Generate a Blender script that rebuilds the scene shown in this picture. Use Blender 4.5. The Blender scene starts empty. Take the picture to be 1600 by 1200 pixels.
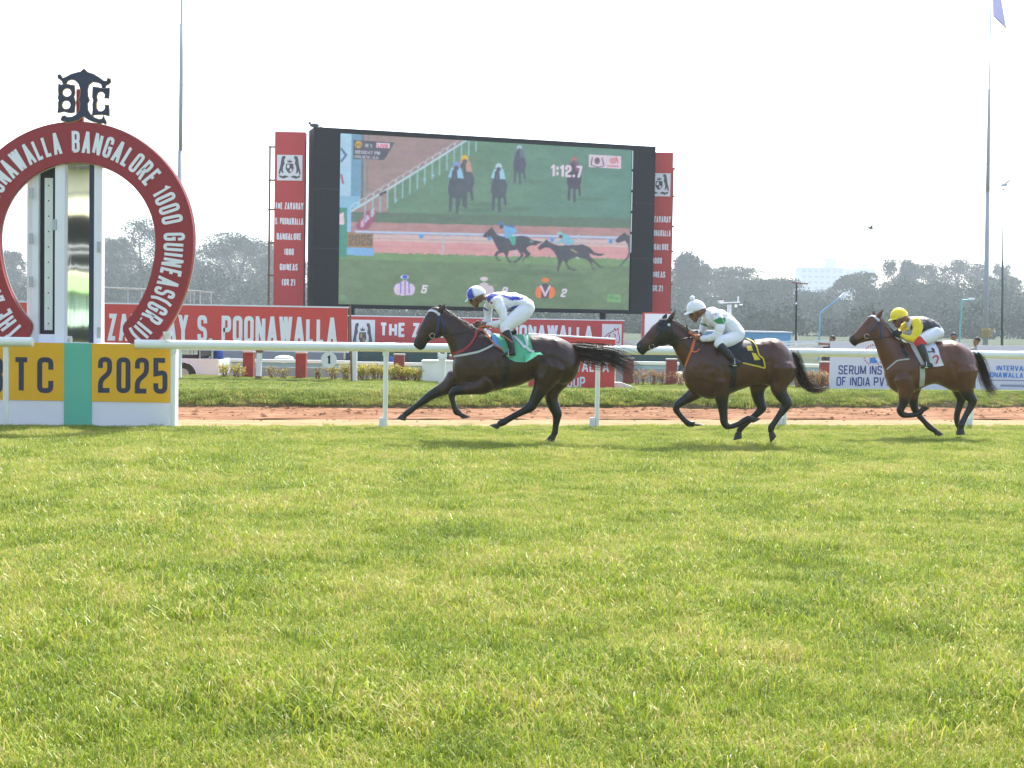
import bpy, bmesh, math, random
import numpy as np
from mathutils import Vector, Matrix, noise
from mathutils.bvhtree import BVHTree

random.seed(7)
RNG = np.random.default_rng(11)
SC = bpy.context.scene
COL = SC.collection
rad = math.radians

# ---------------------------------------------------------------- camera
FPX, CX, CY = 2200.0, 800.0, 600.0          # focal length and centre in photograph pixels (1600 wide)
CAM_H, PITCH, ROLL = 1.65, math.atan(97 / 2200.0), rad(1.0)
cam_data = bpy.data.cameras.new('camera')
cam = bpy.data.objects.new('camera', cam_data)
COL.objects.link(cam)
cam_data.sensor_width = 36.0
cam_data.lens = 36.0 * FPX / 1600.0
cam_data.clip_start = 0.1
cam_data.clip_end = 4000.0
CROT = Matrix.Rotation(math.pi / 2 - PITCH, 3, 'X') @ Matrix.Rotation(ROLL, 3, 'Z')
cam.matrix_world = Matrix.Translation((0, 0, CAM_H)) @ CROT.to_4x4()
SC.camera = cam

# ---------------------------------------------------------------- light
SUN_EL, SUN_AZ = rad(54), rad(20)            # azimuth measured from +Y (away from camera) towards +X
w = bpy.data.worlds.new('World'); SC.world = w; w.use_nodes = True
nt = w.node_tree; nt.nodes.clear()
sky = nt.nodes.new('ShaderNodeTexSky'); sky.sky_type = 'NISHITA'; sky.sun_disc = False
sky.sun_elevation = SUN_EL; sky.sun_rotation = SUN_AZ
sky.air_density = 1.0; sky.dust_density = 4.0; sky.ozone_density = 1.0; sky.altitude = 900
hs = nt.nodes.new('ShaderNodeHueSaturation'); hs.inputs['Saturation'].default_value = 0.85
hs.inputs['Value'].default_value = 1.0
bg = nt.nodes.new('ShaderNodeBackground'); bg.inputs['Strength'].default_value = 0.15
wo = nt.nodes.new('ShaderNodeOutputWorld')
nt.links.new(sky.outputs[0], hs.inputs['Color']); nt.links.new(hs.outputs[0], bg.inputs[0]); nt.links.new(bg.outputs[0], wo.inputs[0])
sun_data = bpy.data.lights.new('sun', 'SUN'); sun_data.energy = 2.9; sun_data.angle = rad(1.2)
sun_data.color = (1.0, 0.955, 0.88)
sun = bpy.data.objects.new('sun', sun_data); COL.objects.link(sun)
sdir = Vector((math.sin(SUN_AZ) * math.cos(SUN_EL), math.cos(SUN_AZ) * math.cos(SUN_EL), math.sin(SUN_EL)))
sun.location = (10, 20, 40)
sun.rotation_euler = sdir.to_track_quat('Z', 'Y').to_euler()
SC.view_settings.view_transform = 'Standard'; SC.view_settings.look = 'None'
SC.view_settings.exposure = 1.55; SC.view_settings.gamma = 1.0
SC.view_settings.use_curve_mapping = False
try:
    SC.cycles.volume_bounces = 1
    SC.cycles.max_bounces = 8
    SC.cycles.transparent_max_bounces = 16
except Exception:
    pass

# ---------------------------------------------------------------- pixel helpers (used only to find real positions)
def ray(x, y):
    return (CROT @ Vector(((x - CX) / FPX, (CY - y) / FPX, -1.0)))
def P(x, y, D):
    """world point on the plane Y = D seen at photograph pixel x, y"""
    d = ray(x, y); t = D / d.y
    return Vector((d.x * t, D, CAM_H + d.z * t))
def G(x, y, z=0.0):
    """world point on the plane Z = z seen at pixel x, y"""
    d = ray(x, y); t = (z - CAM_H) / d.z
    return Vector((d.x * t, d.y * t, z))
def PPM(D):
    return FPX / D

# ---------------------------------------------------------------- object helpers
def tag(o, label=None, cat=None, group=None, kind=None):
    if label: o['label'] = label
    if cat: o['category'] = cat
    if group: o['group'] = group
    if kind: o['kind'] = kind
    return o
def thing(name, loc, label, cat, group=None):
    o = bpy.data.objects.new(name, None); COL.objects.link(o)
    o.empty_display_size = 0.2
    o.location = loc
    return tag(o, label, cat, group)
def link_mesh(name, me, mat=None, parent=None, origin=None, smooth=False):
    o = bpy.data.objects.new(name, me); COL.objects.link(o)
    if mat is not None and len(me.materials) == 0:
        me.materials.append(mat)
    org = None
    if parent is not None:
        org = world_loc(parent); o.parent = parent
    elif origin is not None:
        org = Vector(origin); o.location = org
    if org is not None:
        n = len(me.vertices); co = np.empty(n * 3, 'f'); me.vertices.foreach_get('co', co)
        co = co.reshape(-1, 3) - np.array(org, 'f'); me.vertices.foreach_set('co', co.ravel())
    if smooth:
        me.polygons.foreach_set('use_smooth', [True] * len(me.polygons))
    me.update()
    return o
def world_loc(o):
    v = Vector(o.location)
    while o.parent is not None:
        o = o.parent; v = v + Vector(o.location)
    return v
def copy_tree(o, parent=None, loc=None, label=None):
    c = o.copy(); COL.objects.link(c)
    if parent is not None: c.parent = parent
    if loc is not None: c.location = loc
    if label: c['label'] = label
    for ch in list(o.children): copy_tree(ch, c)
    return c

class MB:
    def __init__(self): self.v = []; self.f = []; self.m = []
    def add(self, vs, fs, mi=0):
        n = len(self.v); self.v += [tuple(v) for v in vs]
        self.f += [tuple(n + i for i in f) for f in fs]; self.m += [mi] * len(fs)
        return self
    def box(self, c, s, rz=0.0, mi=0, rot=None, bevel=0.0):
        hx, hy, hz = s[0] / 2, s[1] / 2, s[2] / 2
        M = rot if rot is not None else Matrix.Rotation(rz, 3, 'Z')
        if bevel <= 0:
            vs = [M @ Vector((sx * hx, sy * hy, sz * hz)) + Vector(c) for sx in (-1, 1) for sy in (-1, 1) for sz in (-1, 1)]
            fs = [(0, 1, 3, 2), (4, 6, 7, 5), (0, 4, 5, 1), (2, 3, 7, 6), (0, 2, 6, 4), (1, 5, 7, 3)]
            return self.add(vs, fs, mi)
        b = min(bevel, hx * .9, hy * .9, hz * .9)
        bm = bmesh.new(); bmesh.ops.create_cube(bm, size=1.0)
        for v in bm.verts: v.co = Vector((v.co.x * s[0], v.co.y * s[1], v.co.z * s[2]))
        bmesh.ops.bevel(bm, geom=bm.edges[:], offset=b, segments=2, affect='EDGES', profile=0.6)
        bm.verts.index_update()
        vs = [M @ v.co + Vector(c) for v in bm.verts]; fs = [[v.index for v in f.verts] for f in bm.faces]
        bm.free()
        return self.add(vs, fs, mi)
    def bar(self, a, b, w, h, mi=0):
        a, b = Vector(a), Vector(b); d = b - a; L = d.length
        q = d.to_track_quat('X', 'Z').to_matrix()
        return self.box((a + b) / 2, (L, w, h), rot=q, mi=mi)
    def tube(self, pts, r, n=10, cap=True, mi=0, ry=None):
        pts = [Vector(p) for p in pts]; m = len(pts)
        rs = r if hasattr(r, '__len__') else [r] * m
        base = len(self.v); prev = None
        for i, p in enumerate(pts):
            t = (pts[min(i + 1, m - 1)] - pts[max(i - 1, 0)]).normalized()
            if prev is None:
                a = Vector((0, 0, 1)) if abs(t.z) < .9 else Vector((0, 1, 0))
                u = t.cross(a).normalized()
            else:
                u = (prev - t * prev.dot(t)).normalized()
            prev = u; v = t.cross(u)
            for k in range(n):
                an = 2 * math.pi * k / n
                self.v.append(tuple(p + (u * math.cos(an) + v * math.sin(an)) * rs[i]))
        for i in range(m - 1):
            for k in range(n):
                a = base + i * n + k; b = base + i * n + (k + 1) % n
                self.f.append((a, b, b + n, a + n)); self.m.append(mi)
        if cap:
            self.f.append(tuple(base + k for k in range(n - 1, -1, -1))); self.m.append(mi)
            self.f.append(tuple(base + (m - 1) * n + k for k in range(n))); self.m.append(mi)
        return self
    def prism(self, poly, fn, depth, mi=0):
        """poly: 2D outline; fn(u, v, d) -> world; extruded from d=0 (front) to d=depth"""
        n = len(poly)
        vs = [fn(u, v, 0) for u, v in poly] + [fn(u, v, depth) for u, v in poly]
        fs = [tuple(range(n)), tuple(range(2 * n - 1, n - 1, -1))]
        fs += [(i, i + n, (i + 1) % n + n, (i + 1) % n) for i in range(n)]
        return self.add(vs, fs, mi)
    def ball(self, c, r, seg=10, rings=7, mi=0):
        rx, ry, rz = r if hasattr(r, '__len__') else (r, r, r)
        base = len(self.v); c = Vector(c)
        for i in range(1, rings):
            th = math.pi * i / rings
            for k in range(seg):
                ph = 2 * math.pi * k / seg
                self.v.append((c.x + rx * math.sin(th) * math.cos(ph), c.y + ry * math.sin(th) * math.sin(ph), c.z + rz * math.cos(th)))
        t = len(self.v); self.v.append((c.x, c.y, c.z + rz)); self.v.append((c.x, c.y, c.z - rz))
        for i in range(rings - 2):
            for k in range(seg):
                a = base + i * seg + k; b = base + i * seg + (k + 1) % seg
                self.f.append((a, a + seg, b + seg, b)); self.m.append(mi)
        for k in range(seg):
            self.f.append((t, base + k, base + (k + 1) % seg)); self.m.append(mi)
            l = base + (rings - 2) * seg
            self.f.append((t + 1, l + (k + 1) % seg, l + k)); self.m.append(mi)
        return self
    def mesh(self, name, mats=None):
        me = bpy.data.meshes.new(name)
        me.from_pydata(self.v, [], self.f)
        if mats is not None:
            mats = mats if isinstance(mats, (list, tuple)) else [mats]
            for m in mats: me.materials.append(m)
            if len(mats) > 1: me.polygons.foreach_set('material_index', self.m)
        return me
    def build(self, name, mats, parent=None, origin=None, smooth=False):
        o = link_mesh(name, self.mesh(name, mats), None, parent, origin, smooth)
        if name in ('small_lettering', 'bolt_holes', 'small_print', 'stems'): o['kind'] = 'stuff'
        return o

def finish(o, angle=40):
    me = o.data
    me.polygons.foreach_set('use_smooth', [True] * len(me.polygons))
    try: me.set_sharp_from_angle(angle=rad(angle))
    except Exception: pass
    return o

# ---------------------------------------------------------------- materials
def s2l(c):
    return tuple(((x / 255.0) / 12.92 if x / 255.0 <= .04045 else ((x / 255.0 + .055) / 1.055) ** 2.4) for x in c)
def mat(name, col, rough=0.6, var=0.15, scale=6.0, bump=0.0, bscale=40.0, spec=0.4, metal=0.0, coords='Object', stain=None, stain_amt=0.0, transl=0.0):
    m = bpy.data.materials.new(name); m.use_nodes = True
    nt = m.node_tree; N = nt.nodes; L = nt.links
    b = N['Principled BSDF']; out = N['Material Output']
    tc = N.new('ShaderNodeTexCoord')
    src = tc.outputs['Object']
    nz = N.new('ShaderNodeTexNoise'); nz.inputs['Scale'].default_value = scale; nz.inputs['Detail'].default_value = 5
    nz.inputs['Roughness'].default_value = .65
    L.new(src, nz.inputs['Vector'])
    mx = N.new('ShaderNodeMix'); mx.data_type = 'RGBA'
    c0 = tuple(max(0, x * (1 - var)) for x in col[:3]) + (1,); c1 = tuple(min(1, x * (1 + var)) for x in col[:3]) + (1,)
    mx.inputs['A'].default_value = c0; mx.inputs['B'].default_value = c1
    L.new(nz.outputs['Fac'], mx.inputs['Factor'])
    last = mx.outputs['Result']
    if stain is not None:
        n2 = N.new('ShaderNodeTexNoise'); n2.inputs['Scale'].default_value = scale * .55; n2.inputs['Detail'].default_value = 8
        n2.inputs['Roughness'].default_value = .75
        L.new(src, n2.inputs['Vector'])
        rp = N.new('ShaderNodeValToRGB'); rp.color_ramp.elements[0].position = .55; rp.color_ramp.elements[1].position = .78
        L.new(n2.outputs['Fac'], rp.inputs['Fac'])
        mu = N.new('ShaderNodeMath'); mu.operation = 'MULTIPLY'; mu.inputs[1].default_value = stain_amt
        L.new(rp.outputs['Color'], mu.inputs[0])
        m2 = N.new('ShaderNodeMix'); m2.data_type = 'RGBA'; m2.inputs['B'].default_value = tuple(stain) + (1,)
        L.new(last, m2.inputs['A']); L.new(mu.outputs[0], m2.inputs['Factor']); last = m2.outputs['Result']
    L.new(last, b.inputs['Base Color'])
    b.inputs['Roughness'].default_value = rough; b.inputs['Metallic'].default_value = metal
    b.inputs['Specular IOR Level'].default_value = spec
    if bump > 0:
        nb = N.new('ShaderNodeTexNoise'); nb.inputs['Scale'].default_value = bscale; nb.inputs['Detail'].default_value = 4
        L.new(src, nb.inputs['Vector'])
        bp = N.new('ShaderNodeBump'); bp.inputs['Strength'].default_value = bump; bp.inputs['Distance'].default_value = 0.02
        L.new(nb.outputs['Fac'], bp.inputs['Height']); L.new(bp.outputs[0], b.inputs['Normal'])
    if transl > 0:
        tr = N.new('ShaderNodeBsdfTranslucent'); ms = N.new('ShaderNodeMixShader'); ms.inputs[0].default_value = transl
        L.new(last, tr.inputs['Color']); L.new(b.outputs[0], ms.inputs[1]); L.new(tr.outputs[0], ms.inputs[2])
        L.new(ms.outputs[0], out.inputs['Surface'])
    return m
def mat_attr(name, attr='tint', rough=0.5, spec=0.4, transl=0.0, bump=0.0, bscale=60, sheen=0.0, var=0.15, vscale=9):
    """material whose colour is the mesh's own colour attribute (real markings), with fine variation"""
    m = bpy.data.materials.new(name); m.use_nodes = True
    nt = m.node_tree; N = nt.nodes; L = nt.links
    b = N['Principled BSDF']; out = N['Material Output']
    a = N.new('ShaderNodeAttribute'); a.attribute_name = attr
    tc = N.new('ShaderNodeTexCoord')
    nz = N.new('ShaderNodeTexNoise'); nz.inputs['Scale'].default_value = vscale; nz.inputs['Detail'].default_value = 6
    L.new(tc.outputs['Object'], nz.inputs['Vector'])
    mr = N.new('ShaderNodeMapRange'); mr.inputs['From Min'].default_value = .3; mr.inputs['From Max'].default_value = .7
    mr.inputs['To Min'].default_value = 1 - var; mr.inputs['To Max'].default_value = 1 + var
    L.new(nz.outputs['Fac'], mr.inputs['Value'])
    mu = N.new('ShaderNodeVectorMath'); mu.operation = 'SCALE'
    L.new(a.outputs['Color'], mu.inputs[0]); L.new(mr.outputs['Result'], mu.inputs['Scale'])
    L.new(mu.outputs[0], b.inputs['Base Color'])
    b.inputs['Roughness'].default_value = rough; b.inputs['Specular IOR Level'].default_value = spec
    if sheen > 0: b.inputs['Sheen Weight'].default_value = sheen
    if bump > 0:
        nb = N.new('ShaderNodeTexNoise'); nb.inputs['Scale'].default_value = bscale; nb.inputs['Detail'].default_value = 4
        L.new(tc.outputs['Object'], nb.inputs['Vector'])
        bp = N.new('ShaderNodeBump'); bp.inputs['Strength'].default_value = bump; bp.inputs['Distance'].default_value = 0.02
        L.new(nb.outputs['Fac'], bp.inputs['Height']); L.new(bp.outputs[0], b.inputs['Normal'])
    if transl > 0:
        tr = N.new('ShaderNodeBsdfTranslucent'); ms = N.new('ShaderNodeMixShader'); ms.inputs[0].default_value = transl
        L.new(mu.outputs[0], tr.inputs['Color']); L.new(b.outputs[0], ms.inputs[1]); L.new(tr.outputs[0], ms.inputs[2])
        L.new(ms.outputs[0], out.inputs['Surface'])
    return m
def set_color(me, cols, name='tint'):
    a = me.color_attributes.new(name, 'FLOAT_COLOR', 'POINT')
    c = np.ones((len(me.vertices), 4), 'f'); c[:, :3] = np.asarray(cols, 'f')[:, :3]
    a.data.foreach_set('color', c.ravel())

HAZE = 0.00057
SCREEN_E = 0.30
M = {}
M['white_paint'] = mat('white_paint', (.74, .76, .72), .35, .06, 3, stain=(.42, .40, .33), stain_amt=.35)
M['rail_plastic'] = mat('rail_plastic', (.76, .79, .74), .3, .05, 2.2, stain=(.45, .44, .36), stain_amt=.4)
M['white_board'] = mat('white_board', (.72, .72, .76), .5, .05, 2, stain=(.5, .5, .5), stain_amt=.25)
M['banner_red'] = mat('banner_red', (.60, .06, .05), .5, .08, 1.5, bump=.25, bscale=3)
M['ring_red'] = mat('ring_red', (.30, .024, .030), .5, .1, 3)
M['yellow'] = mat('yellow_paint', (.82, .43, .010), .5, .05, 4, stain=(.5, .28, .05), stain_amt=.3)
M['green'] = mat('mint_green', (.12, .47, .33), .55, .08, 4)
M['navy'] = mat('navy_print', (.03, .035, .07), .5, .1)
M['print_white'] = mat('print_white', (.78, .78, .82), .5, .03)
M['dark_frame'] = mat('dark_frame', (.016, .018, .024), .6, .2, 2)
M['dark'] = mat('dark_rubber', (.02, .02, .022), .6, .2)
M['steel'] = mat('galvanised_steel', (.42, .44, .46), .45, .12, 5, metal=.4)
M['gold'] = mat('gold_edge', (.45, .29, .09), .4, .1, metal=.3)
M['rust'] = mat('rusty_iron', (.22, .10, .06), .8, .35, 12)
M['brick_red'] = mat('red_post_paint', (.27, .055, .045), .7, .25, 9, stain=(.35, .2, .15), stain_amt=.5)
# ---------------------------------------------------------------- ground surfaces
def ground_sheet(name, xs, ys, zf, m, label=None, kind='structure'):
    mb = MB(); nx = len(xs)
    for y in ys:
        for x in xs: mb.v.append((x, y, zf(x, y)))
    for j in range(len(ys) - 1):
        for i in range(nx - 1):
            a = j * nx + i; mb.f.append((a, a + 1, a + 1 + nx, a + nx)); mb.m.append(0)
    o = mb.build(name, m, smooth=True)
    tag(o, label, kind=kind)
    return o
def nz3(x, y, s, k=0.0): return noise.noise(Vector((x * s, y * s, k)))

def turf_z(x, y): return .018 * nz3(x, y, .55) + .010 * nz3(x, y, 1.7, 3)
def earth_mat(name, c1, c2, c3, scale, bump, stretch=(1, 1, 1)):
    m = bpy.data.materials.new(name); m.use_nodes = True
    nt = m.node_tree; N = nt.nodes; L = nt.links; b = N['Principled BSDF']
    tc = N.new('ShaderNodeTexCoord'); mp = N.new('ShaderNodeMapping'); mp.inputs['Scale'].default_value = stretch
    L.new(tc.outputs['Object'], mp.inputs['Vector'])
    n1 = N.new('ShaderNodeTexNoise'); n1.inputs['Scale'].default_value = scale; n1.inputs['Detail'].default_value = 8; n1.inputs['Roughness'].default_value = .7
    L.new(mp.outputs[0], n1.inputs['Vector'])
    r = N.new('ShaderNodeValToRGB'); e = r.color_ramp.elements
    e[0].position = .32; e[0].color = c1 + (1,); e[1].position = .68; e[1].color = c3 + (1,)
    k = e.new(.5); k.color = c2 + (1,)
    L.new(n1.outputs['Fac'], r.inputs['Fac']); L.new(r.outputs['Color'], b.inputs['Base Color'])
    b.inputs['Roughness'].default_value = .95; b.inputs['Specular IOR Level'].default_value = .1
    n2 = N.new('ShaderNodeTexNoise'); n2.inputs['Scale'].default_value = scale * 3; n2.inputs['Detail'].default_value = 6
    L.new(mp.outputs[0], n2.inputs['Vector'])
    bp = N.new('ShaderNodeBump'); bp.inputs['Strength'].default_value = bump; bp.inputs['Distance'].default_value = .05
    L.new(n2.outputs['Fac'], bp.inputs['Height']); L.new(bp.outputs[0], b.inputs['Normal'])
    return m
M['soil'] = earth_mat('turf_soil', (.06, .085, .015), (.10, .13, .025), (.16, .17, .05), 3.0, .5)
M['dirt'] = earth_mat('red_dirt', (.13, .060, .03), (.25, .125, .066), (.38, .24, .14), 1.8, 1.0, (.45, 2.6, 1))
M['sand'] = earth_mat('pale_sand', (.22, .15, .07), (.31, .22, .115), (.38, .28, .15), 2.2, .4, (.5, 1.6, 1))
M['field'] = earth_mat('dry_field', (.16, .17, .05), (.26, .26, .09), (.38, .34, .16), .25, .3)
M['far_grass'] = earth_mat('far_grass_field', (.045, .06, .035), (.06, .08, .045), (.085, .10, .055), .12, .2)
M['bank'] = earth_mat('bank_earth', (.07, .07, .025), (.12, .10, .045), (.18, .12, .065), 6, .8)

# the turf's far edge runs along the rail
def edge_y(x): return max(20.05, 20.85 + (min(x, 16) + 5.5) * .245 + .05 * math.sin(x * 1.7))
xs = [-40 + i * .5 for i in range(161)]
mb = MB()
ysn = [-30, -10, 0, 3] + [4 + i * .25 for i in range(64)]
turf = ground_sheet('turf_ground', xs, ysn, turf_z, M['soil'])
# the part between y=20 and the edge
mb = MB(); nx = len(xs)
for j in range(6):
    for x in xs:
        y = 19.75 + (max(edge_y(x), 19.9) - 19.75) * j / 5
        mb.v.append((x, y, turf_z(x, 19.75) * (1 - j / 5)))
for j in range(5):
    for i in range(nx - 1):
        a = j * nx + i; mb.f.append((a, a + 1, a + 1 + nx, a + nx)); mb.m.append(0)
tag(mb.build('turf_verge', M['soil'], smooth=True), kind='structure')

# dirt track: pale sandy strip nearest the turf, then raked red dirt with furrows
def bank_y(x):
    xc = max(-22, min(24, x)); return 25.9 + (xc + 6) * .28 + .16 * math.sin(x * .9) + .10 * math.sin(x * 2.3 + 1) + .22 * nz3(x * 1.6, 7, 1)
def strip(name, y0f, y1f, ny, zf, m, xs=xs, kind='structure'):
    mb = MB(); nx = len(xs)
    for j in range(ny + 1):
        for x in xs:
            a = y0f(x); b = y1f(x); y = a + (b - a) * j / ny; mb.v.append((x, y, zf(x, y, j / ny)))
    for j in range(ny):
        for i in range(nx - 1):
            a = j * nx + i; mb.f.append((a, a + 1, a + 1 + nx, a + nx)); mb.m.append(0)
    return tag(mb.build(name, m, smooth=True), kind=kind)
xd = [-40 + i * .2 for i in range(401)]
strip('sand_strip', lambda x: edge_y(x) - .15, lambda x: edge_y(x) + 1.7, 8, lambda x, y, t: -.012 + .006 * nz3(x, y, 3), M['sand'], xd)
strip('dirt_track', lambda x: edge_y(x) + 1.7, lambda x: bank_y(x) + .05, 60,
      lambda x, y, t: -.010 - .03 * t +   .034 * nz3(x * .35, y * 3.2, 1.0) + .018 * nz3(x, y, 4.0) + .012 * math.sin(y * 14 + .3 * math.sin(x)), M['dirt'], xd)
# bank: a low earth step grown over with grass, then a flat green shelf
def bank_z(x, y, t): return -.06 + .30 * min(1, t * 1.1) ** .55 + .03 * nz3(x, y, 1.5)
strip('grass_bank', bank_y, lambda x: bank_y(x) + .8, 8, bank_z, M['bank'], xd)
def shelf_z(x, y, t): return .24 - .04 * min(1, t * 3) + .02 * nz3(x, y, .8)
strip('grass_shelf', lambda x: bank_y(x) + .8, lambda x: 34.5, 10, shelf_z, M['soil'])
# far field out to the trees
xf = [-900 + i * 20 for i in range(91)]
strip('service_lane', lambda x: 34.3, lambda x: 40.6, 6, lambda x, y, t: -.15, M['field'], [-60 + i * 5 for i in range(25)])
strip('far_field', lambda x: 40.5, lambda x: 1500, 40, lambda x, y, t: .20, M['far_grass'], xf)
strip('near_field', lambda x: -60, lambda x: 41, 8, lambda x, y, t: -.30, M['field'], xf)

# service road behind the shrubs (light concrete)
M['road'] = earth_mat('pale_road', (.42, .40, .34), (.5, .48, .42), (.58, .55, .48), .8, .2)
strip('service_road', lambda x: 40.5, lambda x: 43.5, 2, lambda x, y, t: .206, M['road'])

# ---------------------------------------------------------------- grass
def grass_material(name, ramp, ns=.8, transl=.42):
    m = bpy.data.materials.new(name); m.use_nodes = True
    nt = m.node_tree; N = nt.nodes; L = nt.links; b = N['Principled BSDF']; out = N['Material Output']
    ge = N.new('ShaderNodeNewGeometry')
    n1 = N.new('ShaderNodeTexNoise'); n1.inputs['Scale'].default_value = ns; n1.inputs['Detail'].default_value = 6; n1.inputs['Roughness'].default_value = .62
    L.new(ge.outputs['Position'], n1.inputs['Vector'])
    at = N.new('ShaderNodeAttribute'); at.attribute_name = 'tint'
    ad = N.new('ShaderNodeMath'); ad.operation = 'MULTIPLY_ADD'; ad.inputs[1].default_value = .60; 
    sep = N.new('ShaderNodeSeparateColor'); L.new(at.outputs['Color'], sep.inputs[0])
    L.new(sep.outputs[0], ad.inputs[0])
    sub = N.new('ShaderNodeMath'); sub.operation = 'SUBTRACT'; sub.inputs[1].default_value = .29
    n3 = N.new('ShaderNodeTexNoise'); n3.inputs['Scale'].default_value = ns * 4.2; n3.inputs['Detail'].default_value = 3
    L.new(ge.outputs['Position'], n3.inputs['Vector'])
    av = N.new('ShaderNodeMath'); av.operation = 'MULTIPLY_ADD'; av.inputs[1].default_value = 1.25; av.inputs[2].default_value = -.44
    L.new(n1.outputs['Fac'], av.inputs[0])
    a2 = N.new('ShaderNodeMath'); a2.operation = 'MULTIPLY_ADD'; a2.inputs[1].default_value = .62; L.new(n3.outputs['Fac'], a2.inputs[0]); L.new(av.outputs[0], a2.inputs[2])
    L.new(a2.outputs[0], sub.inputs[0]); L.new(sub.outputs[0], ad.inputs[2])
    r = N.new('ShaderNodeValToRGB'); e = r.color_ramp.elements
    e[0].position = ramp[0][0]; e[0].color = ramp[0][1] + (1,)
    e[1].position = ramp[-1][0]; e[1].color = ramp[-1][1] + (1,)
    for p, c in ramp[1:-1]:
        k = e.new(p); k.color = c + (1,)
    L.new(ad.outputs[0], r.inputs['Fac'])
    L.new(r.outputs['Color'], b.inputs['Base Color'])
    b.inputs['Roughness'].default_value = .40; b.inputs['Specular IOR Level'].default_value = .35
    tr = N.new('ShaderNodeBsdfTranslucent'); ms = N.new('ShaderNodeMixShader'); ms.inputs[0].default_value = transl
    L.new(r.outputs['Color'], tr.inputs['Color']); L.new(b.outputs[0], ms.inputs[1]); L.new(tr.outputs[0], ms.inputs[2])
    L.new(ms.outputs[0], out.inputs['Surface'])
    return m
GR = [(.12, (.13, .18, .020)), (.34, (.235, .335, .022)), (.50, (.34, .43, .030)), (.64, (.45, .455, .065)), (.82, (.56, .47, .18))]
M['grass'] = grass_material('grass_blades', GR)
M['grass_far'] = grass_material('bank_grass', [(.14, (.11, .16, .02)), (.38, (.22, .31, .035)), (.6, (.32, .39, .06)), (.85, (.46, .40, .13))], ns=.9)

def blade_patch(name, n, R, hmin, hmax, wmin, wmax, m, seed, droop=.9):
    r = random.Random(seed); V = []; F = []; C = []
    for i in range(n):
        a = r.uniform(0, 6.283); d = R * math.sqrt(r.random()); x, y = d * math.cos(a), d * math.sin(a)
        h = r.uniform(hmin, hmax) * (1.0 - .25 * (d / R)); w = r.uniform(wmin, wmax)
        az = r.uniform(0, 6.283); lean = r.uniform(.1, droop) * h
        fa = az + math.pi / 2 + r.uniform(-.5, .5)
        px, py = math.cos(fa) * w / 2, math.sin(fa) * w / 2
        lx, ly = math.cos(az) * lean, math.sin(az) * lean
        k = len(V)
        bend = r.uniform(.1, .75) * lean
        V += [(x - px, y - py, -.01), (x + px, y + py, -.01),
              (x + lx * .25 - px, y + ly * .25 - py, h * .45), (x + lx * .25 + px, y + ly * .25 + py, h * .45),
              (x + lx * .62 - px * .8, y + ly * .62 - py * .8, h * .82), (x + lx * .62 + px * .8, y + ly * .62 + py * .8, h * .82),
              (x + lx * 1.05, y + ly * 1.05, h - bend)]
        F += [(k, k + 1, k + 3, k + 2), (k + 2, k + 3, k + 5, k + 4), (k + 4, k + 5, k + 6)]
        t = r.random() ** 1.1
        if r.random() < .04: t = 1.3
        C += [(t, t, t)] * 7
    me = bpy.data.meshes.new(name); me.from_pydata(V, [], F); me.materials.append(m)
    set_color(me, np.array(C))
    return me
def scatter(name, pts, yaw, scl, patches, label, seed=0):
    """one object whose points carry grass patches (geometry nodes)"""
    pc = bpy.data.collections.new(name + '_patches')
    for i, me in enumerate(patches):
        o = bpy.data.objects.new('grass_tuft', me); pc.objects.link(o)
    me = bpy.data.meshes.new(name); me.vertices.add(len(pts)); me.vertices.foreach_set('co', np.asarray(pts, 'f').ravel())
    rot = np.zeros((len(pts), 3), 'f'); rot[:, 2] = yaw
    rot[:, 0] = RNG.normal(0, .06, len(pts)); rot[:, 1] = RNG.normal(0, .06, len(pts))
    a = me.attributes.new('rot', 'FLOAT_VECTOR', 'POINT'); a.data.foreach_set('vector', rot.ravel())
    a = me.attributes.new('scl', 'FLOAT', 'POINT'); a.data.foreach_set('value', np.asarray(scl, 'f'))
    o = bpy.data.objects.new(name, me); COL.objects.link(o)
    ng = bpy.data.node_groups.new(name + '_nodes', 'GeometryNodeTree')
    ng.interface.new_socket('Geometry', in_out='INPUT', socket_type='NodeSocketGeometry')
    ng.interface.new_socket('Geometry', in_out='OUTPUT', socket_type='NodeSocketGeometry')
    N = ng.nodes; L = ng.links
    gi = N.new('NodeGroupInput'); go = N.new('NodeGroupOutput')
    ip = N.new('GeometryNodeInstanceOnPoints'); ci = N.new('GeometryNodeCollectionInfo')
    ci.inputs['Collection'].default_value = pc; ci.inputs['Separate Children'].default_value = True; ci.inputs['Reset Children'].default_value = True
    mp = N.new('GeometryNodeMeshToPoints')
    L.new(gi.outputs[0], mp.inputs[0]); L.new(mp.outputs[0], ip.inputs['Points']); L.new(ci.outputs[0], ip.inputs['Instance'])
    ip.inputs['Pick Instance'].default_value = True
    rv = N.new('FunctionNodeRandomValue'); rv.data_type = 'INT'
    for s in rv.inputs:
        if s.name == 'Max' and s.type == 'INT': s.default_value = len(patches) - 1
        if s.name == 'Min' and s.type == 'INT': s.default_value = 0
        if s.name == 'Seed': s.default_value = seed
    for s in rv.outputs:
        if s.type == 'INT': L.new(s, ip.inputs['Instance Index'])
    nr = N.new('GeometryNodeInputNamedAttribute'); nr.data_type = 'FLOAT_VECTOR'; nr.inputs[0].default_value = 'rot'
    ns = N.new('GeometryNodeInputNamedAttribute'); ns.data_type = 'FLOAT'; ns.inputs[0].default_value = 'scl'
    L.new(nr.outputs[0], ip.inputs['Rotation']); L.new(ns.outputs[0], ip.inputs['Scale'])
    L.new(ip.outputs[0], go.inputs[0])
    md = o.modifiers.new('scatter', 'NODES'); md.node_group = ng
    tag(o, label, 'grass', kind='stuff')
    return o
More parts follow.
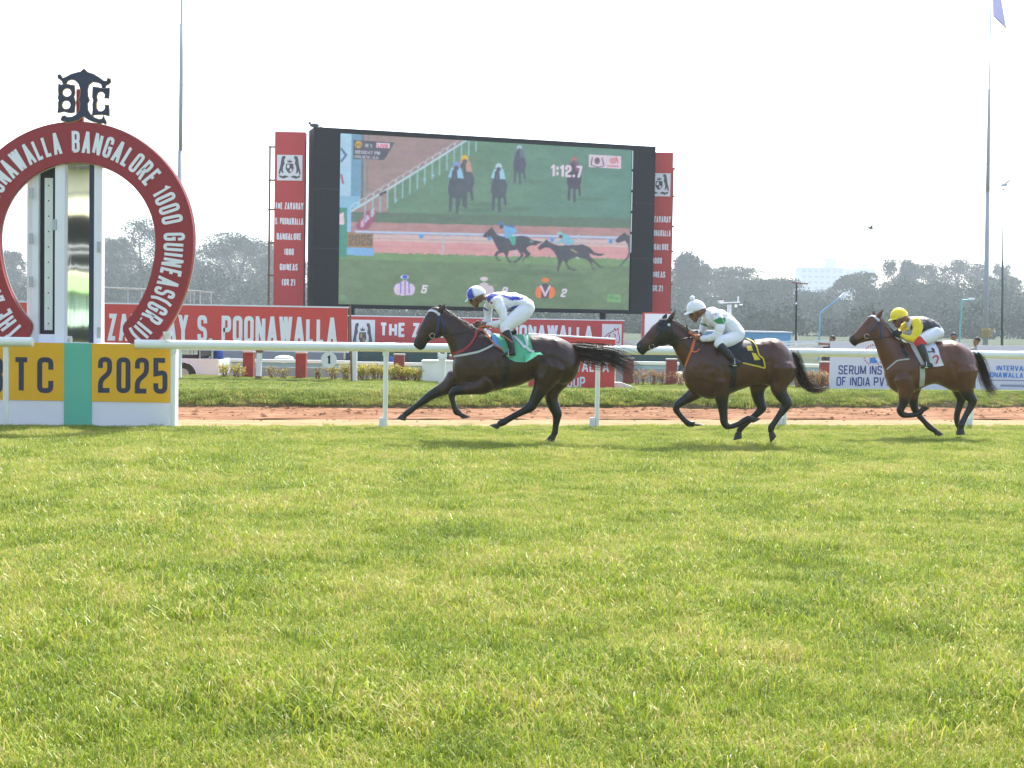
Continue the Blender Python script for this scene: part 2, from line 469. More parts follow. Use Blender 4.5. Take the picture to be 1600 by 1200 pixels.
NEARP = [blade_patch('grass_tuft', 170, .17, .02, .058, .0022, .0045, M['grass'], i, droop=1.5) for i in range(8)] + \
        [blade_patch('grass_tuft', 70, .13, .045, .105, .003, .0056, M['grass'], 50 + i, droop=1.5) for i in range(4)] + \
        [blade_patch('grass_tuft', 120, .17, .012, .035, .0026, .0044, M['grass'], 80 + i, droop=2.2) for i in range(3)]
def scatter_area(n, y0, y1, xw, yf=None):
    y = np.sqrt(RNG.uniform(y0 ** 2, y1 ** 2, n)); x = RNG.uniform(-1, 1, n) * (xw * y + 3.2)
    return x, y
cell = .098
gxx, gyy = np.meshgrid(np.arange(-14.5, 14.5, cell), np.arange(3.4, 26.5, cell))
x = (gxx + RNG.uniform(-.5, .5, gxx.shape) * cell).ravel(); y = (gyy + RNG.uniform(-.5, .5, gxx.shape) * cell).ravel()
k = np.abs(x) < .42 * y + 3.2; x, y = x[k], y[k]
ed = np.array([edge_y(a) for a in x]); k = y < ed - .02 + RNG.normal(0, .05, len(x)); x, y = x[k], y[k]
z = np.array([turf_z(a, b) if b < 19.75 else 0.0 for a, b in zip(x, y)])
tall = np.array([noise.noise(Vector((a * .9, b * .9, 5))) + .6 * noise.noise(Vector((a * 2.6, b * 2.6, 9))) for a, b in zip(x, y)])
near = np.clip((y - 16) / 5, 0, 1)
sc_ = (1 - .38 * near) * np.clip(1.02 + .5 * tall + RNG.normal(0, .14, len(x)), .62, 1.9)
scatter('turf_grass', np.stack([x, y, z], 1), RNG.uniform(0, 6.283, len(x)), sc_, NEARP, 'bright green racecourse turf of short uneven grass in the foreground', 1)
FARP = [blade_patch('bank_tuft', 110, .2, .03, .085, .004, .008, M['grass_far'], 100 + i, droop=1.4) for i in range(6)]
n = 14000; x = RNG.uniform(-19, 21, n); by = np.array([bank_y(a) for a in x])
t = RNG.random(n) ** .8; y = by + .12 + t * (34.6 - by)
def bz(a, b, yb): 
    tt = (b - yb) / .8
    return bank_z(a, b, tt) if tt < 1 else shelf_z(a, b, (b - yb - .8) / 6)
z = np.array([bz(a, b, c) for a, b, c in zip(x, y, by)])
NB = len(x)
x2 = RNG.uniform(-19, 21, 3800); b2 = np.array([bank_y(a) for a in x2]); k = np.array([noise.noise(Vector((a * .8, 0, 2))) for a in x2])
y2 = b2 + RNG.uniform(.08, .9, len(x2)) - .08 * k; z2 = np.array([bz(a, b, c) for a, b, c in zip(x2, y2, b2)])
x, y, z = np.r_[x, x2], np.r_[y, y2], np.r_[z, z2]
scatter('bank_grass', np.stack([x, y, z], 1), RNG.uniform(0, 6.283, len(x)), np.clip(RNG.normal(.85, .22, len(x)), .35, 1.5) * (1 - .62 * np.clip((y - 29.0) / 3.5, 0, 1)), FARP, 'grass growing over the low bank beyond the dirt track', 2)
# ---------------------------------------------------------------- block lettering drawn as strokes
def _f(pts, r, closed=False):
    """fillet the vertices that carry a third value"""
    out = []; n = len(pts)
    for i, p in enumerate(pts):
        if len(p) > 2 and (closed or 0 < i < n - 1):
            a = Vector(pts[(i - 1) % n][:2]); b = Vector(p[:2]); c = Vector(pts[(i + 1) % n][:2])
            ra = min(r, (a - b).length * .5); rc = min(r, (c - b).length * .5)
            s = b + (a - b).normalized() * ra; e = b + (c - b).normalized() * rc
            for k in range(5):
                t = k / 4; q = s * (1 - t) ** 2 + b * 2 * t * (1 - t) + e * t * t; out.append((q.x, q.y))
        else: out.append(tuple(p[:2]))
    d = [out[0]]
    for q in out[1:]:
        if math.hypot(q[0] - d[-1][0], q[1] - d[-1][1]) > 1e-3: d.append(q)
    if closed and math.hypot(d[0][0] - d[-1][0], d[0][1] - d[-1][1]) < 1e-3: d.pop()
    return d
GLY = {
 'O': (1, [([(0,0,1),(0,1,1),(1,1,1),(1,0,1)], 1)]),
 'C': (1, [([(1,.68),(1,1,1),(0,1,1),(0,0,1),(1,0,1),(1,.32)], 0)]),
 'G': (1, [([(1,.70),(1,1,1),(0,1,1),(0,0,1),(1,0,1),(1,.48),(.5,.48)], 0)]),
 'S': (1, [([(1,.74),(1,1,1),(0,1,1),(0,.55,1),(1,.45,1),(1,0,1),(0,0,1),(0,.26)], 0)]),
 '2': (1, [([(0,.72),(0,1,1),(1,1,1),(1,.58,1),(0,.32,1),(0,0),(1,0)], 0)]),
 '5': (1, [([(1,1),(0,1),(0,.56),(1,.62,1),(1,0,1),(0,0,1),(0,.26)], 0)]),
 'B': (1, [([(0,0),(0,1),(1,1,1),(1,.53,1),(0,.52)], 0), ([(0,.52),(1,.52,1),(1,0,1),(0,0)], 0)]),
 'D': (1, [([(0,0),(0,1),(1,1,1),(1,0,1)], 1)]),
 'E': (.88, [([(1,1),(0,1),(0,0),(1,0)], 0), ([(0,.52),(.85,.52)], 0)]),
 'F': (.88, [([(1,1),(0,1),(0,0)], 0), ([(0,.52),(.85,.52)], 0)]),
 'H': (1, [([(0,0),(0,1)], 0), ([(1,0),(1,1)], 0), ([(0,.5),(1,.5)], 0)]),
 'I': (.0, [([(.5,0),(.5,1)], 0)]),
 'L': (.85, [([(0,1),(0,0),(1,0)], 0)]),
 'T': (1, [([(0,1),(1,1)], 0), ([(.5,1),(.5,0)], 0)]),
 'U': (1, [([(0,1),(0,0,1),(1,0,1),(1,1)], 0)]),
 'R': (1, [([(0,0),(0,1),(1,1,1),(1,.48,1),(0,.48)], 0), ('q',.55,.5,1,0)]),
 'P': (1, [([(0,0),(0,1),(1,1,1),(1,.46,1),(0,.46)], 0)]),
 'A': (1.12, [('q',0,0,.5,1), ('q',1,0,.5,1), ([(.16,.25),(.84,.25)], 0)]),
 'N': (1.05, [([(0,0),(0,1)], 0), ([(1,0),(1,1)], 0), ('q',0,1,1,0)]),
 'M': (1.4, [([(0,0),(0,1)], 0), ([(1,0),(1,1)], 0), ('q',0,1,.5,.1), ('q',1,1,.5,.1)]),
 'W': (1.6, [('q',0,1,.25,0), ('q',.5,1,.25,0), ('q',.5,1,.75,0), ('q',1,1,.75,0)]),
 'V': (1.1, [('q',0,1,.5,0), ('q',1,1,.5,0)]),
 'K': (1, [([(0,0),(0,1)], 0), ([(1,1),(0,.42)], 0), ([(.3,.58),(1,0)], 0)]),
 'Y': (1.1, [('q',0,1,.5,.42), ('q',1,1,.5,.42), ('q',.5,.5,.5,0)]),
 'Z': (1, [([(0,1),(1,1)], 0), ([(0,0),(1,0)], 0), ('q',0,0,1,1)]),
 '1': (.45, [([(0,.8),(1,1),(1,0)], 0)]),
 '3': (1, [([(0,.74),(0,1,1),(1,1,1),(1,.52,1),(.4,.52)], 0), ([(.4,.52),(1,.52,1),(1,0,1),(0,0,1),(0,.26)], 0)]),
 '4': (1, [([(.75,0),(.75,1),(0,.28),(1,.28)], 0)]),
 '6': (1, [([(1,.74),(1,1,1),(0,1,1),(0,0,1),(1,0,1),(1,.55,1),(0,.55)], 0)]),
 '7': (1, [([(0,1),(1,1),(.35,0)], 0)]),
 '8': (1, [([(0,.52,1),(0,1,1),(1,1,1),(1,.52,1)], 1), ([(0,.52,1),(0,0,1),(1,0,1),(1,.52,1)], 1)]),
 '(': (.4, [([(1,1.1),(0,.8,1),(0,.2,1),(1,-.1)], 0)]),
 ')': (.4, [([(0,1.1),(1,.8,1),(1,.2,1),(0,-.1)], 0)]),
 '.': (.0, [([(.5,0),(.5,.07)], 0)]),
 ':': (.0, [([(.5,.12),(.5,.26)], 0), ([(.5,.68),(.5,.82)], 0)]),
}
GLY['0'] = GLY['O']
def glyph(ch, w, t, r):
    """outline strokes of one character of height 1 as [(points, closed)], and its width"""
    k, strokes = GLY[ch]
    W = max(t, t + (w - t) * k)
    out = []
    for st in strokes:
        if st[0] == 'q':
            x0, x1 = t / 2 + st[1] * (W - t), t / 2 + st[3] * (W - t); tw = t / 2 * 1.04
            out.append(([(x0 - tw, st[2]), (x0 + tw, st[2]), (x1 + tw, st[4]), (x1 - tw, st[4])], 'q')); continue
        pts, closed = st
        q = [((t / 2 + p[0] * (W - t)), (t / 2 + p[1] * (1 - t))) + ((1,) if len(p) > 2 else ()) for p in pts]
        out.append((_f(q, r, closed), closed))
    return out, W
def stroke_quads(pts, closed, t, W=None):
    if closed == 'q':
        q = [Vector(p) for p in pts]; return [q if q[2].y > q[0].y else q[::-1]]
    n = len(pts); L = []; R_ = []
    for i in range(n):
        p = Vector(pts[i])
        a = Vector(pts[i - 1]) if (i > 0 or closed) else None
        b = Vector(pts[(i + 1) % n]) if (i < n - 1 or closed) else None
        d1 = (p - a).normalized() if a is not None else (b - p).normalized()
        d2 = (b - p).normalized() if b is not None else d1
        n1 = Vector((-d1.y, d1.x)); n2 = Vector((-d2.y, d2.x)); m = n1 + n2
        m = n1 if m.length < 1e-4 else m.normalized()
        k = 1.0 / max(.42, m.dot(n1))
        L.append(p + m * (t / 2 * k)); R_.append(p - m * (t / 2 * k))
    q = []
    for i in range(n if closed else n - 1):
        j = (i + 1) % n; q.append([L[i], L[j], R_[j], R_[i]])
    if W is not None: q = [[Vector((min(W, max(0, p.x)), min(1, max(0, p.y)))) for p in a] for a in q]
    return q
def text_width(s, w, t, gap, space=.35, r=.1):
    x = 0
    for ch in s: x += space if ch == ' ' else glyph(ch, w, t, .1)[1] + gap
    return x - gap
def add_text(mb, s, fn, h, w=.5, t=.17, gap=.09, r=.14, space=.35, depth=.012, xscale=1.0, mi=0, align='l', slant=0):
    """fn(u, v, d): metres along the line, up, and towards the back (d<0 is towards the viewer)"""
    x = 0
    if align == 'c': x = -text_width(s, w, t, gap, space) / 2
    for ch in s:
        if ch == ' ': x += space; continue
        st, W = glyph(ch, w, t, r)
        for k, (pts, closed) in enumerate(st):
            for q in stroke_quads(pts, closed, t, None if ch in '()' else W):
                q = [((x + p.x + slant * p.y) * h * xscale, p.y * h) for p in q]
                mb.prism(q, lambda u, v, d, k=k: fn(u, v, d - k * .0015), depth, mi)
        x += W + gap
    return x * h * xscale

def add_letters(par, m, s, fn, h, w=.5, t=.17, gap=.09, r=.14, space=.35, depth=.012, xscale=1.0, align='l', slant=0):
    """like add_text, but every character becomes a part of its own"""
    x = -text_width(s, w, t, gap, space) / 2 if align == 'c' else 0
    for ch in s:
        if ch == ' ': x += space; continue
        mb = MB(); x0 = x
        add_text(mb, ch, lambda u, v, d: fn(u + x0 * h * xscale, v, d), h, w, t, gap, r, space, depth, xscale, 0, 'l', slant)
        mb.build('letter', m, par); x += glyph(ch, w, t, r)[1] + gap
# ---------------------------------------------------------------- running rail
RAIL_H = 1.30
RA = P(210, 532, 20.55); RB = P(1600, 554, 24.3)
RA.z = RAIL_H - .07; RB.z = RAIL_H - .07
def rail_pt(x, z=None):
    t = (x - RA.x) / (RB.x - RA.x); y = RA.y + (RB.y - RA.y) * t
    return Vector((x, y, RAIL_H - .07 if z is None else z))
rail = thing('running_rail', (RA.x, RA.y, 0), 'long white plastic running rail along the far edge of the turf behind the horses', 'rail')
def rail_x(px):
    # x on the rail line seen at pixel column px
    d = ray(px, 540); s = d.x / d.y
    k = (RB.y - RA.y) / (RB.x - RA.x)
    return s * (RA.y - k * RA.x) / (1 - s * k)
ends = [210, 434, 612, 803, 980, 1160, 1268, 1420, 1600, 1760, 1930, 2100, 2270]
xsr = [rail_x(p) for p in ends]
for a, b in zip(xsr[:-1], xsr[1:]):
    mb = MB(); mb.tube([rail_pt(a), rail_pt(b - .012)], .068, 20)
    mb.tube([rail_pt(b - .10), rail_pt(b + .05)], .0725, 20)
    finish(mb.build('rail_tube', M['rail_plastic'], rail))
for px in (270, 603, 935, 1229, 1521, 1810, 2090):
    x = rail_x(px); p = rail_pt(x)
    mb = MB(); mb.tube([(p.x, p.y + .03, -.05), (p.x, p.y + .03, RAIL_H - .14)], .038, 16)
    mb.tube([(p.x, p.y + .03, RAIL_H - .19), (p.x, p.y + .01, RAIL_H - .12)], .05, 16)
    finish(mb.build('rail_post', M['rail_plastic'], rail))
for px in (598, 928, 1222, 1516, 1805, 2085):
    x = rail_x(px); p = rail_pt(x)
    mb = MB(); mb.tube([(p.x, p.y + .02, -.02), (p.x, p.y + .02, .15)], .045, 14)
    finish(mb.build('post_socket', M['white_board'], rail))
# separate short length at the left edge
railL = thing('running_rail', P(-120, 530, 20.3) * 1, 'short white rail length ending in front of the red horseshoe sign at the left edge', 'rail')
railL.location.z = 0
a = P(-260, 531, 20.2); b = P(51, 531, 20.3); a.z = b.z = RAIL_H - .06
mb = MB(); mb.tube([a, b], .068, 20); finish(mb.build('rail_tube', M['rail_plastic'], railL))
p = P(8, 600, 20.3)
mb = MB(); mb.tube([(p.x, p.y + .03, -.05), (p.x, p.y + .03, RAIL_H - .13)], .04, 16); finish(mb.build('rail_post', M['rail_plastic'], railL))
# small white cup on top of the rail
c = P(262, 524, 20.6); mb = MB(); zt = RAIL_H
mb.tube([(c.x, c.y, zt), (c.x, c.y, zt + .07), (c.x, c.y, zt + .075), (c.x, c.y, zt + .12)], [.045, .05, .066, .068], 16)
tag(finish(mb.build('cup', M['white_paint'], origin=(c.x, c.y, zt))), 'small white cup standing on the left end of the running rail', 'cup')
# round distance marker hanging below the rail
x = rail_x(514); p = rail_pt(x, RAIL_H - .27)
mk = thing('distance_marker', p, 'round white disc marked with a black 1 hanging under the running rail', 'sign')
mb = MB(); mb.tube([p + Vector((0, -.02, 0)), p + Vector((0, .01, 0))], .118, 32); finish(mb.build('disc', M['white_board'], mk))
mb = MB(); add_text(mb, '1', lambda u, v, d: p + Vector((u, -.022 + d, v - .075)), .15, w=.5, t=.24, align='c', depth=.002)
mb.build('numeral', M['navy'], mk)
mb = MB(); mb.tube([p + Vector((0, -.005, .1)), p + Vector((0, -.005, .2))], .006, 6); mb.build('hook', M['steel'], mk)

# ---------------------------------------------------------------- winning post
DP = 20.95; s = PPM(DP)
c = P(118, 600, DP); wp = thing('winning_post', (c.x, DP, 0), 'winning post with red horseshoe sign and mirror column on yellow and white base', 'winning post')
CXW, CZ = P(118, 372, DP).x, P(118, 372, DP).z
lx = P(-120, 600, DP).x; rx = P(268, 600, DP).x
zt = 1.225; zm = P(200, 628, DP).z
M['base_white'] = mat('base_white_paint', (.78, .78, .83), .5, .04, 2, stain=(.5, .5, .5), stain_amt=.2)
def panel(name, x0, x1, z0, z1, y, th, m, par, bev=.0):
    mb = MB(); mb.box(((x0 + x1) / 2, y + th / 2, (z0 + z1) / 2), (x1 - x0, th, z1 - z0), bevel=bev); return mb.build(name, m, par)
gx0, gx1 = P(100, 600, DP).x, P(143, 600, DP).x
panel('base_box', lx, rx, -.05, zt, DP + .02, .42, M['base_white'], wp, .01)
panel('yellow_panel', lx, gx0 - .002, zm, zt - .005, DP + .004, .014, M['yellow'], wp)
panel('yellow_panel', gx1 + .002, rx, zm, zt - .005, DP + .004, .014, M['yellow'], wp)
panel('green_stripe', gx0, gx1, -.05, zt - .003, DP, .018, M['green'], wp)
zl = P(100, 613, DP).z; hl = P(205, 558, DP).z - P(205, 614, DP).z
def bf(x0, z0, y=DP): return lambda u, v, d: Vector((x0 + u, y + d, z0 + v))
add_letters(wp, M['navy'], '2025', bf(P(153, 600, DP).x, P(205, 614.5, DP).z, DP + .001), hl, w=.39, t=.135, gap=.125, r=.12, depth=.002)
add_letters(wp, M['navy'], 'C', bf(P(58, 600, DP).x, P(60, 614, DP).z, DP + .001), hl, w=.45, t=.14, r=.12, depth=.002)
add_letters(wp, M['navy'], 'T', bf(P(20, 600, DP).x, P(30, 614, DP).z, DP + .001), hl, w=.47, t=.14, r=.12, depth=.002)
add_letters(wp, M['navy'], 'B', bf(P(-22, 600, DP).x, P(-10, 614, DP).z, DP + .001), hl, w=.47, t=.14, r=.12, depth=.002)
# horseshoe sign
YR = DP + .08
def shoe(t, off=0.0):
    """t in degrees from the top, positive to the right; off = metres outwards"""
    a = rad(abs(t)); sg = 1 if t >= 0 else -1
    ax = 152 / s; bz_ = (150 if a <= math.pi / 2 else 193) / s
    x = ax * math.sin(a); z = bz_ * math.cos(a)
    nx, nz_ = math.sin(a) / ax, math.cos(a) / bz_; l = math.hypot(nx, nz_)
    return Vector((CXW + sg * (x + off * nx / l), YR, CZ + z + off * nz_ / l)), Vector((sg * nx / l, 0, nz_ / l))
TE = 141.0
ts = [-TE + 2 * TE * i / 140 for i in range(141)]
hw = [29.5 / s + (2.0 / s) * math.cos(rad(t) / 1.2) for t in ts]
def shoe_loop(dy, grow=0.0):
    out = [shoe(t, h + grow)[0] + Vector((0, dy, 0)) for t, h in zip(ts, hw)]
    def cap(t, sg):
        c0, n0 = shoe(t, 0); tg = Vector((n0.z, 0, -n0.x)) * sg
        h = hw[0] + grow; r_ = []
        for k in range(1, 9):
            an = math.pi * k / 9; r_.append(c0 + n0 * (h * math.cos(an)) + tg * (h * .62 * math.sin(an)) + Vector((0, dy, 0)))
        return r_
    out += cap(TE, 1)
    out += [shoe(t, -h - grow)[0] + Vector((0, dy, 0)) for t, h in zip(reversed(ts), reversed(hw))]
    out += list(reversed(cap(-TE, -1)))
    return out
def slab_from_loops(front, back):
    mb = MB(); n = len(front); m_ = 141; kc = 8
    mb.v = [tuple(p) for p in front] + [tuple(p) for p in back]
    def fc(off, flip):
        fs = []
        for i in range(m_ - 1):
            a, b = i, i + 1; c_, d_ = m_ + kc + (m_ - 1 - i) - 1, m_ + kc + (m_ - 1 - i)
            fs.append((a, b, c_, d_))
        capR = [m_ - 1] + [m_ + k for k in range(kc)] + [m_ + kc]; fs.append(tuple(capR))
        capL = [m_ + kc + m_ - 1] + [2 * m_ + kc + k for k in range(kc)] + [0]; fs.append(tuple(capL))
        return [tuple(off + i for i in (f if not flip else f[::-1])) for f in fs]
    mb.f = fc(0, False) + fc(n, True) + [(i, (i + 1) % n, (i + 1) % n + n, i + n) for i in range(n)]
    mb.m = [0] * len(mb.f); return mb
finish(slab_from_loops(shoe_loop(0), shoe_loop(.09)).build('horseshoe_sign', M['ring_red'], wp), 30)
M['edge_cream'] = mat('sign_edge_cream', (.55, .5, .42), .5, .1)
finish(slab_from_loops(shoe_loop(.094, .012), shoe_loop(.11, .012)).build('sign_edge', M['edge_cream'], wp), 30)
# lettering round the horseshoe
H = 33.5 / s
def arc_table():
    t0 = 0; pts = [shoe(t * .5, -H * .5)[0] for t in range(0, int(TE * 2) + 20)]; L = [0]
    for a, b in zip(pts[:-1], pts[1:]): L.append(L[-1] + (b - a).length)
    return L
ARC = arc_table()
def arc_t(L):
    sg = 1 if L >= 0 else -1; L = abs(L)
    for i in range(len(ARC) - 1):
        if ARC[i + 1] >= L: return sg * .5 * (i + (L - ARC[i]) / (ARC[i + 1] - ARC[i]))
    return sg * .5 * len(ARC)
def ring_text(txt, L0, L1, w=.40, t=.15):
    ws = [(.30 if ch == ' ' else glyph(ch, w, t, .13)[1] + .09) for ch in txt]
    k = (L1 - L0) / ((sum(ws) - .09) * H); x = L0
    for ch, wd in zip(txt, ws):
        if ch != ' ':
            tc = arc_t(x + (wd - .09) * H * k / 2); c0, n0 = shoe(tc, -H * .5)
            tg = Vector((n0.z, 0, -n0.x)); st, W = glyph(ch, w, t, .13); mb = MB()
            for j, (pts, closed) in enumerate(st):
                for q in stroke_quads(pts, closed, t, None if ch in '()' else W):
                    mb.prism([((p.x - W / 2) * H * min(1.15, k), p.y * H) for p in q],
                             lambda u, v, d, j=j: c0 + tg * u + n0 * v + Vector((0, -.012 + d - j * .0015, 0)), .013)
            mb.build('letter', M['print_white'], wp)
        x += wd * H * k
Lend = ARC[int(TE * 2)]
ring_text('BANGALORE 1000 GUINEAS(GR.II)', -.08, Lend + .05)
ring_text('THE ZAVARAY S. POONAWALLA', -Lend - .02, -.22)
# mirror column
def colx(px): return P(px, 400, DP).x
ztop = P(120, 235, DP).z
for x0, x1, dy, mm, nm in ((31, 42, .30, M['white_board'], 'column_post'), (42, 52, .22, M['base_white'], 'column_post'), (80, 95.5, .16, M['base_white'], 'column_post'), (141.5, 154, .16, M['base_white'], 'column_post')):
    panel(nm, colx(x0), colx(x1), zt, ztop, DP + dy, .16, mm, wp, .008)
panel('dark_panel', colx(52.4), colx(79.6), zt + .12, ztop, DP + .30, .03, M['dark_frame'], wp)
panel('sill', colx(52.4), colx(79.6), zt, zt + .118, DP + .2, .14, M['base_white'], wp, .006)
panel('drilled_strip', colx(59.5), colx(72.5), zt + .18, P(66, 275, DP).z, DP + .285, .012, M['white_paint'], wp)
mb = MB()
for i in range(11):
    cz = P(66, 287 + i * 24.3, DP).z; mb.tube([(colx(66), DP + .281, cz), (colx(66), DP + .2845, cz)], .011, 8)
mb.build('bolt_holes', M['dark'], wp)
M['mirror'] = bpy.data.materials.new('mirror_glass'); M['mirror'].use_nodes = True
bb = M['mirror'].node_tree.nodes['Principled BSDF']
bb.inputs['Base Color'].default_value = (.80, .84, .82, 1); bb.inputs['Metallic'].default_value = 1; bb.inputs['Roughness'].default_value = .03
tn = M['mirror'].node_tree.nodes.new('ShaderNodeTexNoise'); tn.inputs['Scale'].default_value = 1.6
tb = M['mirror'].node_tree.nodes.new('ShaderNodeBump'); tb.inputs['Strength'].default_value = .05; tb.inputs['Distance'].default_value = .03
M['mirror'].node_tree.links.new(tn.outputs['Fac'], tb.inputs['Height']); M['mirror'].node_tree.links.new(tb.outputs[0], bb.inputs['Normal'])
panel('mirror', colx(96), colx(132.5), zt, ztop, DP + .24, .02, M['mirror'], wp)
panel('mirror_frame', colx(132.8), colx(141.2), zt, ztop, DP + .2, .06, M['navy'], wp)
for px, zz in ((43, 300), (43, 372), (43, 440), (80, 350), (150, 385), (150, 520)):
    q = P(px, zz, DP); panel('hinge', q.x - .03, q.x + .03, q.z - .08, q.z + .08, DP + .14, .025, M['steel'], wp, .004)
panel('back_brace', colx(60), colx(150), ztop - .25, ztop - .1, DP + .36, .06, M['steel'], wp)
# club monogram on a red stalk
sx = P(120, 150, DP).x
mb = MB(); mb.box((sx, DP + .17, P(120, 170, DP).z), (.10, .08, .62)); mb.build('stalk', M['ring_red'], wp)
def px2(pts): return [((x - 120) / s, (150 - y) / s) for x, y in pts]
ez = P(123, 150, DP); 
def ef(y0): return lambda u, v, d: Vector((ez.x + u, y0 + d, ez.z + v))
def c4(x, y): return (x / 8.0, 100 + y / 8.0)     # traced at eight times size
T_sh = [c4(*p) for p in [(1005, 55), (1050, 100), (1120, 120), (1190, 160), (1245, 200), (1290, 205), (1300, 165), (1330, 175), (1335, 210), (1310, 235), (1275, 250), (1265, 290), (1235, 285), (1225, 240), (1180, 215), (1110, 210), (1060, 250), (1045, 320), (1050, 390), (1070, 438), (1045, 480), (1050, 560), (1080, 610), (1140, 660), (1200, 680), (1235, 670), (1250, 630), (1262, 670), (1282, 705), (1280, 735), (1245, 715), (1215, 720), (1195, 745), (1185, 715), (1120, 700), (1060, 675), (1000, 635), (940, 680), (870, 705), (825, 712), (800, 725), (785, 705), (740, 700), (722, 690), (735, 650), (765, 638), (800, 660), (860, 655), (920, 620), (955, 560), (965, 480), (945, 440), (962, 390), (968, 320), (945, 240), (900, 195), (850, 182), (800, 200), (775, 250), (745, 250), (740, 215), (715, 190), (685, 175), (680, 140), (705, 130), (722, 150), (735, 178), (780, 165), (850, 125), (920, 105), (965, 95)]]
B_out = [c4(*p) for p in [(690, 245), (720, 262), (760, 258), (800, 250), (845, 262), (885, 262), (885, 300), (890, 350), (875, 400), (885, 430), (895, 470), (888, 530), (885, 590), (845, 598), (800, 592), (760, 580), (720, 590), (680, 598), (692, 540), (690, 480), (700, 440), (685, 425), (695, 380), (690, 320)]]
C_out = [c4(*p) for p in [(1118, 275), (1160, 282), (1210, 290), (1260, 298), (1322, 285), (1318, 340), (1315, 415), (1290, 405), (1262, 412), (1275, 370), (1250, 335), (1215, 325), (1175, 345), (1160, 390), (1170, 440), (1155, 480), (1160, 540), (1190, 580), (1230, 582), (1265, 560), (1278, 520), (1262, 495), (1290, 505), (1315, 495), (1318, 560), (1322, 630), (1270, 615), (1210, 610), (1160, 615), (1112, 625), (1122, 560), (1118, 490), (1130, 442), (1115, 400), (1118, 340)]]
def tri_poly(mb, outline, holes, fn, depth, mi=0):
    """extruded flat shape with round holes"""
    bm = bmesh.new(); ed = []
    for lp in [outline] + holes:
        vs = [bm.verts.new((u, v, 0)) for u, v in lp]
        ed += [bm.edges.new((vs[i], vs[(i + 1) % len(vs)])) for i in range(len(vs))]
    r_ = bmesh.ops.triangle_fill(bm, use_beauty=True, use_dissolve=False, edges=ed)
    bm.verts.index_update(); vv = [(v.co.x, v.co.y) for v in bm.verts]
    fs = [[v.index for v in f.verts] for f in bm.faces]; n = len(vv)
    es = [(e.verts[0].index, e.verts[1].index) for e in ed if e.is_valid]
    bm.free()
    allv = [fn(u, v, 0) for u, v in vv] + [fn(u, v, depth) for u, v in vv]
    mb.add(allv, fs + [[i + n for i in f][::-1] for f in fs] + [(a, b, b + n, a + n) for a, b in es], mi)
def circ(x, y, rx_, ry_, n=16): return [(x + rx_ * math.cos(6.2832 * i / n), y + ry_ * math.sin(6.2832 * i / n)) for i in range(n)]
def grow(poly, g):
    n = len(poly); out = []
    A = sum(poly[i][0] * poly[(i + 1) % n][1] - poly[(i + 1) % n][0] * poly[i][1] for i in range(n)); sg = 1 if A > 0 else -1
    for i in range(n):
        p = Vector(poly[i]); a = Vector(poly[i - 1]); b = Vector(poly[(i + 1) % n])
        d1 = (p - a).normalized(); d2 = (b - p).normalized()
        m = Vector((d1.y, -d1.x)) + Vector((d2.y, -d2.x)); m = m.normalized() if m.length > 1e-4 else Vector((d1.y, -d1.x))
        out.append(tuple(p + m * g * sg))
    return out
holes = [circ(*c4(795, 350), 62 / 8, 58 / 8), circ(*c4(787, 503), 60 / 8, 60 / 8)]
for nm, g, y0, mm in (('monogram', 0, YR - .02, M['navy']), ('monogram_edge', 1.3, YR - .004, M['gold'])):
    mb = MB()
    for k, (o_, hh) in enumerate(((T_sh, []), (B_out, holes), (C_out, []))):
        o2 = grow(o_, g) if g else o_; h2 = [grow(h_, -g) if g else h_ for h_ in hh]
        tri_poly(mb, px2(o2), [px2(h_) for h_ in h2], ef(y0 - .002 * k), .016)
    mb.build(nm, mm, wp)
# ---------------------------------------------------------------- LED screen
DL, DR = 50.0, 53.9
FL, FR = P(489, 400, DL), P(1021, 400, DR)
zb, zt_ = P(489, 480.5, DL).z, P(489, 198, DL).z
ax = Vector((FR.x - FL.x, FR.y - FL.y, 0)); SW = ax.length; ax.normalize(); nin = Vector((-ax.y, ax.x, 0))   # nin points away from the camera
SH = zt_ - zb
O = Vector((FL.x, FL.y, zb))
def S(u, v, d=0.0): return O + ax * u + Vector((0, 0, v)) + nin * d
scr = thing('video_screen', (FL.x, FL.y, 0.2), 'large dark framed video screen showing horses racing on green turf', 'screen')
du0 = SW * (528 - 489) / 532 * .975; du1 = SW * (984 - 489) / 532 * 1.0; dv0, dv1 = .14, SH - .17
def sbox(mb, u0, u1, v0, v1, d0, d1):
    vs = [S(u, v, d) for u in (u0, u1) for d in (d0, d1) for v in (v0, v1)]
    mb.add(vs, [(0, 1, 3, 2), (4, 6, 7, 5), (0, 4, 5, 1), (2, 3, 7, 6), (0, 2, 6, 4), (1, 5, 7, 3)])
M['grey_seam'] = mat('panel_seam_grey', (.06, .065, .075), .6, .1)
M['screen_frame'] = mat('screen_frame', (.010, .012, .018), .7, .25, .6)
for nm, a in (('left_wing', (0, du0, 0, SH, 0, 1.2)), ('right_wing', (du1, SW, 0, SH, 0, 1.2)), ('top_bar', (du0, du1, dv1, SH, 0, 1.2)), ('bottom_bar', (du0, du1, 0, dv0, 0, 1.2)), ('back_box', (du0, du1, dv0, dv1, .10, 1.2))):
    mb = MB(); sbox(mb, *a); mb.build(nm, M['screen_frame'], scr)
for v in (SH * .33, SH * .66):
    for u0_, u1_ in ((.02, du0 - .02), (du1 + .02, SW - .02)):
        mb = MB(); sbox(mb, u0_, u1_, v, v + .010, -.004, .0); mb.build('panel_seam', M['grey_seam'], scr)
for k in range(5):
    mb = MB(); sbox(mb, du1 - .05, du1 - .012, dv0 + (dv1 - dv0) * (.36 + .13 * k), dv0 + (dv1 - dv0) * (.475 + .13 * k), -.006, .0); mb.build('edge_strip', M['white_board'], scr)
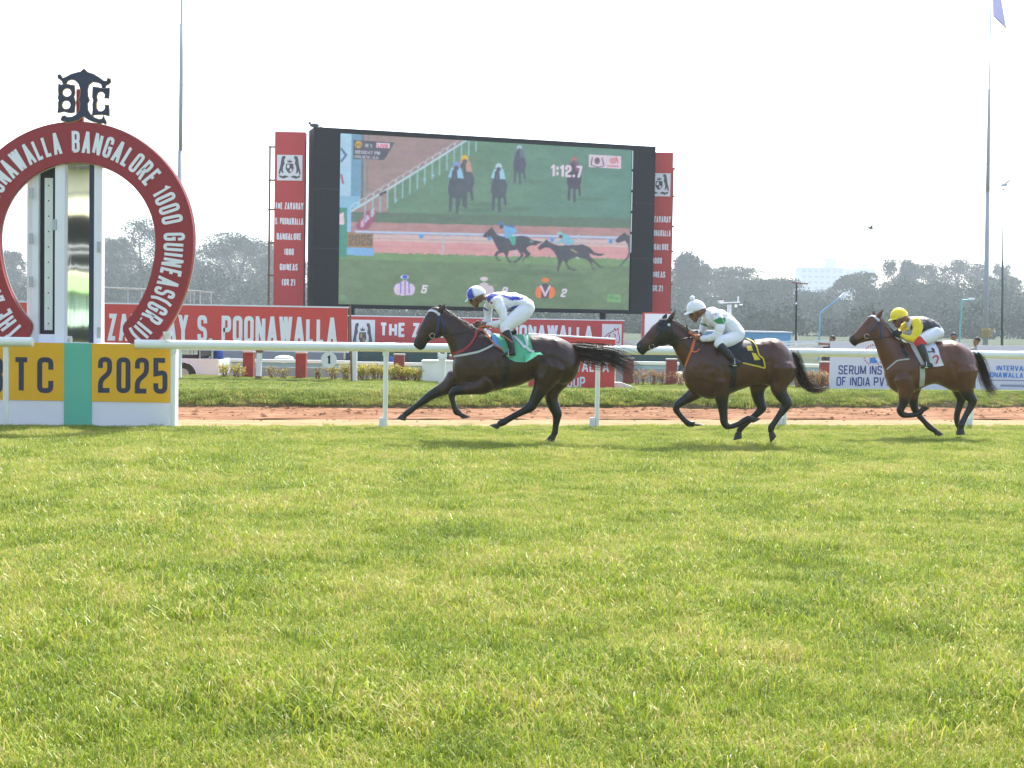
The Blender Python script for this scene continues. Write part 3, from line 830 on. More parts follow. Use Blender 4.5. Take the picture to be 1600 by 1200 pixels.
# --- the picture on it: one colour per light cell
NX, NY = 456, 270
gx, gy = np.meshgrid(np.linspace(0, 1, NX), np.linspace(0, 1, NY))
X = 528 + gx * 456                                   # photograph columns and rows of each cell
YT = 205 + (X - 528) / 456 * 24.5; YB = 481 + (X - 528) / 456 * 5.5
Y = YB + (YT - YB) * gy
IMG = np.zeros((NY, NX, 3)); 
def cnoise(sx, sy, seed, oct=3):
    r = np.random.default_rng(seed); out = np.zeros((NY, NX)); amp = 1; tot = 0
    for o in range(oct):
        ny, nx = max(3, int(NY / sy) + 2), max(3, int(NX / sx) + 2); g = r.random((ny, nx))
        yy = np.linspace(0, ny - 1.001, NY); xx = np.linspace(0, nx - 1.001, NX); yi = yy.astype(int); xi = xx.astype(int)
        fy = (yy - yi)[:, None]; fx = (xx - xi)[None, :]
        a = g[yi][:, xi] * (1 - fx) + g[yi][:, xi + 1] * fx; b = g[yi + 1][:, xi] * (1 - fx) + g[yi + 1][:, xi + 1] * fx
        out += amp * (a * (1 - fy) + b * fy); tot += amp; amp *= .6; sx /= 2; sy /= 2
    return out / tot - .5
def inpoly(pts):
    pts = np.array(pts, float); m = np.zeros(X.shape, bool); n = len(pts)
    bx = (X >= pts[:, 0].min()) & (X <= pts[:, 0].max()) & (Y >= pts[:, 1].min()) & (Y <= pts[:, 1].max())
    xs_, ys_ = X[bx], Y[bx]; c_ = np.zeros(len(xs_), bool); j = n - 1
    for i in range(n):
        xi, yi = pts[i]; xj, yj = pts[j]
        t = ((yi > ys_) != (yj > ys_))
        with np.errstate(divide='ignore', invalid='ignore'): xx = (xj - xi) * (ys_ - yi) / (yj - yi + 1e-12) + xi
        c_ ^= t & (xs_ < xx); j = i
    m[bx] = c_; return m
def fill(pts, col, a=1.0):
    m = inpoly(pts); IMG[m] = IMG[m] * (1 - a) + np.array(col) * a
def dist(pts):
    d = np.full(X.shape, 1e9)
    for (x0, y0), (x1, y1) in zip(pts[:-1], pts[1:]):
        dx, dy = x1 - x0, y1 - y0; t = np.clip(((X - x0) * dx + (Y - y0) * dy) / (dx * dx + dy * dy + 1e-9), 0, 1)
        d = np.minimum(d, np.hypot(X - x0 - t * dx, Y - y0 - t * dy))
    return d
def line(pts, wd, col, a=1.0):
    k = np.clip(wd / 2 + .5 - dist(pts), 0, 1)[..., None] * a; IMG[:] = IMG * (1 - k) + np.array(col) * k
def ell(cx, cy, rx_, ry_, col, a=1.0):
    k = np.clip((1 - ((X - cx) / rx_) ** 2 - ((Y - cy) / ry_) ** 2) * min(rx_, ry_) * .5 + .5, 0, 1)[..., None] * a
    IMG[:] = IMG * (1 - k) + np.array(col) * k
def itext(s_, x0, y0, h, w, t, col, gap=.1, r=.13, slant=0.0, slope=.05):
    x = 0
    for ch in s_:
        if ch == ' ': x += .35; continue
        st, W = glyph(ch, w, t, r)
        for pts, closed in st:
            q = pts + [pts[0]] if closed else pts
            if closed == 'q':
                m_ = [((pts[0][0] + pts[1][0]) / 2, pts[0][1]), ((pts[2][0] + pts[3][0]) / 2, pts[2][1])]; m_ = [(a_, min(1 - t / 2, max(t / 2, b_))) for a_, b_ in m_]; q = m_
            line([(x0 + (x + p[0] + slant * p[1]) * h, y0 - p[1] * h + (x + p[0]) * h * slope) for p in q], t * h, col)
        x += W + gap
g1 = cnoise(14, 6, 1, 4); g2 = cnoise(50, 20, 2, 3); g3 = cnoise(3, 2, 5, 2)
green_up = np.array((98, 133, 102)); green_lo = np.array((103, 128, 86)); dirt = np.array((158, 134, 128))
IMG[:] = green_up; IMG += (g1 * 22 + g2 * 22)[..., None] * np.array((.9, 1, .9))
IMG += (np.clip((X - 700) / 280, 0, 1) * 8)[..., None] * np.array((-1, 0, 1.5))
k = inpoly([(600, 200), (716, 200), (716, 214), (545, 335), (600, 335)]) | inpoly([(528, 200), (718, 200), (560, 333), (528, 333)])
IMG[k] = (dirt + (g1 * 20)[..., None] * np.array((1, 1, 1)) + (cnoise(60, 4, 8) * 20)[..., None])[k]
def yrow(y): return y + (X - 528) * .018
k = Y > yrow(331); IMG[k] = (np.array((88, 112, 88)) + (g1 * 20)[..., None] * np.ones(3))[k]
k = Y > yrow(347); IMG[k] = (np.array((176, 136, 130)) + (g1 * 50)[..., None] * np.array((1, .7, .7)))[k]
k = Y > yrow(366); IMG[k] = (np.array((214, 190, 184)) + (g1 * 16)[..., None] * np.ones(3))[k]
k = Y > yrow(377); IMG[k] = (np.array((216, 160, 156)) + (g1 * 22)[..., None] * np.array((1, .8, .8)))[k]
k = Y > yrow(396) + g3 * 5; IMG[k] = (np.array((112, 146, 92)) + (g1 * 30)[..., None] * np.ones(3))[k]
k = Y > yrow(408); IMG[k] = (green_lo + (g1 * 36 + g2 * 20)[..., None] * np.array((1, 1, .9)) + (np.clip((Y - 450) / 40, 0, 1) * -6)[..., None])[k]
line([(528, 373), (984, 381)], 1, (150, 110, 110), .5); line([(528, 386), (984, 394)], 1, (190, 130, 130), .5)
# left side of the picture: pillar and the winning post
fill([(528, 200), (545, 200), (545, 330), (528, 330)], (176, 214, 232)); fill([(545, 200), (560, 200), (560, 308), (545, 308)], (112, 156, 178))
fill([(560, 200), (563, 200), (563, 308), (560, 308)], (90, 110, 120)); line([(570, 205), (568, 300)], 2, (110, 130, 115)); fill([(528, 306), (559, 306), (559, 325), (528, 325)], (140, 190, 215))
line([(530, 230), (537, 240), (530, 250)], 3, (70, 90, 120)); line([(530, 272), (533, 285)], 3, (150, 80, 100))
fill([(528, 325), (540, 325), (540, 405), (528, 405)], (60, 140, 120)); fill([(528, 335), (534, 332), (536, 352), (528, 352)], (235, 215, 225))
fill([(540, 325), (546, 325), (546, 365), (540, 365)], (150, 195, 235))
fill([(556, 360), (552, 355), (566, 330), (583, 328), (580, 345), (570, 360)], (150, 80, 100)); itext('EAS', 560, 358, 10, .6, .2, (225, 200, 220), slope=-1.2)
fill([(540, 364), (579, 366), (579, 389), (540, 388)], (150, 118, 78)); itext('2025', 543, 385, 17, .42, .13, (85, 75, 62), slope=.02)
fill([(540, 388), (580, 389), (580, 403), (540, 401)], (130, 180, 222))
# receding rail
for i in range(16):
    t = (i / 15.0) ** 1.0; x_ = 548 + (715 - 548) * t; y_ = 327 - (327 - 216) * t
    h_ = 26 - 4 * t; r_ = 6.5
    line([(x_ + 18, y_ - 8), (x_ + 18, y_ + h_ - 6)], 2, (160, 206, 212), .9)
    line([(x_ + r_ * math.cos(a) + 2, y_ - 4 - r_ * .8 * math.sin(a) - (x_ + r_ * math.cos(a) - x_) * .66) for a in [math.pi * j / 6 for j in range(7)]], 1.3, (200, 224, 228), .9)
line([(546, 330), (718, 215)], 3.2, (192, 220, 226)); fill([(586, 302), (597, 296), (598, 300), (588, 306)], (60, 60, 60))
for x_, y_ in ((612, 312), (655, 278), (668, 272)): ell(x_, y_, 2.5, 2.5, (150, 200, 230), .8)
line([(765, 226), (735, 262)], 2, (80, 112, 88), .5)
# rail across the lower picture
line([(553, 363.5), (984, 370.5)], 4, (196, 212, 234)); line([(553, 365), (984, 372)], 1.2, (150, 165, 200), .7)
for x_, y_ in ((684, 396), (797, 398), (899, 396)): line([(x_, y_ - 30), (x_ + 1, y_ + 2)], 3, (180, 195, 205), .9)
for x_, y_ in ((651, 370), (756, 372), (856, 374), (952, 376)): ell(x_, y_, 4, 3.6, (110, 170, 225)); line([(x_, y_ - 1.5), (x_, y_ + 2)], 1.5, (40, 70, 120), .8)
def hs(pts, col=(62, 62, 66)): fill(pts, col)
# galloping side views (traced in the photograph)
q = lambda L: [(740 + a / 6.154, 330 + b / 6.154) for a, b in L]
ell(830, 427, 30, 5, (78, 100, 70), .6); ell(880, 430, 26, 4, (78, 100, 70), .5); ell(770, 424, 20, 4, (78, 100, 70), .5)
hs(q([(35, 240), (60, 205), (105, 165), (125, 145), (135, 170), (165, 215), (210, 240), (290, 255), (360, 240), (420, 230), (470, 245), (520, 275), (580, 285), (620, 290), (560, 325), (500, 330), (460, 350), (470, 380), (508, 410), (490, 440), (440, 460), (435, 505), (425, 470), (455, 425), (420, 390), (440, 430), (400, 470), (350, 510), (345, 490), (395, 450), (410, 420), (375, 370), (290, 385), (280, 440), (300, 480), (345, 495), (290, 495), (265, 450), (240, 400), (190, 415), (170, 440), (195, 470), (235, 468), (200, 488), (175, 470), (150, 430), (165, 400), (190, 380), (165, 330), (135, 270), (110, 240), (60, 255)]))
hs(q([(575, 350), (600, 320), (640, 285), (665, 262), (675, 285), (720, 310), (780, 330), (860, 325), (960, 320), (1030, 318), (1090, 345), (1140, 395), (1190, 405), (1250, 408), (1200, 430), (1130, 420), (1090, 400), (1100, 440), (1160, 490), (1200, 525), (1250, 535), (1200, 545), (1150, 505), (1120, 480), (1125, 540), (1155, 575), (1130, 570), (1105, 500), (1060, 460), (960, 440), (880, 470), (870, 510), (900, 550), (985, 570), (940, 578), (880, 560), (840, 480), (820, 480), (790, 560), (775, 605), (770, 560), (780, 480), (760, 430), (735, 390), (690, 350), (640, 350), (590, 375)]))
hs(q([(1350, 280), (1380, 240), (1430, 205), (1450, 190), (1465, 215), (1500, 235), (1500, 440), (1400, 535), (1395, 530), (1480, 430), (1490, 380), (1480, 310), (1450, 275), (1375, 300)]))
BL = (120, 176, 218)
fill(q([(235, 135), (300, 130), (360, 165), (370, 200), (330, 215), (300, 250), (270, 262), (235, 240), (250, 205), (235, 170)]), BL); fill(q([(245, 122), (330, 135), (350, 160), (260, 140)]), (80, 100, 160))
ell(*q([(210, 118)])[0], 4.5, 3.4, (80, 120, 180)); ell(*q([(215, 145)])[0], 3.2, 3.2, (74, 66, 70)); line(q([(300, 240), (330, 310)]), 5, (80, 190, 180)); fill(q([(300, 240), (355, 240), (358, 320), (320, 330)]), (70, 165, 140))
fill(q([(800, 215), (860, 210), (920, 270), (935, 310), (850, 325), (830, 290), (745, 312), (740, 300), (820, 260)]), (124, 190, 208)); ell(*q([(790, 210)])[0], 4.5, 3.8, (150, 196, 200)); ell(*q([(800, 238)])[0], 3, 3, (74, 66, 70))
line(q([(905, 365), (960, 395)]), 2, (190, 180, 120)); line(q([(500, 285), (520, 295)]), 2, (120, 200, 190)); line(q([(960, 445), (985, 455)]), 2, (210, 220, 210))
# riders coming head on
def front(x_, y0, h_, cap, silk, col=(66, 74, 80), shadow=True):
    if shadow: ell(x_ + h_ * .38, y0 + h_ * .95, h_ * .35, h_ * .045, (78, 108, 84), .6)
    hs([(x_ - h_ * .10, y0 + h_ * .30), (x_ + h_ * .12, y0 + h_ * .28), (x_ + h_ * .18, y0 + h_ * .46), (x_ + h_ * .17, y0 + h_ * .60), (x_ + h_ * .10, y0 + h_ * .72), (x_ - h_ * .09, y0 + h_ * .72), (x_ - h_ * .15, y0 + h_ * .60), (x_ - h_ * .14, y0 + h_ * .42)], col)
    ell(x_ + .07 * h_, y0 + h_ * .52, h_ * .05, h_ * .10, tuple(c * 1.18 for c in col), .6)
    line([(x_ - h_ * .09, y0 + h_ * .65), (x_ - h_ * .10, y0 + h_ * .96)], h_ * .055, col); line([(x_ + h_ * .02, y0 + h_ * .65), (x_ + h_ * .03, y0 + h_ * 1.0)], h_ * .055, col); line([(x_ + h_ * .12, y0 + h_ * .6), (x_ + h_ * .15, y0 + h_ * .86)], h_ * .05, col)
    fill([(x_ - h_ * .09, y0 + h_ * .12), (x_ + h_ * .09, y0 + h_ * .12), (x_ + h_ * .13, y0 + h_ * .26), (x_ + h_ * .15, y0 + h_ * .34), (x_ + h_ * .08, y0 + h_ * .33), (x_ - h_ * .07, y0 + h_ * .33), (x_ - h_ * .15, y0 + h_ * .30), (x_ - h_ * .12, y0 + h_ * .2)], silk)
    ell(x_, y0 + h_ * .07, h_ * .066, h_ * .066, cap); ell(x_, y0 + h_ * .13, h_ * .045, h_ * .045, (84, 74, 76)); ell(x_ - .03 * h_, y0 + h_ * .31, h_ * .055, h_ * .15, tuple(c * .92 for c in col)); ell(x_ - .03 * h_, y0 + h_ * .20, h_ * .05, h_ * .04, col); line([(x_ - .03 * h_, y0 + h_ * .26), (x_ - .03 * h_, y0 + h_ * .36)], 1.2, (150, 150, 156), .6)
front(716, 238, 84, (222, 178, 60), (190, 150, 130)); front(703, 249, 82, (120, 150, 210), (150, 200, 226))
front(769, 251, 78, (190, 216, 226), (160, 212, 226)); front(801, 222, 62, (180, 206, 216), (96, 110, 122)); front(889, 240, 72, (178, 100, 104), (120, 84, 98), (60, 56, 66))
# on-screen captions
for _ in range(1):
    k_ = IMG.copy(); k_[1:-1, 1:-1] = (IMG[1:-1, 1:-1] * 3 + IMG[:-2, 1:-1] + IMG[2:, 1:-1] + IMG[1:-1, :-2] + IMG[1:-1, 2:]) / 7; IMG[:] = k_
fill([(548, 216), (609, 219), (593, 248), (548, 246)], (70, 70, 78)); ell(555, 223, 5.5, 6, (196, 160, 60)); itext('BTC', 551.5, 226, 5, .5, .16, (120, 90, 40))
itext('R 1', 565, 227.5, 6, .75, .17, (225, 225, 235)); fill([(582, 220), (602, 221), (602, 229), (582, 228)], (226, 206, 218)); itext('LIVE', 583.5, 227.5, 5.6, .7, .22, (200, 60, 84), gap=.16)
itext('02:02:47 PM', 550.5, 237.2, 5.2, .62, .18, (228, 226, 236), gap=.13); itext('PEN MTR : 3.8', 549.5, 244.6, 4.6, .6, .18, (216, 214, 226), gap=.13)
itext('1:12.7', 852, 272, 19.5, .52, .20, (232, 214, 226), gap=.1, r=.1)
fill([(913, 237), (966, 239.5), (966, 260), (913, 257.5)], (220, 204, 214)); ell(927, 247, 4.5, 5.5, (104, 84, 84)); line([(919, 242), (917, 253)], 2, (96, 84, 88)); line([(935, 243), (938, 254)], 2, (96, 84, 88)); line([(918, 254), (927, 257), (937, 256)], 1.4, (96, 84, 88))
ell(953, 247, 6, 5, (206, 110, 116), .7); line([(958, 241), (961, 249)], 2, (196, 80, 90)); line([(944, 255), (962, 256)], 1.6, (206, 90, 100))
def silks(x_, y_, body, cap, slv):
    ell(x_ - 9, y_ + 12, 7, 9.5, slv); ell(x_ + 9, y_ + 12, 7, 9.5, slv)
    fill([(x_ - 7, y_), (x_, y_ - 3), (x_ + 7, y_), (x_ + 6, y_ + 22), (x_ - 6, y_ + 22)], body); ell(x_, y_ - 8, 6.2, 3.6, cap)
silks(626.5, 444, (222, 204, 232), (226, 230, 240), (224, 206, 228)); ell(627, 436, 4, 3.2, (60, 90, 210))
for x_ in (621, 633): line([(x_, 444), (x_ + (x_ > 627) * 1, 462)], 1.6, (90, 96, 200))
for i in range(5): line([(627, 443 + i * 4.5), (628, 445 + i * 4.5)], 2, (120, 100, 120))
itext('5', 651, 462, 13.5, .62, .2, (236, 226, 240), slant=.25)
silks(749, 446, (214, 200, 210), (222, 206, 214), (214, 200, 210)); itext('8', 776, 464, 13.5, .62, .2, (236, 226, 240), slant=.25)
silks(846.5, 447, (74, 68, 68), (232, 124, 58), (232, 124, 58)); line([(839.5, 449), (846.5, 464), (853.5, 449)], 3.4, (226, 206, 222))
itext('2', 871, 466, 13.5, .62, .2, (236, 226, 240), slant=.25)
fill([(949, 461), (971, 462), (970, 474), (948, 473)], (120, 172, 100)); ell(955, 466, 4, 3, (90, 140, 84)); ell(964, 468, 5, 3, (96, 146, 88))
fill([(530, 466), (540, 467), (540, 474), (530, 473)], (110, 160, 110), .7)
IMG += (g3 * 16 + cnoise(7, 4, 31, 2) * 12)[..., None] + np.stack([cnoise(5, 5, 41, 2), cnoise(5, 5, 42, 2), cnoise(5, 5, 43, 2)], -1) * 14
IMG[::3, :] *= .965; IMG[:, ::3] *= .975
IMG[:] = IMG.mean(-1, keepdims=True) * -.16 + IMG * 1.16
IMG = IMG * .90 + np.array((14, 16, 22))
IMG = np.clip(IMG, 0, 255) / 255.0
LIN = np.where(IMG <= .04045, IMG / 12.92, ((IMG + .055) / 1.055) ** 2.4)
uu = du0 + gx * (du1 - .05 - du0); vv = dv0 + gy * (dv1 - dv0)
Oa, A_, Ni = np.array(O), np.array(ax), np.array(nin)
co = Oa + uu[..., None] * A_ + vv[..., None] * np.array((0, 0, 1.)) + .045 * Ni
me = bpy.data.meshes.new('display')
idx = np.arange(NX * NY).reshape(NY, NX)
fs = np.stack([idx[:-1, :-1], idx[:-1, 1:], idx[1:, 1:], idx[1:, :-1]], -1).reshape(-1, 4)
me.from_pydata(co.reshape(-1, 3).tolist(), [], fs.tolist())
set_color(me, LIN.reshape(-1, 3))
m = bpy.data.materials.new('led_display'); m.use_nodes = True; N_ = m.node_tree.nodes; L_ = m.node_tree.links
b_ = N_['Principled BSDF']; at = N_.new('ShaderNodeAttribute'); at.attribute_name = 'tint'
b_.inputs['Base Color'].default_value = (.055, .055, .06, 1); b_.inputs['Roughness'].default_value = .7
L_.new(at.outputs['Color'], b_.inputs['Emission Color']); b_.inputs['Emission Strength'].default_value = SCREEN_E
link_mesh('display', me, m, scr)
for u in (1.5, 4.6, 7.9, 11.2):
    a = S(u, 0, .5); mb = MB(); mb.box((a.x, a.y, (zb + .2) / 2), (.22, .22, zb - .2)); mb.build('support_leg', M['dark_frame'], scr)
# red sponsor towers beside the screen
def crest(mb, fn, k=1.0):
    """coat of arms: shield, two supporters, ribbon; unit square"""
    def pr(pts, mi, d=0.0): mb.prism(pts, lambda u, v, dd: fn(u, v, dd - .004 - d), .003, mi)
    pr([(.36, .66), (.64, .66), (.66, .45), (.58, .33), (.5, .27), (.42, .33), (.34, .45)], 1)
    pr([(.40, .62), (.49, .62), (.49, .48), (.39, .48)], 2, .002); pr([(.51, .46), (.60, .46), (.57, .36), (.51, .33)], 2, .002)
    pr([(.42, .70), (.58, .70), (.60, .80), (.54, .75), (.5, .84), (.46, .75), (.40, .80)], 1)
    for sg in (-1, 1):
        q = lambda x, y: (.5 + sg * x, y)
        pts = [q(.20, .66), q(.22, .80), q(.16, .90), q(.20, .97), q(.30, .94), q(.33, .84), q(.36, .62), q(.40, .45), (q(.44, .26)), q(.38, .24), q(.35, .38), q(.30, .30), q(.24, .27), q(.27, .40), q(.26, .54)]
        pr(pts if sg > 0 else pts[::-1], 1, .001 * (sg + 1))
        pts = [q(.02, .14), q(.16, .20), q(.30, .16), q(.42, .22), q(.40, .13), q(.26, .07), q(.12, .11)]
        pr(pts, 1, .002 * (sg + 1))
def horse_mark(mb, fn):
    """red line drawing of a horse's head"""
    for k, pts in enumerate(([(.08, .30), (.12, .50), (.26, .66), (.44, .74), (.58, .82), (.66, .95), (.70, .84), (.84, .96), (.84, .78), (.90, .60), (.94, .36), (.86, .24), (.76, .30)],
              [(.30, .56), (.40, .62), (.36, .48), (.48, .44), (.44, .36)], [(.60, .70), (.70, .62), (.66, .48), (.76, .40)], [(.22, .40), (.32, .34), (.30, .22)], [(.52, .52), (.60, .40), (.56, .28), (.70, .26)])):
        for q in stroke_quads(pts, False, .045):
            mb.prism([(p.x, p.y) for p in q], lambda u, v, d, k=k: fn(u, v, d - .004 - k * .001), .003)
M['crest_grey'] = mat('crest_grey', (.11, .10, .11), .6, .1)
M['mark_red'] = mat('mark_red', (.5, .05, .06), .6, .1)
M['tower_red'] = mat('tower_red_vinyl', (.50, .055, .055), .55, .08, .8, bump=.3, bscale=1.2)
def tower(x0, x1, yt, yb, D, label, cut=0):
    s_ = PPM(D); a = P(x0, yb, D); b = P(x1, yb, D); z1 = P((x0 + x1) / 2, yt, D).z; w_ = b.x - a.x
    t = thing('sponsor_tower', ((a.x + b.x) / 2, D, .2), label, 'banner', 'red towers beside the video screen')
    mb = MB(); mb.box(((a.x + b.x) / 2, D + .2, (z1 + .2) / 2), (w_, .4, z1 - .2)); mb.build('vinyl_face', M['tower_red'], t)
    pw = w_ * .84; pc = (a.x + b.x) / 2; pz = z1 - w_ * 1.18
    mb = MB(); mb.box((pc, D - .008, pz), (pw, .012, pw)); mb.build('crest_panel', M['white_board'], t)
    mb = MB(); crest(mb, lambda u, v, d: Vector((pc + (u - .5) * pw, D - .016 + d, pz + (v - .5) * pw))); mb.build('crest', [M['crest_grey'], M['crest_grey'], M['white_board']], t)
    mb = MB(); zz = z1 - w_ * 2.55
    for ln in ('THE ZAVARAY', 'S. POONAWALLA', 'BANGALORE', '1000', 'GUINEAS', '(Gr.2)'.upper()):
        wt = text_width(ln, .44, .2, .08, .3); h_ = min(.24, w_ * .9 / wt / .8); h_ = .24; xsx = min(.8, w_ * .93 / (wt * h_))
        add_text(mb, ln, lambda u, v, d: Vector((pc + u, D - .006 + d, zz + v)), h_, w=.44, t=.2, gap=.08, r=.1, space=.3, depth=.005, xscale=xsx, align='c')
        zz -= w_ * .505
    mb.build('small_lettering', M['print_white'], t)
    return t, a, b, z1
t1, a, b, z1 = tower(427, 474, 206, 476, 50.6, 'red sponsor tower on the left side of the video screen')
mb = MB()
for px, D in ((419.5, 50.6),):
    q = P(px, 400, D); mb.tube([(q.x, D + .1, .2), (q.x, D + .1, P(px, 228, D).z)], .035, 8)
    for yy in (229, 281, 327, 379, 430): mb.tube([(q.x - .05, D + .1, P(px, yy, D).z), (q.x + .25, D + .1, P(px, yy, D).z)], .035, 6)
mb.build('scaffold_pole', M['rust'], t1)
t2, a, b, z1 = tower(1004, 1046.5, 238, 489, 54.9, 'red sponsor tower on the right side, half hidden behind the video screen')
mb = MB(); q = P(1047.5, 400, 54.9); mb.tube([(q.x + .04, 55.0, .2), (q.x + .04, 55.0, P(1047, 262, 55).z)], .03, 8)
for yy in (264, 307, 354, 393, 444, 484): mb.tube([(q.x - .02, 54.95, P(1047, yy, 55).z), (q.x + .12, 54.95, P(1047, yy, 55).z)], .04, 6)
mb.build('scaffold_pole', M['rust'], t2)
# bird perched on top left corner of the screen
def bird(name, p, sc, label, flying=False):
    mb = MB(); p = Vector(p)
    mb.ball(p + Vector((0, 0, .07)) * sc, (.13 * sc, .06 * sc, .06 * sc)); mb.ball(p + Vector((-.13, 0, .13)) * sc, .04 * sc)
    mb.tube([p + Vector((-.16, 0, .13)) * sc, p + Vector((-.21, 0, .12)) * sc], [.012 * sc, .002 * sc], 6)
    mb.bar(p + Vector((.08, 0, .06)) * sc, p + Vector((.26, 0, .0)) * sc, .05 * sc, .015 * sc)
    if flying:
        for sg in (-1, 1):
            mb.add([p + Vector((-.06, 0, .08)) * sc, p + Vector((.08, 0, .08)) * sc, p + Vector((.02, sg * .35, .22)) * sc, p + Vector((.12, sg * .62, .10)) * sc, p + Vector((-.02, sg * .36, .25)) * sc], [(0, 1, 2, 4), (4, 2, 3)])
    else:
        mb.tube([p, p + Vector((0, 0, .05)) * sc], .008 * sc, 5)
    return tag(mb.build(name, M['crest_grey'], origin=p, smooth=True), label, 'bird')
q = S(.05, SH, .3); bird('bird', q, 1.3, 'small dark bird perched on the top left corner of the video screen')
# ---------------------------------------------------------------- banners
def board(name, x0, x1, y0, y1, D, m, label, cat='banner', group=None, frame=None, legs=True, D2=None):
    """upright printed board whose corners appear at the given pixels; D2 = distance of its right end"""
    D2 = D2 or D
    a, b = P(x0, (y0 + y1) / 2, D), P(x1, (y0 + y1) / 2, D2)
    z1, z0 = P(x0, y0, D).z, P(x0, y1, D).z
    ux = Vector((b.x - a.x, b.y - a.y, 0)); W = ux.length; ux.normalize(); nn = Vector((-ux.y, ux.x, 0))
    t = thing(name, (a.x + ux.x * W / 2, a.y + ux.y * W / 2, .2), label, cat, group)
    def fn(u, v, d): return Vector((a.x, a.y, z0)) + ux * u + Vector((0, 0, v)) + nn * d
    mb = MB(); mb.prism([(0, 0), (W, 0), (W, z1 - z0), (0, z1 - z0)], fn, .03); mb.build('face', m, t)
    if frame is not None:
        mb = MB(); g = .035
        for q in ([(-g, z1 - z0), (W + g, z1 - z0), (W + g, z1 - z0 + g), (-g, z1 - z0 + g)], [(-g, -g), (W + g, -g), (W + g, 0), (-g, 0)]):
            mb.prism(q, lambda u, v, d: fn(u, v, d - .01), .06)
        mb.build('frame', frame, t)
    if legs and z0 > .3:
        for k in range(max(2, int(W / 2.2) + 1)):
            mb = MB(); u = .15 + (W - .3) * k / max(1, int(W / 2.2)); q = fn(u, 0, .06); mb.box((q.x, q.y, (.2 + z1) / 2), (.05, .04, z1 - .2)); mb.build('leg', M['rust'], t)
    return t, fn, W, z1 - z0
def lines(par, fn, W, Hh, items, m, depth=.004, **kw):
    for s_, u, v, h, xs_ in items: add_letters(par, m, s_, lambda a, b, d: fn(u + a, v + b, d - .006), h, depth=depth, xscale=xs_, **kw)
# big red banner at left:  ... ZAVARAY S. POONAWALLA
D = 33.35; t, fn, W, Hh = board('race_banner', -60, 543, 471, 538.5, D, M['banner_red'], 'long red banner reading ZAVARAY S. POONAWALLA beyond the left rail', frame=M['white_board'], legs=False)
k = W / 603.0
txt = 'THE ZAVARAY S. POONAWALLA'
kw = dict(w=.46, t=.17, gap=.085, r=.12, space=.36)
wZ = text_width('ZAVARAY S. POONAWALLA', **kw); span = (527 - 168) * k; h_ = 42 * k; xsx = span / (wZ * h_)
off = (168 + 60) * k - (text_width('THE ', **kw) + .085 + .0) * h_ * xsx
lines(t, fn, W, Hh, [('THE ', off, .155 * Hh, h_, xsx), ('ZAVARAY S. POONAWALLA', (168 + 60) * k, .155 * Hh, h_, xsx)], M['print_white'], **kw)
# red banner in front of the screen's foot
D = 46.0; t, fn, W, Hh = board('race_banner', 545, 974, 494, 555, D, M['tower_red'], 'red banner with crest and horse mark at the foot of the video screen', D2=48.2, frame=M['white_board'])
k = W / 429.0
pz = Hh - 54 * k
mb = MB(); mb.prism([(2 * k, pz), (39 * k, pz), (39 * k, Hh - 5 * k), (2 * k, Hh - 5 * k)], lambda u, v, d: fn(u, v, d - .008), .007); mb.build('white_panel', M['white_board'], t); mb = MB()
mb.prism([(394 * k, pz), (426 * k, pz), (426 * k, Hh - 5 * k), (394 * k, Hh - 5 * k)], lambda u, v, d: fn(u, v, d - .008), .007); mb.build('white_panel', M['white_board'], t)
mb = MB(); crest(mb, lambda u, v, d: fn((3 + u * 35) * k, pz + v * 46 * k, d - .010)); mb.build('crest', [M['crest_grey'], M['crest_grey'], M['gold']], t)
mb = MB(); horse_mark(mb, lambda u, v, d: fn((395 + u * 30) * k, pz + (12 + v * 32) * k, d - .010)); mb.build('horse_mark', M['mark_red'], t)
kw = dict(w=.62, t=.21, gap=.1, r=.14, space=.36)
h_ = 21.5 * k; xsx = (923 - 590) * k / (text_width('THE ZAVARAY S. POONAWALLA', **kw) * h_)
lines(t, fn, W, Hh, [('THE ZAVARAY S. POONAWALLA', 46 * k, Hh - 30 * k, h_, xsx), ('BANGALORE 1000 GUINEAS', 52 * k, Hh - 60 * k, h_, xsx)], M['print_white'], **kw)
# horse mark banner right of the screen
D = 45.5; t, fn, W, Hh = board('race_banner', 1004, 1052, 488, 556, D, M['tower_red'], 'small red and white banner with a horse head mark behind the second horse', frame=None)
k = W / 48.0
mb = MB(); mb.prism([(3 * k, Hh * .2), (43 * k, Hh * .2), (43 * k, Hh - 2 * k), (3 * k, Hh - 2 * k)], lambda u, v, d: fn(u, v, d - .008), .007); mb.build('white_panel', M['white_board'], t)
mb = MB(); horse_mark(mb, lambda u, v, d: fn((8 + u * 30) * k, Hh * .2 + (10 + v * 36) * k, d - .010)); mb.build('horse_mark', M['mark_red'], t)
# red sponsor box on the shelf:  ZAVARAY S / POONAWALLA / GROUP
D = 31.0; a = P(826, 604, D); b = P(960, 605, D); 
t = thing('sponsor_box', ((a.x + b.x) / 2, D, .2), 'red box shaped sponsor board with white group lettering behind the first horse', 'banner')
zz0, zzl, zzr = .2, P(826, 523, D).z, P(960, 531, D).z; W = b.x - a.x; k = W / 134.0
def fn(u, v, d): return Vector((a.x + u, D + d, zz0 + v))
mb = MB(); mb.prism([(0, 0), (W, 0), (W, zzr - zz0), (0, zzl - zz0)], fn, .7); mb.build('face', M['banner_red'], t)
mb = MB(); mb.prism([(-.02, zzl - zz0), (W + .02, zzr - zz0), (W + .02, zzr - zz0 + .03), (-.02, zzl - zz0 + .03)], lambda u, v, d: fn(u, v, d - .02), .75); mb.build('top_edge', M['print_white'], t)
kw = dict(w=.62, t=.17, gap=.12, r=.16, space=.4)
h_ = 17 * k
mb = MB(); 
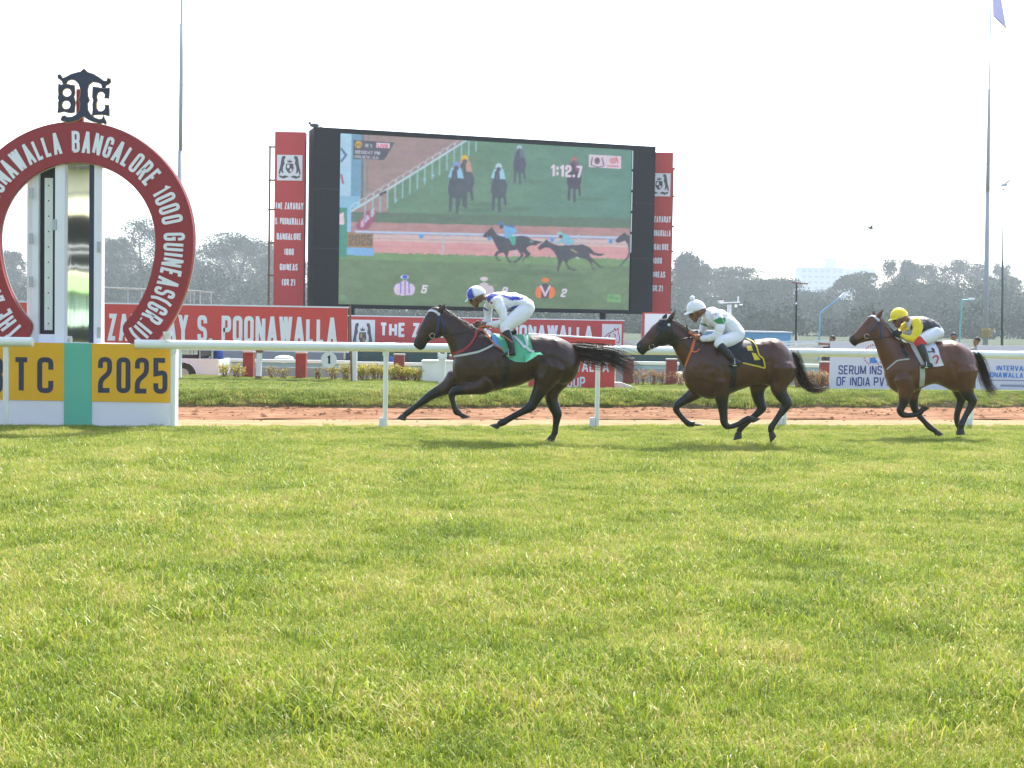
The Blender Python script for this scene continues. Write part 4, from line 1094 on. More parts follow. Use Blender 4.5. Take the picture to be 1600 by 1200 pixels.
for s_, xl, xr, v in (('ZAVARAY S.', 20, 128, 46 * k), ('POONAWALLA', 10, 125, 22 * k), ('GROUP', 40, 88, -3 * k)):
    xsx = (xr - xl) * k / (text_width(s_, **kw) * h_); add_letters(t, M['print_white'], s_, lambda u, vv_, d: fn(xl * k + u, v + 5 * k + vv_, d - .006), h_, depth=.004, xscale=xsx, **kw)
# white banners at right
M['banner_white'] = mat('banner_white_vinyl', (.70, .69, .76), .55, .05, 1.2, bump=.3, bscale=2.0)
M['print_blue'] = mat('print_blue', (.06, .065, .25), .5, .1); M['print_sky'] = mat('print_sky', (.07, .24, .62), .5, .1); M['print_rose'] = mat('print_rose', (.50, .12, .16), .5, .1)
D = 32.4; t, fn, W, Hh = board('sponsor_banner', 1297, 1512, 533, 607, D, M['banner_white'], 'white banner with dark blue institute lettering behind the third horse', D2=32.9)
k = W / 215.0
kw = dict(w=.62, t=.15, gap=.12, r=.16, space=.38); h_ = 13.5 * k; xsx = 76 * k / (text_width('SERUM INST', **kw) * h_)
lines(t, fn, W, Hh, [('SERUM INSTITUTE', 13 * k, 21 * k, h_, xsx), ('OF INDIA PVT. LTD', 10.5 * k, 4 * k, h_, xsx)], M['print_blue'], **kw)
mb = MB(); cu, cv = 67 * k, 50 * k
for i in range(22):
    a_ = rad(-60 + 300 * i / 21); mb.prism([(cu + math.cos(a_ + j) * r_ * k, cv + math.sin(a_ + j) * r_ * k) for r_, j in ((13.5, -.05), (16.5, -.05), (16.5, .05), (13.5, .05))], lambda u, v, d: fn(u, v, d - .005), .004)
mb.build('seal_ring', M['print_rose'], t)
mb = MB(); mb.prism([(cu - 6 * k, cv - 12 * k), (cu + 6 * k, cv - 12 * k), (cu + 6 * k, cv - 9 * k), (cu + 3 * k, cv - 6 * k), (cu + 3 * k, cv + 6 * k), (cu - 2 * k, cv + 8 * k), (cu - 2 * k, cv - 4 * k), (cu - 6 * k, cv - 4 * k)], lambda u, v, d: fn(u, v, d - .007), .004); mb.build('seal_mark', M['print_sky'], t)
D = 33.0; t, fn, W, Hh = board('sponsor_banner', 1526, 1745, 539, 608.5, D, M['banner_white'], 'white banner with light blue lettering at the right edge of the picture')
k = W / 219.0
kw = dict(w=.66, t=.2, gap=.1, r=.12, space=.3)
h_ = 8.2 * k
lines(t, fn, W, Hh, [('INTERVALVE', 31 * k, 30 * k, h_, 1.05), ('POONAWALLA PVT. LTD', 9 * k, 19.3 * k, h_, 1.0)], M['print_sky'], **kw)
mb = MB()
for i in range(26): mb.prism([((18 + i * 4.2) * k, 14.2 * k), ((21 + i * 4.2) * k, 14.2 * k), ((21 + i * 4.2) * k, 15.6 * k), ((18 + i * 4.2) * k, 15.6 * k)], lambda u, v, d: fn(u, v, d - .005), .004)
for i in range(14):
    for q in stroke_quads([((38 + i * 4) * k, 5 * k), ((40 + i * 4) * k, 8.5 * k), ((41.5 + i * 4) * k, 5.5 * k)], False, .9 * k): mb.prism([(p.x, p.y) for p in q], lambda u, v, d: fn(u, v, d - .006), .003)
mb.build('small_print', M['print_blue'], t)
mb = MB(); mb.prism([(14 * k, 57 * k), (17.5 * k, 57 * k), (17.5 * k, 61 * k), (14 * k, 61 * k)], lambda u, v, d: fn(u, v, d - .005), .004); mb.build('print_mark', M['print_sky'], t)
# ---------------------------------------------------------------- organic bodies: lofts merged into one skin
def catmull(sts, sub):
    """sts: list of float arrays; smooth interpolation"""
    a = [np.array(s, float) for s in sts]; n = len(a); out = []
    for i in range(n - 1):
        p0 = a[max(i - 1, 0)]; p1 = a[i]; p2 = a[i + 1]; p3 = a[min(i + 2, n - 1)]
        for k in range(sub):
            t = k / sub
            out.append(.5 * ((2 * p1) + (-p0 + p2) * t + (2 * p0 - 5 * p1 + 4 * p2 - p3) * t * t + (-p0 + 3 * p1 - 3 * p2 + p3) * t ** 3))
    out.append(a[-1]); return out
def loft(mb, secs, n=18, sub=3, cap=.5, power=1.0):
    """secs: (centre, in-plane half axis, lateral half axis) as 9 floats"""
    st = catmull([list(c) + list(u) + list(v) for c, u, v in secs], sub)
    rings = []
    def ring(c, u, v, k):
        r = []
        for i in range(n):
            a = 2 * math.pi * i / n; ca, sa = math.cos(a), math.sin(a)
            if power != 1.0: ca = math.copysign(abs(ca) ** power, ca); sa = math.copysign(abs(sa) ** power, sa)
            r.append(tuple(c + u * ca * k + v * sa * k))
        return r
    cs = [(Vector(s[0:3]), Vector(s[3:6]), Vector(s[6:9])) for s in st]
    d0 = (cs[0][0] - cs[1][0]).normalized(); d1 = (cs[-1][0] - cs[-2][0]).normalized()
    r0 = min(cs[0][1].length, cs[0][2].length); r1 = min(cs[-1][1].length, cs[-1][2].length)
    L = [(cs[0][0] + d0 * r0 * cap, cs[0][1], cs[0][2], .55), (cs[0][0] + d0 * r0 * cap * .55, cs[0][1], cs[0][2], .85)]
    L += [(c, u, v, 1.0) for c, u, v in cs]
    L += [(cs[-1][0] + d1 * r1 * cap * .55, cs[-1][1], cs[-1][2], .85), (cs[-1][0] + d1 * r1 * cap, cs[-1][1], cs[-1][2], .55)]
    base = len(mb.v)
    for c, u, v, k in L: mb.v += ring(c, u, v, k)
    m = len(L)
    for i in range(m - 1):
        for k in range(n):
            a = base + i * n + k; b = base + i * n + (k + 1) % n
            mb.f.append((a, b, b + n, a + n)); mb.m.append(0)
    mb.f.append(tuple(base + k for k in range(n - 1, -1, -1))); mb.m.append(0)
    mb.f.append(tuple(base + (m - 1) * n + k for k in range(n))); mb.m.append(0)
def limb(mb, pts, D, infl=0.0, lat=.86, n=14, sub=3, cap=.6, scale=None):
    """pts: (px, py, radius_px, lateral offset m[, lateral radius factor])"""
    s = PPM(D); C = [P(p[0], p[1], D + p[3]) for p in pts]; secs = []
    for i, p in enumerate(pts):
        t = C[min(i + 1, len(C) - 1)] - C[max(i - 1, 0)]; t.normalize()
        side = Vector((0, 1, 0)); side = (side - t * side.dot(t)).normalized(); u = t.cross(side).normalized()
        r = p[2] / s + infl; l = p[4] if len(p) > 4 else lat
        secs.append((C[i], u * r, side * r * l))
    loft(mb, secs, n, sub, cap)
def skin(mb, voxel, smooth=5, fac=.5):
    """voxel remesh of everything in mb into one continuous surface"""
    me = mb.mesh('raw'); o = bpy.data.objects.new('raw', me); COL.objects.link(o)
    md = o.modifiers.new('r', 'REMESH'); md.mode = 'VOXEL'; md.voxel_size = voxel; md.use_smooth_shade = True
    if smooth:
        ms = o.modifiers.new('s', 'SMOOTH'); ms.factor = fac; ms.iterations = smooth
    bpy.context.view_layer.update()
    dg = bpy.context.evaluated_depsgraph_get(); ev = o.evaluated_get(dg)
    out = bpy.data.meshes.new_from_object(ev)
    bpy.data.objects.remove(o); bpy.data.meshes.remove(me)
    out.polygons.foreach_set('use_smooth', [True] * len(out.polygons))
    out.materials.clear()
    return out
def coords(me):
    a = np.empty(len(me.vertices) * 3, 'f'); me.vertices.foreach_get('co', a); return a.reshape(-1, 3)
CR = np.array(CROT)
def project(co):
    """world -> photograph pixels, for placing markings"""
    d = (co - np.array((0, 0, CAM_H))) @ CR
    return CX + FPX * d[:, 0] / -d[:, 2], CY - FPX * d[:, 1] / -d[:, 2]
def segdist(X, Y, pts):
    d = np.full(X.shape, 1e9)
    for a, b in zip(pts[:-1], pts[1:]):
        dx, dy = b[0] - a[0], b[1] - a[1]; t = np.clip(((X - a[0]) * dx + (Y - a[1]) * dy) / (dx * dx + dy * dy + 1e-9), 0, 1)
        d = np.minimum(d, np.hypot(X - a[0] - t * dx, Y - a[1] - t * dy))
    return d
def inside(X, Y, pts):
    c = np.zeros(X.shape, bool); n = len(pts); j = n - 1
    for i in range(n):
        xi, yi = pts[i]; xj, yj = pts[j]; t = ((yi > Y) != (yj > Y))
        c ^= t & (X < (xj - xi) * (Y - yi) / (yj - yi + 1e-12) + xi); j = i
    return c
def sstep(a, b, x): t = np.clip((x - a) / (b - a), 0, 1); return t * t * (3 - 2 * t)

class Surf:
    """wraps a body so that tack can be laid on it"""
    def __init__(self, me, D):
        self.D = D; self.b = BVHTree.FromPolygons([v.co.copy() for v in me.vertices], [tuple(p.vertices) for p in me.polygons])
    def hit(self, x, y, off=.006, far=False):
        d = ray(x, y).normalized(); o = Vector((0, 0, CAM_H))
        loc, nrm, i, ds = self.b.ray_cast(o, d)
        if loc is None:
            p = P(x, y, self.D - .02)
            loc, nrm, i, ds = self.b.find_nearest(p)
            if (loc - p).length > .05: loc, nrm = p, Vector((0, -1, 0))
        if nrm.y > 0: nrm = -nrm
        p = loc + nrm * off; n = nrm
        if far: p = Vector((p.x, 2 * self.D - p.y, p.z)); n = Vector((n.x, -n.y, n.z))
        return p, n
    def strap(self, mb, pts, width, off=.004, thick=.006, far=False, step=2.0, both=False):
        if both: self.strap(mb, pts, width, off, thick, False, step); far = True
        q = []
        for a, b in zip(pts[:-1], pts[1:]):
            n = max(1, int(math.hypot(b[0] - a[0], b[1] - a[1]) / step)); q += [(a[0] + (b[0] - a[0]) * k / n, a[1] + (b[1] - a[1]) * k / n) for k in range(n)]
        q.append(pts[-1]); H = [self.hit(x, y, off, far) for x, y in q]; base = len(mb.v)
        C = [h[0] for h in H]
        for _ in range(2): C = [C[0]] + [(C[i - 1] + C[i] * 2 + C[i + 1]) / 4 for i in range(1, len(C) - 1)] + [C[-1]]
        for i, p in enumerate(C):
            nn = H[i][1]; t = (C[min(i + 1, len(C) - 1)] - C[max(i - 1, 0)]).normalized(); sd = t.cross(nn).normalized()
            for a, b in ((-1, 0), (1, 0), (1, 1), (-1, 1)): mb.v.append(tuple(p + sd * a * width / 2 + nn * b * thick))
        for i in range(len(C) - 1):
            for k in range(4):
                a = base + i * 4 + k; b = base + i * 4 + (k + 1) % 4; mb.f.append((a, b, b + 4, a + 4)); mb.m.append(0)
        mb.f += [(base + 3, base + 2, base + 1, base), tuple(base + (len(C) - 1) * 4 + k for k in range(4))]; mb.m += [0, 0]
    def patch(self, mb, TL, TR, BR, BL, off=.008, thick=.006, nu=14, nv=10, far=False, both=False, right=None, bottom=None, top=None, ripple=0.0, mi=0):
        """four sided cloth laid on the body; optional polylines for the edges"""
        if both: self.patch(mb, TL, TR, BR, BL, off, thick, nu, nv, False, False, right, bottom, top, ripple, mi); far = True
        def along(pl, t):
            L = [0]
            for a, b in zip(pl[:-1], pl[1:]): L.append(L[-1] + math.hypot(b[0] - a[0], b[1] - a[1]))
            s_ = t * L[-1]
            for i in range(len(pl) - 1):
                if L[i + 1] >= s_ - 1e-9:
                    k = (s_ - L[i]) / max(1e-9, L[i + 1] - L[i]); return (pl[i][0] + (pl[i + 1][0] - pl[i][0]) * k, pl[i][1] + (pl[i + 1][1] - pl[i][1]) * k)
            return pl[-1]
        T = [TL] + (top or []) + [TR]; B = [BL] + (bottom or []) + [BR]; R_ = [TR] + (right or []) + [BR]; Lf = [TL, BL]
        base = len(mb.v); PP = []
        for j in range(nv + 1):
            v = j / nv
            for i in range(nu + 1):
                u = i / nu; a = along(T, u); b = along(B, u); c = along(Lf, v); d = along(R_, v)
                x = (1 - v) * a[0] + v * b[0] + (1 - u) * c[0] + u * d[0] - ((1 - u) * (1 - v) * TL[0] + u * (1 - v) * TR[0] + (1 - u) * v * BL[0] + u * v * BR[0])
                y = (1 - v) * a[1] + v * b[1] + (1 - u) * c[1] + u * d[1] - ((1 - u) * (1 - v) * TL[1] + u * (1 - v) * TR[1] + (1 - u) * v * BL[1] + u * v * BR[1])
                rp = ripple * (math.sin(u * 11 + v * 3) * .5 + math.sin(u * 5 - v * 7 + 1) * .5) * (.3 + v)
                PP.append(self.hit(x, y, off + max(0, rp) + abs(rp) * .2, far))
        for p, n in PP: mb.v.append(tuple(p))
        for p, n in PP: mb.v.append(tuple(p + n * thick))
        m = (nu + 1) * (nv + 1)
        for j in range(nv):
            for i in range(nu):
                a = base + j * (nu + 1) + i; q = (a, a + 1, a + nu + 2, a + nu + 1)
                mb.f.append(q); mb.m.append(mi); mb.f.append(tuple(k + m for k in q[::-1])); mb.m.append(mi)
        bd = [j for j in range(nu)] ; 
        def side(a, b): mb.f.append((base + a, base + b, base + b + m, base + a + m)); mb.m.append(mi)
        for i in range(nu): side(i, i + 1); side(nv * (nu + 1) + i + 1, nv * (nu + 1) + i)
        for j in range(nv): side((j + 1) * (nu + 1), j * (nu + 1)); side(j * (nu + 1) + nu, (j + 1) * (nu + 1) + nu)

def strands(mb, roots, guide, n, w0, spread, rnd, seg=7, curl=.03):
    """hair: ribbons that start near a root and follow a guide curve (list of world points) spreading towards its end"""
    g = [Vector(tuple(p)) for p in catmull([list(p) for p in guide], 6)]
    for k in range(n):
        off = Vector((rnd.gauss(0, 1), rnd.gauss(0, .8), rnd.gauss(0, 1))); L = rnd.uniform(.62, 1.0); ph = rnd.uniform(0, 6.28)
        ang = rnd.uniform(0, 3.14); base = len(mb.v)
        for i in range(seg + 1):
            t = i / seg * L; q = t * (len(g) - 1); a = int(min(q, len(g) - 2)); p = g[a].lerp(g[a + 1], q - a)
            sp = roots + (spread - roots) * t ** 1.1
            p = p + off * sp + Vector((0, 0, 1)) * curl * math.sin(ph + t * 5) * t
            w_ = w0 * (1 - .75 * i / seg); d = Vector((0, math.cos(ang), math.sin(ang))) * w_
            mb.v += [tuple(p - d), tuple(p + d)]
        for i in range(seg):
            a = base + 2 * i; mb.f.append((a, a + 1, a + 3, a + 2)); mb.m.append(0)

M['coat'] = mat_attr('horse_coat', rough=.33, spec=.42, bump=.30, bscale=11, sheen=.0, var=.2, vscale=6)
M['hair'] = mat('horse_hair', (.014, .010, .009), .45, .3, 8)
M['hair_brown'] = mat('horse_hair_brown_ends', (.10, .035, .02), .5, .3, 8)
M['hoof'] = mat('hoof_horn', (.03, .026, .024), .55, .3, 20)
M['eye'] = mat('horse_eye', (.008, .006, .005), .08, .1, spec=.8)
M['leather'] = mat('black_leather', (.012, .012, .014), .35, .2, 20)
M['bridle_blue'] = mat('bridle_blue', (.025, .035, .12), .5, .25, 60)
M['bridle_white'] = mat('bridle_white', (.6, .6, .66), .5, .1, 30)
M['rubber_red'] = mat('red_rubber_strap', (.30, .03, .03), .5, .15, 20)
M['orange'] = mat('orange_rein_grip', (.55, .13, .03), .5, .15, 30)
M['bit_steel'] = mat('bit_steel', (.5, .5, .5), .25, .1, metal=.9)
M['girth_white'] = mat('girth_elastic', (.46, .48, .46), .7, .08, 30)

def make_horse(D, label, torso, neck, head, legs, hooves, ear, eye, tail, crest, base, dark, black, markings=None, brown=False, tail_n=330):
    """torso: (x, top, bottom, half width m); neck/head: (front/crest x,y, back/throat x,y, half width m); legs: limb stations"""
    s = PPM(D); mb = MB()
    secs = []
    for x, t, b, w_ in torso:
        a = P(x, t, D); c = P(x, b, D); secs.append(((a + c) / 2, (a - c) / 2, Vector((0, w_, 0))))
    loft(mb, secs, 26, 3, .3, .92)
    for L in (neck, head):
        secs = []
        for x0, y0, x1, y1, w_ in L:
            a = P(x0, y0, D); c = P(x1, y1, D); secs.append(((a + c) / 2, (a - c) / 2, Vector((0, w_, 0))))
        loft(mb, secs, 20, 3, .5)
    for lg in legs: limb(mb, lg, D, infl=.003)
    for k, (bx, by, tx, ty) in enumerate(ear):
        off = -.055 if k == 0 else .055
        a = P(bx, by, D + off); b = P(tx, ty, D + off * 1.35); t = (b - a); u = Vector((t.z, 0, -t.x)).normalized()
        loft(mb, [(a, u * .038, Vector((0, .03, 0))), (a.lerp(b, .4), u * .036, Vector((0, .024, 0))), (a.lerp(b, .8), u * .018, Vector((0, .014, 0))), (b, u * .006, Vector((0, .006, 0)))], 10, 3)
    me = skin(mb, .0125, 4, .5)
    co = coords(me); n = len(co)
    # muscle relief: push the skin in and out a little
    nr = np.empty(n * 3, 'f'); me.vertices.foreach_get('normal', nr); nr = nr.reshape(-1, 3)
    X_, Y_ = project(co); dsp = np.zeros(n)
    if markings:
        for (x0, y0, x1, y1, r_, a_) in markings:
            d = segdist(X_, Y_, [(x0, y0), (x1, y1)]); dsp += a_ * np.exp(-(d / r_) ** 2)
    dsp += np.array([noise.noise(Vector((c[0] * 7 + c[2] * 3, c[1] * 4, c[2] * 5 - c[0] * 2 + D))) + .5 * noise.noise(Vector((c[0] * 15, c[1] * 9, c[2] * 15 + 3))) for c in co]) * .0055 * np.clip((co[:, 2] - .75) / .25, .15, 1)
    sidew = np.clip(np.abs(nr[:, 1]) * 1.6, 0, 1)
    co2 = co + nr * (dsp * sidew)[:, None].astype('f'); me.vertices.foreach_set('co', co2.ravel()); me.update()
    # colour: dark points on the legs and muzzle are the animal's own markings
    base = np.array(base); dark = np.array(dark); C = np.repeat(base[None], n, 0)
    nzv = np.array([noise.noise(Vector((c[0] * 2.3, c[1] * 2.3, c[2] * 2.3 + D))) for c in co[::1]]) 
    C *= (1 + .22 * nzv)[:, None]
    k = np.zeros(n)
    for pts, r0, r1 in black: k = np.maximum(k, 1 - sstep(r0, r1, segdist(X_, Y_, pts)))
    C = C * (1 - k[:, None]) + dark[None] * k[:, None]
    set_color(me, C); me.materials.append(M['coat'])
    cx = (torso[0][0] + torso[-1][0]) / 2; q = P(cx, 600, D)
    h = thing('racehorse', (q.x, D, 0), label, 'horse', 'racehorses galloping past the post')
    sf = Surf(me, D)
    body = link_mesh('body', me, None, h)
    # hooves
    for hx in hooves:
        x0, y0, x1, y1, x2, y2, yo = hx              # coronet centre, toe, heel
        lg = [l for l in legs if abs(l[-1][3] - yo) < .06 and math.hypot(l[-1][0] - x0, l[-1][1] - y0) < 9][0]
        a = P(lg[-1][0], lg[-1][1], D + yo); t = P(x1, y1, D + yo); e = P(x2, y2, D + yo)
        ax_ = ((t + e) / 2 - a); ax_ = ax_.normalized() * max(.075, min(.10, ax_.length)); u = (t - e); u = (u - ax_.normalized() * u.dot(ax_.normalized()) * .5).normalized() * .064
        c = a + ax_; mbh = MB(); ang = 16; v0 = []
        for lv, kk in ((0, 1.0), (.45, .86), (1.05, .68)):
            for i in range(ang):
                an = 2 * math.pi * i / ang; v0.append(tuple(c - ax_ * lv + u * (.12 * (1 - lv)) + (u * math.cos(an) + Vector((0, .056, 0)) * math.sin(an)) * kk))
        mbh.v = v0
        for r_ in range(2):
            for i in range(ang): mbh.f.append((r_ * ang + i, r_ * ang + (i + 1) % ang, (r_ + 1) * ang + (i + 1) % ang, (r_ + 1) * ang + i)); mbh.m.append(0)
        mbh.f += [tuple(range(ang - 1, -1, -1)), tuple(2 * ang + i for i in range(ang))]; mbh.m += [0, 0]
        finish(mbh.build('hoof', M['hoof'], h), 50)
    for sg in (-1, 1):
        p, nn = sf.hit(eye[0], eye[1], -.007, far=(sg > 0)); mbe = MB(); mbe.ball(p, (.019, .014, .017), 12, 8); mbe.build('eye', M['eye'], h, smooth=True)
    rnd = random.Random(int(D * 100) + int(cx))
    # tail
    mbt = MB(); G3 = [P(x, y, D + o) for x, y, o in tail['guide']]
    strands(mbt, .035, G3, tail_n, .0032, tail['spread'], rnd)
    for g2 in tail.get('extra', []): strands(mbt, .03, [P(x, y, D + o) for x, y, o in g2], tail_n // 3, .003, tail['spread'] * .8, rnd)
    dk = [P(x, y, D + o) for x, y, o in tail['guide']][:3]; mbt.tube(dk, [.045, .036, .018], 12)
    mbt.build('tail', M['hair'], h)
    if brown:
        mbt = MB(); strands(mbt, .03, [P(x, y, D + o) for x, y, o in brown], 120, .003, tail['spread'], rnd); mbt.build('tail_tips', M['hair_brown'], h)
    # mane
    mbm = MB()
    for a, b in zip(crest[:-1], crest[1:]):
        m_ = int(math.hypot(b[0] - a[0], b[1] - a[1]) * 7)
        for i in range(m_):
            t = rnd.random(); p = P(a[0] + (b[0] - a[0]) * t, a[1] + (b[1] - a[1]) * t, D + rnd.uniform(-.012, .012)); L_ = rnd.uniform(.035, .095)
            dr = Vector((rnd.uniform(.2, 1.0), rnd.uniform(-.9, .9), rnd.uniform(-.15, .45))).normalized() * L_; w_ = Vector((.002, .002, 0)); base_ = len(mbm.v)
            p = p - Vector((0, 0, .015))
            q1 = p + dr * .5 + Vector((0, 0, .008)); q2 = p + dr + Vector((0, 0, -.02))
            mbm.v += [tuple(p - w_), tuple(p + w_), tuple(q1 - w_), tuple(q1 + w_), tuple(q2)]; mbm.f += [(base_, base_ + 1, base_ + 3, base_ + 2), (base_ + 2, base_ + 3, base_ + 4)]; mbm.m += [0, 0]
    mbm.build('mane', M['hair'], h)
    return h, sf
def free_tube(name, pts, r, m, par, n=8, smooth=True):
    g = [Vector(tuple(p)) for p in catmull([list(p) for p in pts], 6)]
    mb = MB(); mb.tube(g, r, n); return mb.build(name, m, par, smooth=smooth)
def bit_ring(sf, x, y, r_px, par, m):
    p, nn = sf.hit(x, y, .012); r_ = r_px / PPM(sf.D)
    mb = MB(); pts = [p + Vector((r_ * math.cos(a), 0, r_ * math.sin(a))) for a in [2 * math.pi * i / 16 for i in range(17)]]; mb.tube(pts, .005, 6)
    mb.build('bit_ring', m, par, smooth=True)
    mb = MB(); pts = [Vector((q.x, 2 * sf.D - q.y, q.z)) for q in pts]; mb.tube(pts, .005, 6); mb.build('bit_ring', m, par, smooth=True)
# ---------------------------------------------------------------- the three racehorses
H = []
D1 = 19.2
legs = [
 [(712, 592, 17, .11), (700, 604, 12.5, .12), (685, 611.5, 9, .12), (672, 618.5, 7.2, .12), (661, 627, 6.2, .12), (652, 633.5, 4.6, .12), (643, 640.5, 4.5, .12), (636.5, 645, 5, .12), (631.5, 648.5, 4, .12)],
 [(760, 596, 18, -.12), (752, 604, 13, -.14), (738, 606.5, 10, -.14), (722, 609, 8, -.14), (710, 611.5, 6.6, -.14), (705.5, 616, 5.4, -.14), (707, 625, 4.1, -.14), (710, 636, 4.0, -.14), (713, 643.5, 4.9, -.14), (719, 646.5, 4.1, -.14)],
 [(862, 572, 26, -.13), (852, 592, 19, -.14), (847, 604, 13.5, -.14), (839.5, 617, 9.8, -.14), (834, 628, 8.4, -.14), (829, 636, 7.6, -.14), (818, 642.5, 5.6, -.14), (805, 649, 4.9, -.14), (793, 656, 4.9, -.14), (786, 659.8, 5.6, -.14), (779, 663, 4.3, -.14)],
 [(880, 572, 24, .12), (872, 594, 17, .12), (863, 611, 12, .12), (862, 624, 10, .12), (866, 636, 9, .12), (870.5, 647, 7.8, .12), (869.5, 657, 5.8, .12), (868, 667, 4.7, .12), (867, 675.5, 5, .12), (864, 681, 4.4, .12)],
]
h1, s1 = make_horse(D1, 'dark brown racehorse in the lead with a green saddle cloth', 
 [(709, 562, 585, .06), (713, 545, 597, .13), (722, 530, 607, .18), (735, 524, 612, .22), (755, 521, 614, .25), (775, 523, 611, .28), (790, 524, 607, .29), (810, 524, 603, .29), (825, 523, 597, .275), (838, 522.5, 592, .26), (855, 523.5, 594, .265), (870, 526, 600, .26), (885, 532.5, 600, .23), (896, 541, 594, .17), (903, 552, 582, .10), (905.5, 560, 572, .05)],
 [(762, 520, 722, 604, .17), (746, 516, 712, 576, .14), (732, 509, 705, 554, .115), (718, 500, 700, 539, .095), (705, 492, 693, 527, .085), (694, 484, 683, 519, .08)],
 [(688, 480, 699, 512, .065), (676, 479.5, 697, 516, .08), (668, 488, 692, 524, .09), (662, 498, 686, 528, .09), (657.5, 507, 677, 530, .075), (653.5, 516, 670, 534, .06), (650, 525, 666, 540, .05), (646.5, 533, 663.5, 544, .05), (646, 539, 659, 547, .043), (651, 544.5, 657, 546.5, .025)],
 legs,
 [(630.5, 649, 621.5, 653.5, 636, 653.5, .12), (722, 648, 733, 654, 724, 655.5 - 3, -.14), (776, 663.5, 764, 667, 779, 668.5, -.14), (862.5, 684.5, 855, 690.5, 863, 691, .12)],
 [(686, 487, 696, 474.5), (680, 485, 690, 475)], (669.5, 499),
 dict(guide=[(897, 545, 0), (912, 547, 0), (930, 550, 0), (952, 556, .05), (975, 568, .12), (992, 588, .2)], spread=.068, extra=[[(899, 547, 0), (906, 556, 0), (922, 563, 0), (944, 568, -.1), (958, 578, -.14)], [(899, 545, 0), (925, 545, 0), (950, 548, 0), (975, 556, 0), (1000, 570, 0)]]),
 [(692, 482), (705, 491), (718, 499), (732, 508), (746, 515.5), (758, 520)],
 (.038, .0155, .0095), (.006, .0055, .006),
 [([(676, 616), (652, 633), (634, 646)], 7, 16), ([(715, 612), (706, 620), (712, 644), (722, 648)], 6, 14), ([(838, 622), (818, 642), (778, 664)], 8, 18), ([(864, 636), (870, 650), (864, 684)], 8, 20), ([(646, 536), (658, 545)], 5, 14)],
 markings=[(758, 560, 768, 590, 16, .010), (740, 540, 765, 532, 10, -.008), (830, 560, 800, 575, 14, .006), (872, 540, 885, 575, 13, .016), (846, 545, 846, 580, 7, -.016), (868, 534, 874, 545, 4, .010), (862, 560, 870, 590, 4, -.008), (770, 545, 782, 590, 4, -.008), (748, 585, 762, 570, 5, .008), (760, 602, 775, 596, 6, -.006), (700, 520, 725, 552, 7, .006), (712, 560, 730, 545, 6, -.006), (669, 505, 660, 520, 4, -.005)],
 brown=[(898, 547, 0), (930, 553, 0), (960, 565, .1), (985, 585, .16), (990, 612, .18)], tail_n=560)
D2 = 19.3
legs = [
 [(1096, 596, 18, .12), (1092, 608, 14, .13), (1080, 618, 10, .13), (1068, 626, 7.4, .13), (1058, 633, 6, .13), (1056.5, 640, 5, .13), (1062, 648, 4.2, .13), (1069, 656, 4.1, .13), (1076, 662, 5, .13), (1084, 662.5, 4.3, .13)],
 [(1128, 596, 19, -.13), (1128, 610, 14, -.14), (1127.5, 622, 10.5, -.14), (1129, 635, 8, -.14), (1130.5, 648, 6.4, -.14), (1131.5, 659, 5.9, -.14), (1135.5, 666, 5, -.14), (1145, 665.5, 4.1, -.14), (1155, 662, 4.1, -.14), (1164, 657, 5, -.14), (1171, 653, 4.6, -.14)],
 [(1196, 585, 20, .12), (1184, 602, 14, .13), (1184, 616, 10, .13), (1187, 628, 8.6, .13), (1190, 638, 7.8, .13), (1183, 646.5, 5.4, .13), (1173, 655, 4.6, .13), (1163, 663.5, 4.6, .13), (1157.5, 669, 5, .13), (1154, 675, 4.1, .13)],
 [(1220, 575, 24, -.12), (1220, 594, 17, -.13), (1217, 608, 12.6, -.13), (1223, 620, 9.6, -.13), (1229.5, 631, 8.6, -.13), (1224.5, 640, 6.2, -.13), (1217, 650, 4.7, -.13), (1210, 660.5, 4.5, -.13), (1205, 668, 5.1, -.13), (1204.5, 675, 4.3, -.13)],
]
